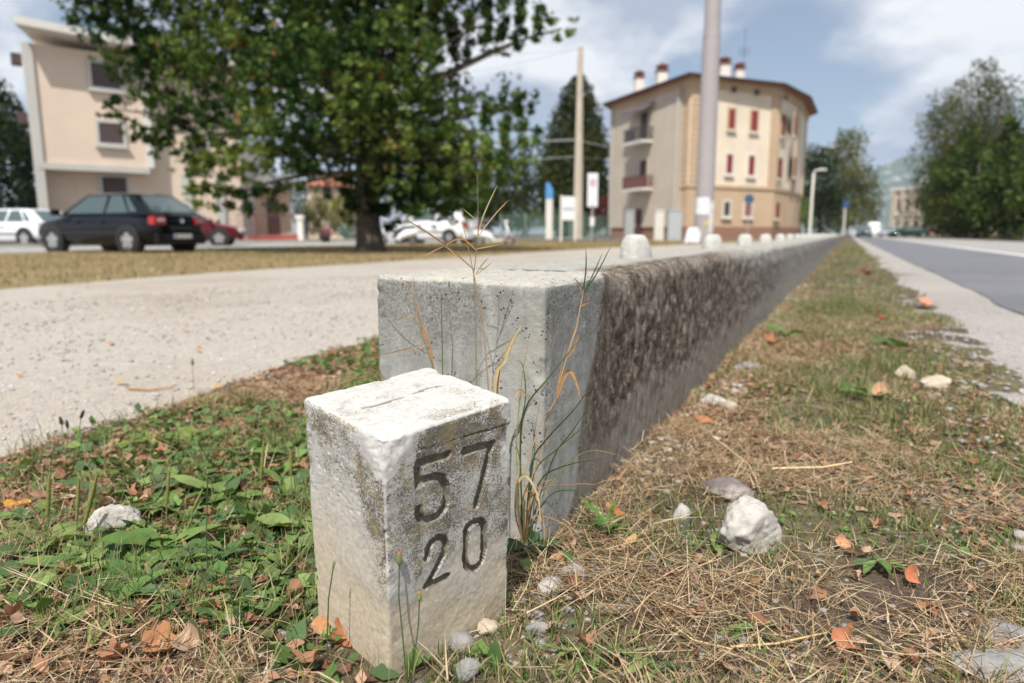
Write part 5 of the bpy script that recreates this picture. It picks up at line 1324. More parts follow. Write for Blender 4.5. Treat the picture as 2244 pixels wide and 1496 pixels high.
# ------------------------------------------------------------------ buildings
class Face:
    """a facade: p0 -> p1 on the ground, outward normal towards the camera side"""
    def __init__(s, p0, p1):
        s.p0 = Vector((p0[0], p0[1], 0)); d = Vector((p1[0], p1[1], 0)) - s.p0; s.L = d.length; s.e = d / s.L
        s.n = Vector((s.e.y, -s.e.x, 0))
        if s.n.dot(s.p0) > 0: s.n = -s.n
    def pt(s, a, d, z): return s.p0 + s.e * a + s.n * d + Vector((0, 0, z))
    def uv(s, u, v):
        r = ray(u, v); c = Vector((0, 0, CAM_H)); t = (s.p0 - c).dot(s.n) / r.dot(s.n); p = c + r * t
        return (p - s.p0).dot(s.e), p.z
    def rect(s, u0, v0, u1, v1):
        a0, z0 = s.uv(u0, (v0 + v1) / 2); a1, _ = s.uv(u1, (v0 + v1) / 2); um = (u0 + u1) / 2
        _, zt = s.uv(um, v0); _, zb = s.uv(um, v1); return min(a0, a1), max(a0, a1), zb, zt
def fbox(name, face, a0, a1, d0, d1, z0, z1, mat, parent, off, bevel=0):
    mb = MB().box(a0, a1, d0, d1, z0, z1, fr=lambda a, d, z: face.pt(a, d, z) - off)
    me_o = mb.build(name, mat, parent, False, bevel)
    bm = bmesh.new(); bm.from_mesh(me_o.data); bmesh.ops.recalc_face_normals(bm, faces=bm.faces); bm.to_mesh(me_o.data); bm.free()
    return me_o
def ring(mb, face, a0, a1, z0, z1, w, d0, d1, off):
    fr = lambda a, d, z: face.pt(a, d, z) - off
    mb.box(a0 - w, a0, d0, d1, z0 - w, z1 + w, fr); mb.box(a1, a1 + w, d0, d1, z0 - w, z1 + w, fr)
    mb.box(a0, a1, d0, d1, z1, z1 + w, fr); mb.box(a0, a1, d0, d1, z0 - w, z0, fr)
def window(face, r, parent, off, fmat, style='shutter', smat=None, fw=0.12, sill=None, d=0.0):
    a0, a1, z0, z1 = r
    w = fbox('window', face, a0, a1, d + 0.006, d + 0.03, z0, z1, M['pane'], parent, off)
    mb = MB(); ring(mb, face, a0, a1, z0, z1, fw, d + 0.004, d + 0.09, off); mb.build('frame', fmat, w)
    if style == 'shutter':
        m_ = (a0 + a1) / 2
        for x0, x1 in ((a0 + 0.02, m_ - 0.015), (m_ + 0.015, a1 - 0.02)):
            mb = MB(); mb.box(x0, x1, d + 0.045, d + 0.075, z0 + 0.02, z1 - 0.02, lambda a, dd, z: face.pt(a, dd, z) - off)
            nz = 9
            for k in range(nz):
                zz = z0 + 0.08 + (z1 - z0 - 0.16) * k / nz
                mb.box(x0 + 0.05, x1 - 0.05, d + 0.074, d + 0.088, zz, zz + (z1 - z0) / nz * 0.55, lambda a, dd, z: face.pt(a, dd, z) - off)
            mb.build('shutter', smat, w)
    elif style == 'roller':
        mb = MB(); nz = 14
        for k in range(nz):
            zz = z0 + (z1 - z0) * k / nz
            mb.box(a0 + 0.01, a1 - 0.01, d + 0.035, d + 0.052 + 0.008 * (k % 2), zz, zz + (z1 - z0) / nz * 0.93, lambda a, dd, z: face.pt(a, dd, z) - off)
        mb.build('roller_shutter', smat, w)
    if sill: fbox('sill', face, a0 - fw - 0.06, a1 + fw + 0.06, d + 0.004, d + 0.20, z0 - fw - 0.09, z0 - fw, sill, w, off)
    return w
M['pane'] = glass('window_pane', (0.03, 0.03, 0.035))
def plaster(name, col, var=0.08):
    m, t, b = new_mat(name); vec = t.coords('Object'); vs = t.coords('Object', (1, 1, 0.18))
    c = t.ramp(t.noise(0.45, vec, 6, 0.6), [(0.3, tuple(k * (1 - var) for k in col)), (0.7, tuple(k * (1 + var) for k in col))])
    c = t.mix(t.ramp(t.noise(1.4, vs, 5, 0.6), [(0.52, 0), (0.75, 0.35)]), c, tuple(k * 0.72 for k in col))
    setc(t, b, c); b.inputs['Roughness'].default_value = 0.92
    t.l.new(t.bump(t.noise(14, vec, 5), 0.25, 0.02), b.inputs['Normal']); return m
M['cream'] = plaster('cream_plaster', (0.66, 0.535, 0.43))
M['yellow'] = plaster('yellow_plaster', (0.73, 0.63, 0.50))
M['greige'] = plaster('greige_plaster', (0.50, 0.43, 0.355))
M['ochre'] = plaster('ochre_plaster', (0.52, 0.385, 0.26))
M['plinth'] = plaster('red_plinth', (0.27, 0.15, 0.11))
M['grey_trim'] = plaster('grey_trim', (0.50, 0.49, 0.46))
M['white_trim'] = plaster('white_trim', (0.66, 0.64, 0.60))
M['red_shutter'] = plain('red_shutter', (0.26, 0.035, 0.035), 0.6, 0.15, 6)
M['plum_shutter'] = plain('plum_shutter', (0.085, 0.055, 0.058), 0.6, 0.15, 6)
M['dark_wood'] = plain('dark_wood', (0.07, 0.035, 0.03), 0.6, 0.2, 6)
M['rail'] = plain('red_rail', (0.17, 0.075, 0.065), 0.5, 0.1, 8)
M['dark_metal'] = plain('dark_metal', (0.05, 0.05, 0.055), 0.5, 0.1, 8)
m, t, b = new_mat('roof_tiles'); vec = t.coords('Object')
wv = t.node('ShaderNodeTexWave', Scale=3.2, Distortion=1.0); t.l.new(vec, wv.inputs['Vector'])
setc(t, b, t.mix(t.noise(2.0, vec, 5), (0.28, 0.10, 0.06), (0.38, 0.17, 0.11))); t.l.new(t.bump(wv.outputs['Fac'], 0.6, 0.06), b.inputs['Normal']); b.inputs['Roughness'].default_value = 0.9
M['tiles'] = m

# ---- the yellow building with the curved corner
P1, P2, P3, P3b = at(1503, 513, 52), at(1690, 513, 55.6), at(1735, 513, 60.5), at(1752, 513, 67)
P0, P0b, P3c = at(1337, 513, 63.2), at(1440, 513, 84), at(1640, 513, 84)
foot = [Vector((p.x, p.y)) for p in (P1, P2, P3, P3b, P3c, P0b, P0)]
yb = empty('corner_building', (P1.x, P1.y, 0)); off = Vector((P1.x, P1.y, 0))
tag(yb, 'three-storey yellow corner building with red shutters and tiled hip roof', 'building')
ZE = at(1503, 168, 52).z; ZS = at(1503, 406, 52).z; ZP = at(1503, 496, 52).z
loc = [(p.x - off.x, p.y - off.y) for p in foot]
cen = Vector((sum(p[0] for p in loc) / 7, sum(p[1] for p in loc) / 7))
def grown(k): return [(p[0] + (Vector(p) - cen).normalized().x * k, p[1] + (Vector(p) - cen).normalized().y * k) for p in loc]
MB().prism(loc, -0.3, ZE).build('wall', M['yellow'], yb)
MB().prism(grown(0.05), -0.3, ZS - 0.12).build('ground_storey', M['ochre'], yb)
MB().prism(grown(0.12), -0.3, ZP).build('plinth', M['plinth'], yb)
MB().prism(grown(0.16), ZS - 0.12, ZS + 0.14).build('string_course', M['ochre'], yb)
MB().prism(grown(0.20), ZE - 0.65, ZE - 0.02).build('cornice', M['ochre'], yb)
ev = grown(0.95); n = len(ev); mb = MB()
apex = [(cen.x + 0.5, cen.y - 4, ZE + 1.7), (cen.x, cen.y + 6, ZE + 1.7)]
vs = [(x, y, ZE - 0.02) for x, y in ev] + [(x, y, ZE + 0.16) for x, y in ev] + apex
fs = [tuple(range(n - 1, -1, -1))] + [(i, (i + 1) % n, n + (i + 1) % n, n + i) for i in range(n)]
A, B = 2 * n, 2 * n + 1
for i, tops in zip(range(n), ((A,), (A,), (A, B), (B,), (B,), (B,), (B, A))):
    i2 = (i + 1) % n
    fs.append((n + i, n + i2, tops[-1] if len(tops) == 2 else tops[0]) if len(tops) == 1 else (n + i, n + i2, tops[1], tops[0]))
rf = mb.add(vs, fs).build('roof', M['tiles'], yb)
mb = MB()
for i in range(n):
    a, b2 = Vector((*ev[i], ZE + 0.05)), Vector((*ev[(i + 1) % n], ZE + 0.05)); mb.tube([a, b2], 0.10, 6)
mb.build('gutter', M['dark_metal'], rf)
for (u, vt, vb, Y, w) in [(1401, 158, 205, 62, 0.36), (1451, 143, 185, 58, 0.38), (1588, 128, 165, 62, 0.40), (1621, 140, 172, 66, 0.38)]:
    p = at(u, vt, Y); pb = at(u, vb, Y); ch = MB().box(p.x - w - off.x, p.x + w - off.x, Y - w - off.y, Y + w - off.y, ZE - 0.6, p.z - 0.5).build('chimney', M['white_trim'], rf)
    mb = MB().box(p.x - w * 1.25 - off.x, p.x + w * 1.25 - off.x, Y - w * 1.25 - off.y, Y + w * 1.25 - off.y, p.z - 0.5, p.z - 0.36)
    x0, y0 = p.x - off.x, Y - off.y
    mb.box(x0 - w * 0.8, x0 + w * 0.8, y0 - w * 0.8, y0 + w * 0.8, p.z - 0.36, p.z - 0.1)
    mb.add([(x0 - w * 1.3, y0 - w * 1.3, p.z - 0.1), (x0 + w * 1.3, y0 - w * 1.3, p.z - 0.1), (x0 + w * 1.3, y0 + w * 1.3, p.z - 0.1), (x0 - w * 1.3, y0 + w * 1.3, p.z - 0.1), (x0, y0, p.z + 0.25)], [(3, 2, 1, 0), (0, 1, 4), (1, 2, 4), (2, 3, 4), (3, 0, 4)])
    mb.build('chimney_cap', plain('clay', (0.15, 0.075, 0.058), 0.9), rf)
FL, FA, FB, FC = Face(P0, P1), Face(P1, P2), Face(P2, P3), Face(P3, P3b)
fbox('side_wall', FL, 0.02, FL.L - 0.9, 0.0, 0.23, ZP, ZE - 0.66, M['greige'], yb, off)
# banded pilasters at the corners
def pilaster(face, a0, a1, d=0.07):
    fbox('pilaster', face, a0, a1, 0.0, d, ZS + 0.14, ZE - 0.65, M['ochre'], yb, off)
    z = ZS + 0.3
    mb = MB()
    while z < ZE - 0.9:
        mb.box(a0 + 0.02, a1 - 0.02, d - 0.002, d + 0.02, z, z + 0.36, lambda a, dd, zz: face.pt(a, dd, zz) - off); z += 0.42
    mb.build('quoin_band', M['ochre'], yb)
pilaster(FL, FL.L - 0.88, FL.L - 0.06); pilaster(FA, 0.06, 1.0); pilaster(FA, FA.L - 0.75, FA.L - 0.04); pilaster(FB, 0.04, 0.5); pilaster(FB, FB.L - 0.55, FB.L - 0.05); pilaster(FC, FC.L - 0.7, FC.L - 0.05)
for (u0, v0, u1, v1, st_) in [(1596, 239, 1609, 282, 's'), (1645, 243, 1659, 287, 's'), (1591, 338, 1604, 380, 's'), (1639, 341, 1652, 384, 's'), (1584, 442, 1597, 473, 'p'), (1630, 446, 1644, 474, 's')]:
    r = FA.rect(u0, v0, u1, v1)
    window(FA, r, yb, off, M['ochre'] if v0 < 300 else M['white_trim'], 'shutter', M['red_shutter'] if st_ == 's' else M['plum_shutter'], 0.13, M['white_trim'], 0.052 if v0 > 406 else 0.0)
for (u0, v0, u1, v1) in [(1712, 252, 1718, 298), (1704, 347, 1711, 390), (1697, 444, 1704, 477)]:
    window(FB, FB.rect(u0 - 1, v0, u1 + 1, v1), yb, off, M['ochre'], 'shutter', M['red_shutter'], 0.12, M['white_trim'], 0.052 if v0 > 406 else 0.0)
for f_, u, v in ((FA, 1605, 197), (FA, 1655, 203), (FB, 1718, 214)):
    a, z = f_.uv(u, v); w = fbox('attic_vent', f_, a - 0.24, a + 0.24, 0.202, 0.226, z - 0.2, z + 0.2, M['dark_metal'], yb, off)
for (va, vb) in ((252, 298), (345, 388)):
    window(FC, FC.rect(1738, va, 1744, vb), yb, off, M['ochre'], 'shutter', M['red_shutter'], 0.12, M['white_trim'])
# balconies on the side wall
def balcony(v_slab, rail_h, u0, u1, awn, railmat, infill):
    a0, z = FL.uv(u0, v_slab); a1, _ = FL.uv(u1, v_slab); dp = 1.0
    bslab = fbox('balcony', FL, a0, a1, 0.22, 0.22 + dp, z - 0.14, z + 0.06, M['white_trim'], yb, off)
    mb = MB(); fr = lambda a, d, zz: FL.pt(a, d, zz) - off
    for a in np.linspace(a0 + 0.05, a1 - 0.05, 14): mb.box(a - 0.02, a + 0.02, 0.2 + dp - 0.06, 0.2 + dp - 0.02, z + 0.06, z + rail_h, fr)
    for a in (a0 + 0.03, a1 - 0.03):
        for d in np.linspace(0.3, 0.2 + dp - 0.05, 9): mb.box(a - 0.02, a + 0.02, d - 0.02, d + 0.02, z + 0.06, z + rail_h, fr)
        mb.box(a - 0.03, a + 0.03, 0.23, 0.22 + dp, z + rail_h, z + rail_h + 0.05, fr)
    mb.box(a0, a1, 0.2 + dp - 0.08, 0.2 + dp, z + rail_h, z + rail_h + 0.05, fr)
    if infill: mb.box(a0 + 0.05, a1 - 0.05, 0.2 + dp - 0.05, 0.2 + dp - 0.045, z + 0.1, z + rail_h - 0.05, fr)
    mb.build('railing', railmat, bslab)
    d0 = (a0 + a1) / 2
    dr = fbox('balcony_door', FL, d0 - 0.35, d0 + 0.75, 0.232, 0.27, z + 0.06, z + 2.35, M['dark_wood'], yb, off)
    mb = MB(); ring(mb, FL, d0 - 0.35, d0 + 0.75, z + 0.06, z + 2.35, 0.1, 0.232, 0.30, off); mb.build('door_frame', M['greige'], dr)
    if awn:
        mb = MB(); zt = z + 3.0
        mb.add([fr(a0 - 0.1, 0.24, zt), fr(a1 + 0.1, 0.24, zt), fr(a1 + 0.1, 1.35, zt - 0.5), fr(a0 - 0.1, 1.35, zt - 0.5), fr(a0 - 0.1, 0.24, zt - 0.06), fr(a1 + 0.1, 0.24, zt - 0.06), fr(a1 + 0.1, 1.35, zt - 0.78), fr(a0 - 0.1, 1.35, zt - 0.78)],
               [(0, 1, 2, 3), (7, 6, 5, 4), (0, 4, 5, 1), (1, 5, 6, 2), (2, 6, 7, 3), (3, 7, 4, 0)])
        mb.build('awning', plain('awning', (0.16, 0.12, 0.13), 0.9), yb)
balcony(318, 1.05, 1393, 1436, True, M['dark_metal'], False)
balcony(418, 1.0, 1390, 1436, False, M['rail'], True)
a, z = FL.uv(1404, 480); dr = fbox('door', FL, a - 0.35, a + 0.55, 0.232, 0.27, 0.1, 2.5, M['dark_wood'], yb, off)
for a in (0.6, FL.L - 1.2):
    mb = MB().tube([FL.pt(a, 0.30, 0.3) - off, FL.pt(a, 0.30, ZE - 0.3) - off], 0.06, 8); mb.build('downpipe', M['grey_trim'], yb)
# antenna
p = at(1634, 60, 60); mb = MB().tube([(p.x - off.x, 60 - off.y, ZE + 0.5), (p.x - off.x, 60 - off.y, p.z)], 0.02, 5)
for k in range(5): mb.tube([(p.x - off.x - 0.5, 60 - off.y, p.z - 1.6 - 0.15 * k), (p.x - off.x + 0.5, 60 - off.y, p.z - 1.6 - 0.15 * k)], 0.012, 4)
mb.build('antenna', M['dark_metal'], rf)

# ---- the cream apartment house at the left
A0, B0 = at(112, 513, 33.0), at(560, 513, 38.6)
FF = Face(A0, B0); off = Vector((A0.x, A0.y, 0)); cb = empty('apartment_house', off)
tag(cb, 'cream three-storey apartment house with projecting upper bay and brown shutters', 'building')
ZR = FF.uv(110, 98)[1]; a_bay1 = FF.uv(316, 300)[0]; zb = FF.uv(200, 362)[1]
a_end = FF.uv(535, 400)[0]
fbox('wall', FF, 0.0, a_end, -10.0, -0.62, -0.3, ZR - 0.05, M['cream'], cb, off)
bay = fbox('upper_bay', FF, 0.0, a_bay1, -0.64, 0.0, zb + 0.02, ZR - 0.04, M['cream'], cb, off)
fbox('bay_ledge', FF, -0.25, a_bay1 + 0.12, -0.64, 0.14, zb - 0.28, zb + 0.02, M['grey_trim'], cb, off)
fbox('corner_pillar', FF, -0.38, 0.0, -0.7, 0.12, -0.3, ZR - 0.05, M['grey_trim'], cb, off)
fbox('bay_trim', FF, a_bay1, a_bay1 + 0.34, -0.64, 0.12, zb + 0.02, ZR - 0.05, M['white_trim'], cb, off)
# flaring roof slab
fr = lambda a, d, z: FF.pt(a, d, z) - off
sl = [(-0.6, 1.0), (a_end + 0.6, 0.9), (a_end + 0.6, -10.5), (2.5, -10.5)]
zt = [ZR + 0.85, ZR + 0.30, ZR + 0.9, ZR + 0.9]; zl = [ZR + 0.50, ZR - 0.02, ZR - 0.02, ZR + 0.3]
mb = MB().add([fr(a, d, z) for (a, d), z in zip(sl, zl)] + [fr(a, d, z) for (a, d), z in zip(sl, zt)], [(3, 2, 1, 0), (4, 5, 6, 7), (0, 1, 5, 4), (1, 2, 6, 5), (2, 3, 7, 6), (3, 0, 4, 7)])
o = mb.build('roof_slab', M['white_trim'], cb)
bm = bmesh.new(); bm.from_mesh(o.data); bmesh.ops.recalc_face_normals(bm, faces=bm.faces); bm.to_mesh(o.data); bm.free()
mb = MB().add([fr(2.0, 0.3, ZR + 0.75), fr(a_end, 0.2, ZR + 0.42), fr(a_end, -9.5, ZR + 1.4), fr(2.0, -9.5, ZR + 1.5), fr(a_end / 2 + 1, -5, ZR + 2.2)], [(0, 1, 4), (1, 2, 4), (2, 3, 4), (3, 0, 4)]); mb.build('roof', M['tiles'], cb)
for (u0, v0, u1, v1, d) in [(200, 140, 262, 192, 0.0), (217, 270, 269, 314, 0.0), (225, 388, 278, 440, -0.62)]:
    f2 = FF if d == 0.0 else Face(FF.pt(0, -0.62, 0), FF.pt(FF.L, -0.62, 0))
    window(f2, f2.rect(u0, v0, u1, v1), cb, off, M['grey_trim'], 'roller', M['plum_shutter'], 0.14, M['grey_trim'])
f2 = Face(FF.pt(0, -0.62, 0), FF.pt(FF.L, -0.62, 0))
window(f2, f2.rect(418, 300, 452, 350), cb, off, M['grey_trim'], 'roller', M['plum_shutter'], 0.14, M['grey_trim'])
for u in (410, 482): 
    a, _ = f2.uv(u, 450); fbox('facade_pillar', f2, a - 0.22, a + 0.22, 0.002, 0.16, -0.3, 3.6, M['grey_trim'], cb, off)
# little balconies that stick out of the hidden left side
for v in (120, 250):
    _, z = FF.uv(108, v); fbox('side_balcony', FF, -0.8, -0.38, -2.0, -1.4, z - 0.3, z + 0.2, M['plum_shutter'], cb, off)
# the entrance wing
A1, B1 = at(532, 513, 41.0), at(640, 513, 42.5)
FW = Face(A1, B1); zw = FW.uv(585, 412)[1]
fbox('entrance_wing', FW, 0.0, FW.L, -6.0, 0.0, -0.3, zw, plaster('wing_plaster', (0.58, 0.43, 0.31)), cb, off)
fbox('wing_pillar', FW, -0.5, 0.75, -5.0, 0.25, -0.3, FW.uv(560, 330)[1], M['white_trim'], cb, off)
fbox('wing_upper', FW, 0.4, FW.L - 0.9, -6.0, -0.9, zw, FW.uv(585, 330)[1], M['white_trim'], cb, off)
fbox('wing_balcony', FW, 0.7, FW.L + 0.1, -0.1, 0.9, zw - 0.05, zw + 0.75, M['white_trim'], cb, off)
r = FW.rect(585, 437, 613, 504); fbox('entrance_door', FW, r[0], r[1], 0.004, 0.05, 0.35, r[3], M['dark_wood'], cb, off)
# the low red garden wall with railing
A2, B2 = at(520, 513, 37.5), at(652, 513, 39.0); FG = Face(A2, B2); off2 = Vector((A2.x, A2.y, 0))
gw = empty('garden_wall', off2); tag(gw, 'low red garden wall with thin railing before the entrance', 'wall')
fbox('wall', FG, 0, FG.L, -0.25, 0, -0.1, 0.40, plaster('red_render', (0.33, 0.09, 0.075)), gw, off2)
mb = MB()
for a in np.linspace(0.05, FG.L - 0.05, 22): mb.box(a - 0.012, a + 0.012, -0.14, -0.11, 0.39, 1.5, lambda a_, d, z: FG.pt(a_, d, z) - off2)
mb.box(0, FG.L, -0.15, -0.10, 1.48, 1.53, lambda a_, d, z: FG.pt(a_, d, z) - off2); mb.build('railing', M['rail'], gw)
mb = MB(); mb.box(0.9, 1.02, -0.2, 0.03, -0.1, 1.65, lambda a_, d, z: FG.pt(a_, d, z) - off2); mb.build('gate_post', M['rail'], gw)
p = at(659, 513, 39.2); mb = MB().box(p.x - 0.16, p.x + 0.16, 39.05, 39.35, -0.1, 1.25); mb.box(p.x - 0.21, p.x + 0.21, 39.0, 39.4, 1.25, 1.5)
o = mb.build('gate_pillar', M['white_trim']); tag(o, 'pale gate pillar beside the yellow-green hedge', 'pillar')
# the small house with the red roof far behind
p = at(718, 513, 70); h = empty('small_house', (p.x, 70, 0)); tag(h, 'small far house with red roof behind the garden hedge', 'house')
zt = at(718, 405, 70).z; ze = at(718, 392, 70).z
MB().box(-1.9, 1.6, 0, 6, -0.2, zt).build('wall', M['cream'], h)
MB().add([(-2.3, -0.5, zt - 0.1), (2.0, -0.5, zt - 0.1), (2.0, 6.5, zt - 0.1), (-2.3, 6.5, zt - 0.1), (-0.2, 1.0, zt + 1.3), (-0.2, 5.0, zt + 1.3)], [(3, 2, 1, 0), (0, 1, 4), (1, 2, 5, 4), (2, 3, 5), (3, 0, 4, 5)]).build('roof', M['tiles'], h)
zz = at(718, 420, 70).z
w = MB().box(-0.3, 0.5, -0.04, 0.02, zz - 0.6, zz + 0.5).build('window', M['pane'], h)
# the distant pale building at the end of the road
A3, B3 = at(1948, 513, 128), at(2064, 513, 118); FD = Face(A3, B3); off3 = Vector((A3.x, A3.y, 0))
db = empty('distant_building', off3); tag(db, 'distant pale building with flat roof at the end of the road', 'building')
zd = FD.uv(1960, 418)[1]
fbox('wall', FD, 0, FD.L, -14, 0, -0.3, zd, plaster('far_plaster', (0.62, 0.50, 0.41)), db, off3)
fbox('cornice', FD, -0.3, FD.L + 0.3, -14.3, 0.35, zd, zd + 0.6, M['white_trim'], db, off3)
fbox('string_course', FD, 0, FD.L, 0.0, 0.25, zd * 0.45, zd * 0.45 + 0.5, M['white_trim'], db, off3)
for k in range(6): fbox('pilaster', FD, 0.1 + k * (FD.L - 0.9) / 5, 0.9 + k * (FD.L - 0.9) / 5, 0.002, 0.3, -0.3, zd, M['greige'], db, off3)
fbox('roof_block', FD, FD.L * 0.35, FD.L, -12, -2, zd + 0.6, zd + 2.4, M['white_trim'], db, off3)
for k in range(4):
    a = 1.3 + k * (FD.L - 2) / 4.6
    fbox('window', FD, a, a + 1.0, 0.004, 0.05, zd * 0.58, zd * 0.82, M['pane'], db, off3)
    fbox('window', FD, a, a + 1.0, 0.004, 0.05, zd * 0.10, zd * 0.34, M['pane'], db, off3)
# ------------------------------------------------------------------ vehicles
M['tyre'] = plain('tyre', (0.018, 0.018, 0.018), 0.85, 0.1, 20)
M['rim'] = plain('rim_alloy', (0.50, 0.50, 0.51), 0.35, 0.05, 10, metal=0.7)
M['trim'] = plain('black_trim', (0.02, 0.02, 0.021), 0.55, 0.1, 10)
M['car_glass'] = glass('car_glass', (0.07, 0.10, 0.10), 0.04)
M['lamp_red'] = plain('lamp_red', (0.42, 0.02, 0.02), 0.15, 0.15, 20, coat=0.6)
M['lamp_clear'] = plain('lamp_clear', (0.65, 0.65, 0.66), 0.12, 0.1, 20, coat=0.6)
M['plate'] = plain('plate', (0.75, 0.75, 0.74), 0.5, 0.03, 20)
M['plate_blue'] = plain('plate_blue', (0.04, 0.10, 0.45), 0.5, 0.05, 20)
M['chrome'] = plain('chrome', (0.7, 0.7, 0.72), 0.15, 0.03, 20, metal=1.0)
def paint(name, col): return plain(name, col, 0.09, 0.04, 2, coat=0.2, spec=0.3)
def loft(sections, name, mat, parent, level=1):
    """sections: list of closed rings with the same count of points"""
    k = len(sections[0]); vs = [p for s_ in sections for p in s_]; fs = []
    for i in range(len(sections) - 1):
        for j in range(k): fs.append((i * k + j, i * k + (j + 1) % k, (i + 1) * k + (j + 1) % k, (i + 1) * k + j))
    fs += [tuple(range(k - 1, -1, -1)), tuple(range((len(sections) - 1) * k, len(sections) * k))]
    o = MB().add(vs, fs).build(name, mat, parent, True)
    bm = bmesh.new(); bm.from_mesh(o.data); bmesh.ops.recalc_face_normals(bm, faces=bm.faces); bm.to_mesh(o.data); bm.free()
    if level: md = o.modifiers.new('sub', 'SUBSURF'); md.levels = level; md.render_levels = level
    return o
def car(name, loc, rz, label, pm, L=4.2, H=1.44, Wd=1.74, style='hatch', detail=True):
    e = empty(name, loc, rz); tag(e, label, 'car', 'parked and passing cars'); hw = Wd / 2; hl = L / 2
    belt = 0.92 * H / 1.44
    st_ = [(-hl, 0.42, belt * 0.80, 0.80), (-hl + 0.06, 0.30, belt * 0.92, 0.92), (-hl + 0.35, 0.20, belt * 1.0, 0.985), (-hl * 0.45, 0.17, belt * 1.01, 1.0), (0, 0.16, belt, 1.0), (hl * 0.42, 0.20, belt * 0.985, 1.0),
           (hl * 0.62, 0.22, belt * 0.95, 0.99), (hl - 0.40, 0.24, belt * 0.87, 0.965), (hl - 0.12, 0.28, belt * 0.77, 0.88), (hl, 0.36, belt * 0.62, 0.74)]
    secs = []
    for x, zb, zt, w in st_:
        w *= hw
        secs.append([(x, -w * 0.86, zb), (x, -w * 0.97, zb + 0.10), (x, -w, zb + (zt - zb) * 0.52), (x, -w * 0.965, zt - 0.05), (x, -w * 0.86, zt), (x, 0, zt + 0.035),
                     (x, w * 0.86, zt), (x, w * 0.965, zt - 0.05), (x, w, zb + (zt - zb) * 0.52), (x, w * 0.97, zb + 0.10), (x, w * 0.86, zb), (x, 0, zb)])
    loft(secs, 'body', pm, e, 1 if detail else 0)
    # greenhouse
    xr0, xr1 = (-hl + 0.07, -hl + 0.80) if style == 'hatch' else ((-hl + 0.08, -hl + 0.42) if style == 'wagon' else (-hl + 0.45, -hl + 1.05))
    xf0, xf1 = hl * 0.52, hl * 0.12
    wb, wt = hw * 0.90, hw * 0.66; zb, zt = belt - 0.02, H
    B = [(xr0, -wb, zb), (xf0, -wb, zb), (xf0, wb, zb), (xr0, wb, zb)]; T = [(xr1, -wt, zt - 0.03), (xf1, -wt, zt - 0.03), (xf1, wt, zt - 0.03), (xr1, wt, zt - 0.03)]
    Cc = [(xr1 + 0.25, -wt * 0.8, zt), (xf1 - 0.2, -wt * 0.8, zt), (xf1 - 0.2, wt * 0.8, zt), (xr1 + 0.25, wt * 0.8, zt)]
    mb = MB().add(B + T + Cc, [(0, 1, 5, 4), (1, 2, 6, 5), (2, 3, 7, 6), (3, 0, 4, 7), (4, 5, 9, 8), (5, 6, 10, 9), (6, 7, 11, 10), (7, 4, 8, 11), (8, 9, 10, 11)])
    mb.build('cabin', pm, e, False, 0.02)
    def pane(q, s0, s1, t0, t1, nm='window'):
        a, b, c, d = [Vector(p) for p in q]    # a,b bottom; c,d top (over b, a)
        P = lambda s, t: (a.lerp(b, s)).lerp(d.lerp(c, s), t)
        nrm = (b - a).cross(d - a).normalized(); cen_ = P(0.5, 0.5)
        if nrm.dot(cen_ - Vector((0, 0, 0.8))) < 0: nrm = -nrm
        pts = [P(s0, t0), P(s1, t0), P(s1 - 0.02 if s1 < 1 else s1, t1), P(s0 + 0.02, t1)]
        vs = [p + nrm * 0.004 for p in pts] + [p + nrm * 0.016 for p in pts]
        MB().add(vs, [(0, 3, 2, 1), (4, 5, 6, 7), (0, 1, 5, 4), (1, 2, 6, 5), (2, 3, 7, 6), (3, 0, 4, 7)]).build(nm, M['car_glass'], e)
    for sd in (-1, 1):
        q = [(xr0, sd * wb, zb), (xf0, sd * wb, zb), (xf1, sd * wt, zt - 0.03), (xr1, sd * wt, zt - 0.03)]
        pane(q, 0.50, 0.93, 0.10, 0.90); pane(q, 0.225, 0.475, 0.10, 0.90); pane(q, 0.12, 0.205, 0.14, 0.86)
    pane([(xr0, wb, zb), (xr0, -wb, zb), (xr1, -wt, zt - 0.03), (xr1, wt, zt - 0.03)], 0.09, 0.91, 0.14, 0.90, 'rear_window')
    pane([(xf0, -wb, zb), (xf0, wb, zb), (xf1, wt, zt - 0.03), (xf1, -wt, zt - 0.03)], 0.07, 0.93, 0.08, 0.92, 'windscreen')
    # wheels in dark arches
    R = 0.315; wx = (-hl + 0.78, hl - 0.82)
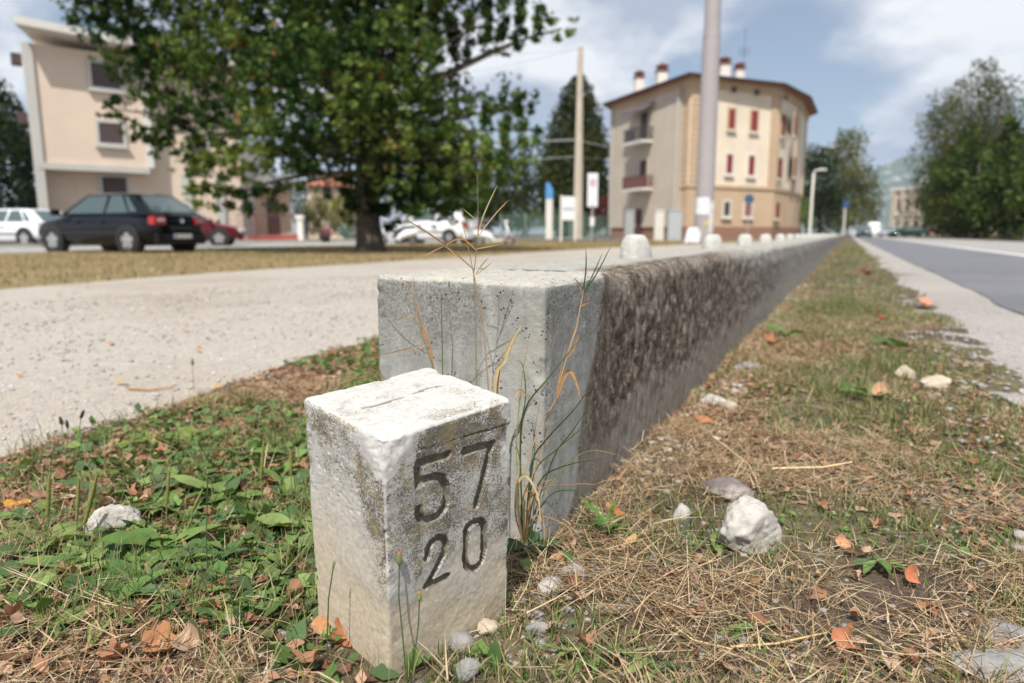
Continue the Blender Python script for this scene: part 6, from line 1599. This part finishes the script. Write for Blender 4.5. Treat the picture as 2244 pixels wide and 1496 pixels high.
    for x in wx:
        for sd in (-1, 1):
            MB().cyl((x, sd * (hw - 0.10), R + 0.02), R + 0.055, (0, 1, 0), 0.215, 28).build('wheel_arch', M['trim'], e)
            wh = empty('wheel', (x, sd * (hw - 0.075), R), 0, e)
            mb = MB(); prof = [(R * 0.62, -0.09), (R * 0.93, -0.10), (R, -0.06), (R, 0.06), (R * 0.93, 0.10), (R * 0.62, 0.09)]
            vs, fs = [], []; n = 28
            for r, yy in prof:
                for k in range(n): vs.append((r * math.cos(2 * math.pi * k / n), yy, r * math.sin(2 * math.pi * k / n)))
            m_ = len(prof)
            for i in range(m_):
                for k in range(n): fs.append((i * n + k, i * n + (k + 1) % n, ((i + 1) % m_) * n + (k + 1) % n, ((i + 1) % m_) * n + k))
            mb.add(vs, fs).build('tyre', M['tyre'], wh, True)
            mb = MB().cyl((0, sd * 0.070, 0), R * 0.2, (0, 1, 0), 0.05, 12)
            for k in range(5):
                a = 2 * math.pi * k / 5 + 0.3; ca, sa = math.cos(a), math.sin(a); wdt = 0.055
                c0 = Vector((ca, 0, sa)); c1 = Vector((-sa, 0, ca)); y0, y1 = sd * 0.055, sd * 0.085
                mb.add([c0 * 0.04 - c1 * wdt + Vector((0, y0, 0)), c0 * R * 0.64 - c1 * wdt * 1.4 + Vector((0, y0, 0)), c0 * R * 0.64 + c1 * wdt * 1.4 + Vector((0, y0, 0)), c0 * 0.04 + c1 * wdt + Vector((0, y0, 0)),
                        c0 * 0.04 - c1 * wdt + Vector((0, y1, 0)), c0 * R * 0.64 - c1 * wdt * 1.4 + Vector((0, y1, 0)), c0 * R * 0.64 + c1 * wdt * 1.4 + Vector((0, y1, 0)), c0 * 0.04 + c1 * wdt + Vector((0, y1, 0))],
                       [(0, 1, 2, 3), (7, 6, 5, 4), (0, 4, 5, 1), (1, 5, 6, 2), (2, 6, 7, 3), (3, 7, 4, 0)])
            mb.cyl((0, sd * 0.02, 0), R * 0.63, (0, 1, 0), 0.03, 24); mb.build('rim', M['rim'], wh)
    # lights, plate, bumper strips, mirrors, handles
    for sd in (-1, 1):
        zl = belt * 0.80
        MB().box(-hl - 0.035, -hl + 0.16, sd * hw * 0.52 - 0.0, sd * hw * 0.915, zl - 0.06, zl + 0.13).build('tail_light', M['lamp_red'], e, False, 0.02)
        MB().box(-hl - 0.04, -hl + 0.05, sd * hw * 0.56, sd * hw * 0.80, zl + 0.02, zl + 0.085).build('reversing_light', M['lamp_clear'], e, False, 0.012)
        MB().box(hl - 0.24, hl - 0.03, sd * hw * 0.50, sd * hw * 0.80, belt * 0.60, belt * 0.76).build('headlight', M['lamp_clear'], e, False, 0.02)
        MB().box(hl * 0.46, hl * 0.46 + 0.10, sd * hw * 0.93, sd * (hw + 0.15), belt - 0.01, belt + 0.14).build('mirror', pm, e, False, 0.03)
        for x in (-0.55, 0.30): MB().box(x, x + 0.18, sd * hw * 0.985, sd * (hw + 0.022), belt * 0.80, belt * 0.80 + 0.035).build('door_handle', M['trim'], e, False, 0.008)
        MB().box(-hl * 0.55, hl * 0.5, sd * hw * 0.97, sd * (hw + 0.012), belt * 0.52, belt * 0.52 + 0.05).build('rub_strip', M['trim'], e, False, 0.006)
    MB().box(-hl - 0.05, -hl + 0.15, -hw * 0.84, hw * 0.84, 0.22, 0.50).build('rear_bumper', pm, e, False, 0.05)
    MB().box(hl - 0.15, hl + 0.04, -hw * 0.70, hw * 0.70, 0.24, 0.42).build('front_bumper', pm, e, False, 0.05)
    pl = MB().box(-hl - 0.066, -hl - 0.045, -0.26, 0.26, 0.36, 0.47).build('number_plate', M['plate'], e)
    MB().box(-hl - 0.0685, -hl - 0.064, 0.215, 0.258, 0.362, 0.468).build('plate_band', M['plate_blue'], pl)
    MB().cyl((-hl - 0.045, 0, belt * 0.84), 0.055, (1, 0, 0), 0.03, 16).build('badge', M['chrome'], e)
    return e
cx_, cy_ = gr(255, 548).x, gr(255, 548).y
CARPOS = at(262, 513, 17.6)
car('hatchback_car', (CARPOS.x, CARPOS.y, -0.02), math.atan2(0.36, -0.93), 'black hatchback parked on the side street, its rear to the right', paint('black_paint', (0.005, 0.0055, 0.008)), 4.15, 1.45, 1.74)
p = at(35, 513, 25.5); car('estate_car', (p.x, 25.5, -0.02), math.atan2(0.25, -0.97), 'white car half hidden behind the black hatchback', paint('white_paint_car', (0.72, 0.74, 0.78)), 4.4, 1.36, 1.8, 'hatch')
p = at(398, 513, 26.0); car('saloon_car', (p.x, 26.5, -0.02), math.atan2(0.25, 0.97), 'dark red car peeping out behind the black hatchback', paint('wine_paint', (0.10, 0.008, 0.014)), 4.1, 1.38, 1.7, 'saloon')
p = at(950, 513, 33); car('parked_suv', (p.x, 33, -0.02), math.atan2(0.42, -0.91), 'white car parked behind the maple trunk', paint('bright_white_paint', (0.78, 0.79, 0.80)), 4.3, 1.62, 1.8, 'wagon')
p = at(1872, 513, 105); car('far_car', (p.x, 105, 0), R_(64), 'pale grey-blue car far along the road', paint('pale_blue_paint', (0.42, 0.50, 0.56)), 4.2, 1.5, 1.75, 'wagon', False)
p = at(1893, 513, 90); car('far_car', (p.x, 90, 0), R_(244), 'dark car coming along the far road', paint('charcoal_paint', (0.03, 0.035, 0.045)), 4.2, 1.45, 1.75, 'hatch', False)
p = at(1990, 513, 88); car('far_car', (p.x, 88, 0), R_(170), 'dark green car standing before the distant pale building', paint('green_paint', (0.015, 0.035, 0.022)), 4.5, 1.4, 1.75, 'saloon', False)
p = at(1956, 513, 92); car('far_car', (p.x, 92, 0), R_(200), 'silver-grey car beside the dark green car', paint('silver_paint', (0.35, 0.36, 0.38)), 4.1, 1.4, 1.7, 'hatch', False)
# a white delivery van far off
p = at(1914, 513, 112); v_ = empty('delivery_van', (p.x, 112, 0), R_(244)); tag(v_, 'white van coming along the far road', 'van')
wp = paint('van_white', (0.75, 0.75, 0.76))
loft([[(x, -0.95 * k, 0.35), (x, 0.95 * k, 0.35), (x, 0.95 * k, h * 0.6), (x, 0.82 * k, h), (x, -0.82 * k, h), (x, -0.95 * k, h * 0.6)] for x, h, k in ((-2.6, 2.2, 0.96), (-2.5, 2.3, 1), (1.0, 2.3, 1), (1.7, 1.5, 0.98), (2.5, 1.15, 0.94), (2.6, 0.8, 0.9))], 'body', wp, v_, 0)
MB().add([(1.08, -0.8, 2.16), (1.08, 0.8, 2.16), (1.72, 0.86, 1.5), (1.72, -0.86, 1.5)], [(0, 1, 2, 3)]).build('windscreen', M['car_glass'], v_)
for x in (-1.6, 1.6):
    for sd in (-1, 1): MB().cyl((x, sd * 0.88, 0.33), 0.33, (0, 1, 0), 0.2, 18).build('wheel', M['tyre'], v_)
for sd in (-1, 1): MB().box(2.5, 2.64, sd * 0.5, sd * 0.8, 0.75, 0.98).build('headlight', M['lamp_clear'], v_)
# scooters
def scooter(loc, rz, label):
    e = empty('scooter', loc, rz); tag(e, label, 'scooter', 'white scooters by the parked car'); wp = M.setdefault('scooter_white', paint('scooter_white', (0.78, 0.79, 0.80)))
    for x in (-0.62, 0.66):
        w = empty('wheel', (x, 0, 0.24), 0, e)
        n = 22; vs, fs = [], []
        for i in range(8):
            a = 2 * math.pi * i / 8
            for k in range(n):
                t_ = 2 * math.pi * k / n; r = 0.19 + 0.05 * math.cos(a); vs.append((r * math.cos(t_), 0.05 * math.sin(a), r * math.sin(t_)))
        for i in range(8):
            for k in range(n): fs.append((i * n + k, i * n + (k + 1) % n, ((i + 1) % 8) * n + (k + 1) % n, ((i + 1) % 8) * n + k))
        MB().add(vs, fs).build('tyre', M['tyre'], w, True); MB().cyl((0, 0, 0), 0.15, (0, 1, 0), 0.05, 18).build('rim', M['chrome'], w)
    ring_ = lambda x, z0, z1, w: [(x, -w, z0), (x, w, z0), (x, w * 1.05, (z0 + z1) / 2), (x, w * 0.7, z1), (x, -w * 0.7, z1), (x, -w * 1.05, (z0 + z1) / 2)]
    loft([ring_(-0.88, 0.50, 0.62, 0.06), ring_(-0.75, 0.40, 0.72, 0.15), ring_(-0.45, 0.30, 0.72, 0.19), ring_(-0.15, 0.24, 0.60, 0.16), ring_(0.05, 0.22, 0.34, 0.14)], 'rear_cowl', wp, e, 1)
    MB().box(-0.1, 0.42, -0.16, 0.16, 0.22, 0.28).build('footboard', wp, e, False, 0.02)
    sh = MB().add([(0.40, -0.19, 0.24), (0.40, 0.19, 0.24), (0.58, 0.20, 0.62), (0.46, 0.16, 0.98), (0.46, -0.16, 0.98), (0.58, -0.20, 0.62), (0.46, -0.19, 0.24), (0.46, 0.19, 0.24), (0.66, 0.16, 0.62), (0.53, 0.10, 0.98), (0.53, -0.10, 0.98), (0.66, -0.16, 0.62)],
             [(0, 1, 2, 5), (5, 2, 3, 4), (7, 6, 11, 8), (8, 11, 10, 9), (0, 5, 11, 6), (5, 4, 10, 11), (1, 7, 8, 2), (2, 8, 9, 3), (3, 9, 10, 4), (0, 6, 7, 1)]).build('leg_shield', wp, e, True)
    loft([ring_(0.46, 0.44, 0.50, 0.05), ring_(0.62, 0.46, 0.54, 0.08), ring_(0.80, 0.42, 0.48, 0.07), ring_(0.90, 0.32, 0.36, 0.04)], 'front_mudguard', wp, e, 1)
    loft([ring_(-0.82, 0.72, 0.80, 0.09), ring_(-0.6, 0.72, 0.85, 0.15), ring_(-0.2, 0.66, 0.80, 0.13), ring_(0.0, 0.60, 0.70, 0.08)], 'seat', M['trim'], e, 1)
    MB().tube([(0.62, 0, 0.30), (0.46, 0, 1.02)], 0.03, 8).build('fork', M['chrome'], e, True)
    MB().tube([(0.38, -0.34, 1.06), (0.45, -0.1, 1.05), (0.45, 0.1, 1.05), (0.38, 0.34, 1.06)], 0.022, 8).build('handlebar', M['trim'], e, True)
    loft([ring_(0.40, 0.98, 1.06, 0.10), ring_(0.50, 0.96, 1.12, 0.13), ring_(0.60, 1.0, 1.10, 0.09)], 'headset', wp, e, 1)
    MB().cyl((0.61, 0, 1.05), 0.06, (1, 0, 0.1), 0.04, 14).build('headlight', M['lamp_clear'], e)
    for sd in (-1, 1):
        m_ = MB().tube([(0.42, sd * 0.22, 1.06), (0.38, sd * 0.30, 1.24)], 0.008, 5); m_.cyl((0.37, sd * 0.31, 1.28), 0.055, (1, 0, 0), 0.02, 12); m_.build('mirror', M['trim'], e)
p = at(1082, 513, 29.5); scooter((p.x, 29.5, -0.08), R_(8), 'white scooter parked right of the white car')
p = at(872, 513, 30.0); scooter((p.x, 30.0, -0.03), R_(186), 'white scooter half hidden by the maple trunk')

# ------------------------------------------------------------------ posts, signs and street furniture
M['mast'] = plain('mast_paint', (0.36, 0.33, 0.335), 0.6, 0.06, 1.2)
M['concrete_pole'] = plain('concrete_pole', (0.47, 0.41, 0.33), 0.9, 0.12, 2.0)
M['galv'] = plain('galvanised', (0.42, 0.43, 0.43), 0.5, 0.08, 6, metal=0.4)
M['cabinet'] = plain('cabinet_grey', (0.40, 0.43, 0.46), 0.6, 0.06, 4)
M['panel_white'] = plain('panel_white', (0.70, 0.71, 0.74), 0.5, 0.04, 6)
M['sign_blue'] = plain('sign_blue', (0.05, 0.19, 0.50), 0.4, 0.05, 6)
M['sign_red'] = plain('sign_red', (0.45, 0.03, 0.03), 0.4, 0.05, 6)
# tall lighting mast beside the path
MY = 36.0; pb = at(1541, 513, MY); pt_ = at(1566, 0, MY)
mast = empty('lighting_mast', (pb.x, MY, 0)); tag(mast, 'thick tall grey lighting mast with posters, in front of the yellow building', 'mast')
wpx = MY / FPX
MB().tube([(0, 0, -0.2), (0, 0, 10.2)], [0.49, 0.425], 28).build('mast_section', M['mast'], mast, True)
MB().tube([(0, 0, 10.2), (0, 0, 26)], [0.405, 0.25], 28).build('mast_section', M['mast'], mast, True)
MB().tube([(0, 0, 10.12), (0, 0, 10.26)], [0.435, 0.43], 28).build('collar', M['mast'], mast, True)
def wrap(name, a0, a1, z0, z1, r, mat):
    n = 10; vs, fs = [], []
    for i in range(n + 1):
        a = R_(a0 + (a1 - a0) * i / n)
        for rr in (r, r + 0.008):
            vs += [(rr * math.sin(a), -rr * math.cos(a), z0), (rr * math.sin(a), -rr * math.cos(a), z1)]
    for i in range(n):
        b0 = 4 * i; fs += [(b0 + 2, b0 + 6, b0 + 7, b0 + 3), (b0, b0 + 1, b0 + 5, b0 + 4), (b0 + 1, b0 + 3, b0 + 7, b0 + 5), (b0, b0 + 4, b0 + 6, b0 + 2)]
    MB().add(vs, fs).build(name, mat, mast)
zpx = lambda v: at(1541, v, MY).z
wrap('poster', -75, 12, zpx(470), zpx(433), 0.491, plain('poster_paper', (0.70, 0.73, 0.78), 0.8, 0.12, 2.5))
wrap('poster', 15, 80, zpx(512), zpx(440), 0.491, plain('poster_torn', (0.62, 0.60, 0.57), 0.9, 0.3, 3.0))
wrap('sticker', -12, 12, zpx(494), zpx(484), 0.492, plain('sticker_yellow', (0.6, 0.45, 0.2), 0.7, 0.2, 6))
p = at(1520, 513, 35.0); mb = MB().add([(-0.42, 0, 0), (0.35, 0, 0), (0.62, 0.55, 0.78), (-0.08, 0.55, 0.78), (-0.42, 0.05, 0), (0.35, 0.05, 0), (0.62, 0.60, 0.78), (-0.08, 0.60, 0.78)], [(0, 1, 2, 3), (7, 6, 5, 4), (0, 4, 5, 1), (1, 5, 6, 2), (2, 6, 7, 3), (3, 7, 4, 0)])
o = mb.build('leaning_board', plain('board_paper', (0.50, 0.53, 0.56), 0.8, 0.3, 4)); o.location = (p.x, 35.2, 0); tag(o, 'pale board leaning at the foot of the lighting mast', 'board')
# concrete utility pole and its wires
UY = 42.0; pb = at(1266, 513, UY); zt = at(1273, 103, UY).z
up = empty('utility_pole', (pb.x, UY, 0)); tag(up, 'tapering concrete utility pole carrying wires', 'pole')
MB().tube([(0, 0, -0.2), (0, 0, zt)], [0.33, 0.145], 16).build('pole', M['concrete_pole'], up, True)
MB().tube([(-0.12, 0, zt - 0.1), (0.12, 0, zt - 0.1), (0.16, 0, zt - 0.02)], 0.03, 6).build('insulator', M['galv'], up, True)
def wire(p0, p1, r, sag, label):
    p0, p1 = Vector(p0), Vector(p1); n = 14
    pts = [p0.lerp(p1, i / n) - Vector((0, 0, sag * 4 * (i / n) * (1 - i / n))) - p0 for i in range(n + 1)]
    o = MB().tube(pts, r, 5).build('overhead_wire', M['galv'], None, True); o.location = p0; tag(o, label, 'wire', 'overhead wires')
wire(at(1266, 306, UY), at(700, 252, 38), 0.040, 0.5, 'thick overhead cable running left from the utility pole')
wire(at(1266, 306, UY), at(1338, 322, 62), 0.040, 0.05, 'thick overhead cable from the utility pole to the yellow building')
wire(at(1266, 342, UY), at(700, 330, 40), 0.018, 0.4, 'thin lower cable running left from the utility pole')
wire(at(1266, 342, UY), at(1338, 350, 62), 0.018, 0.05, 'thin lower cable from the utility pole to the yellow building')
wire(at(1272, 106, UY), at(640, 205, 60), 0.012, 0.5, 'thin top wire running left from the utility pole tip')
wire(at(1272, 108, UY), at(-60, 150, 60), 0.012, 0.6, 'thin far wire crossing the sky to the left')
# the kerbed island and its signs
mb = MB().box(-5.2, 3.6, -0.6, 3.5, -0.05, 0.14); o = mb.build('traffic_island', plain('island_kerb', (0.15, 0.15, 0.15), 0.9, 0.15, 2)); o.location = (at(1266, 513, 41).x, 41.3, 0); tag(o, kind='structure')
p = at(1203, 513, 41); tt = empty('parking_totem', (p.x, 41, 0)); tag(tt, 'slim white totem with blue rounded top', 'sign')
z1, z2, z3 = at(1203, 436, 41).z, at(1203, 415, 41).z, at(1203, 399, 41).z
MB().box(-0.20, 0.20, -0.12, 0.12, 0, z1).build('column', plain('totem_white', (0.66, 0.64, 0.58), 0.6, 0.05, 4), tt, False, 0.02)
MB().add([(-0.21, y, z1) for y in (-0.125, 0.125)] + [(0.21, y, z1) for y in (-0.125, 0.125)] + [(0.21, y, z2) for y in (-0.125, 0.125)] + [(-0.02, y, z3) for y in (-0.125, 0.125)] + [(-0.21, y, z3 - 0.05) for y in (-0.125, 0.125)],
         [(0, 2, 4, 6, 8), (9, 7, 5, 3, 1), (0, 1, 3, 2), (2, 3, 5, 4), (4, 5, 7, 6), (6, 7, 9, 8), (8, 9, 1, 0)]).build('blue_top', plain('totem_blue', (0.09, 0.27, 0.55), 0.4, 0.05, 4), tt)
p = at(1243, 513, 40); nb = empty('notice_board', (p.x, 40, 0)); tag(nb, 'white notice board on posts left of the utility pole', 'sign')
zt, zb_ = at(1243, 430, 40).z, at(1243, 482, 40).z
MB().box(-0.42, -0.30, -0.06, 0.06, 0, zt + 0.05).build('post', M['white_trim'], nb); MB().box(0.40, 0.50, -0.06, 0.06, 0, zt - 0.1).build('post', M['white_trim'], nb)
MB().box(-0.29, 0.39, -0.03, 0.03, zb_, zt).build('panel', M['panel_white'], nb); MB().box(-0.27, 0.37, -0.036, -0.031, (zt + zb_) / 2 - 0.12, (zt + zb_) / 2 + 0.04).build('text_band', M['cabinet'], nb)
p = at(1297, 513, 40); sp = empty('sign_panel', (p.x, 40, 0)); tag(sp, 'tall pale grey sign panel on a thin post right of the utility pole', 'sign')
zt, zb_ = at(1297, 379, 40).z, at(1297, 453, 40).z
MB().tube([(0, 0, 0), (0, 0, zb_ + 0.2)], 0.05, 10).build('post', M['galv'], sp, True); MB().box(-0.30, 0.30, -0.03, 0.03, zb_, zt).build('panel', M['panel_white'], sp, False, 0.015)
MB().box(-0.18, 0.18, -0.036, -0.031, zt - 0.75, zt - 0.35).build('pink_mark', plain('mark_pink', (0.55, 0.40, 0.46), 0.6, 0.2, 5), sp)
MB().box(-0.12, 0.12, -0.08, 0.08, 0.9, 1.4).build('box', M['panel_white'], sp)
# cabinets
for u, Y, w, vt, lb, mt in [(1378, 47, 0.30, 462, 'slim grey post box cabinet below the balconies', 'galv'), (1443, 46, 0.30, 462, 'pale upright utility cabinet before the yellow building', 'white_trim'), (1477, 44, 0.42, 461, 'wide blue-grey utility cabinet beside the lighting mast', 'cabinet')]:
    p = at(u, 513, Y); zt = at(u, vt, Y).z; o = empty('utility_cabinet', (p.x, Y, 0)); tag(o, lb, 'cabinet', 'utility cabinets')
    MB().box(-w, w, -0.22, 0.22, -0.1, zt).build('housing', M[mt], o, False, 0.03); MB().box(-w * 1.08, w * 1.08, -0.26, 0.26, zt - 0.02, zt + 0.07).build('lid', M[mt], o, False, 0.02)
    MB().box(-w * 0.85, w * 0.85, -0.235, -0.218, 0.15, zt - 0.12).build('door', M[mt], o, False, 0.006)
# round sign
p = at(1637, 513, 46); rs = empty('round_sign', (p.x, 46, 0)); tag(rs, 'round blue traffic sign on a thin post before the yellow building', 'sign')
zc = at(1637, 436, 46).z; MB().tube([(0, 0, 0), (0, 0, zc + 0.3)], 0.035, 8).build('post', M['galv'], rs, True)
MB().cyl((0, -0.06, zc), 0.33, (0, 1, 0), 0.03, 28).build('disc', plain('disc_blue', (0.05, 0.09, 0.16), 0.4, 0.05, 5), rs)
n = 28; vs, fs = [], []
for r, y in ((0.33, -0.08), (0.27, -0.08), (0.27, -0.074), (0.33, -0.05)): vs += [(r * math.cos(2 * math.pi * k / n), y, zc + r * math.sin(2 * math.pi * k / n)) for k in range(n)]
for i in range(3): fs += [(i * n + k, i * n + (k + 1) % n, (i + 1) * n + (k + 1) % n, (i + 1) * n + k) for k in range(n)]
MB().add(vs, fs).build('rim', plain('disc_rim', (0.16, 0.18, 0.22), 0.5), rs)
# street lamp right of the building
p = at(1774, 513, 62); sl = empty('street_lamp', (p.x, 62, 0)); tag(sl, 'slim pale street lamp right of the yellow building', 'street lamp')
zt = at(1783, 372, 62).z; MB().tube([(0, 0, 0), (0, 0, zt - 0.25), (0.1, 0, zt - 0.05), (0.7, 0, zt)], [0.13, 0.09, 0.07, 0.05], 10).build('pole', M['white_trim'], sl, True)
MB().box(0.45, 1.05, -0.14, 0.14, zt - 0.05, zt + 0.12).build('lamp_head', M['white_trim'], sl, False, 0.04)
p = at(1848, 513, 95); bs = empty('road_sign', (p.x, 95, 0)); tag(bs, 'far blue road sign on a pale post', 'sign')
zt = at(1848, 440, 95).z; MB().tube([(0, 0, 0), (0, 0, zt)], 0.12, 8).build('post', M['white_trim'], bs, True); MB().box(-0.42, 0.42, -0.16, -0.12, zt - 0.9, zt).build('plate', plain('sign_dark_blue', (0.03, 0.08, 0.20), 0.5), bs)
# green mesh fence
FX0, FX1 = at(1098, 513, 52), at(1336, 513, 58); FN = Face(FX0, FX1); off4 = Vector((FX0.x, FX0.y, 0)); fn = empty('mesh_fence', off4); tag(fn, 'green wire mesh fence behind the scooter and signs', 'fence')
k = 0; a = 0.0
while a < FN.L:
    MB().box(a - 0.03, a + 0.03, -0.03, 0.03, -0.1, 2.0, lambda a_, d, z: FN.pt(a_, d, z) - off4).build('post', plain('fence_post', (0.35, 0.42, 0.38), 0.6) if 'fence_post' not in bpy.data.materials else bpy.data.materials['fence_post'], fn); a += 2.2
mb = MB()
for z in np.arange(0.05, 1.95, 0.10): mb.box(0, FN.L, -0.006, 0.006, z, z + 0.014, lambda a_, d, zz: FN.pt(a_, d, zz) - off4)
for a in np.arange(0.05, FN.L, 0.10): mb.box(a, a + 0.014, -0.006, 0.006, 0.05, 1.95, lambda a_, d, zz: FN.pt(a_, d, zz) - off4)
o = mb.build('mesh', plain('fence_green', (0.10, 0.20, 0.16), 0.6), fn); o['kind'] = 'stuff'
# agave, flower pot and chairs near the hedge
p = at(757, 513, 37.5); ag = empty('agave_plant', (p.x, 37.5, 0)); tag(ag, 'blue-green agave with long pointed leaves beside the maple trunk', 'plant')
for k in range(16):
    vs, fs = leaf_geo(pr.uniform(0.9, 1.3), 0.16, 'strap', 6, 0.6, pr.uniform(0.2, 0.6))
    o = colored('leaf', vs, fs, (0.18, 0.27, 0.25), M['weed'], ag); o.rotation_euler = (0, -pr.uniform(0.3, 1.35), k * 2.399)
    o.location = (0, 0, 0.15)
p = at(713, 513, 36.5); fp = empty('flower_pot', (p.x, 36.5, 0)); tag(fp, 'dark pot of pink flowers on the far pavement', 'flower pot')
MB().lathe((0, 0, 0.0), [(0.20, 0), (0.30, 0.62), (0.33, 0.62), (0.33, 0.72), (0.27, 0.72)], 16).build('pot', plain('pot_dark', (0.05, 0.045, 0.045), 0.7), fp, True)
V, F, C = leaf_cloud([(0.1, -0.15, 0.55)], [0.32], [500], (0.04, 0.09), [(0.55, 0.20, 0.25), (0.65, 0.32, 0.36), (0.5, 0.12, 0.2), (0.1, 0.15, 0.05)], 77)
link_mesh('flowers', np_mesh('flowers', V, F, cols=C), M['weed'], fp)

# ------------------------------------------------------------------ the summer haze that turns the far mountain blue
hm = bpy.data.materials.new('haze_air'); hm.use_nodes = True
hn, hl_ = hm.node_tree.nodes, hm.node_tree.links; hn.clear()
ho = hn.new('ShaderNodeOutputMaterial'); hv = hn.new('ShaderNodeVolumePrincipled')
hv.inputs['Density'].default_value = 0.00014; hv.inputs['Color'].default_value = (0.62, 0.77, 0.98, 1); hv.inputs['Anisotropy'].default_value = 0.0
hl_.new(hv.outputs[0], ho.inputs['Volume'])
o = MB().box(-4200, 4200, -700, 6200, -8, 620).build('haze', hm); tag(o, kind='stuff')
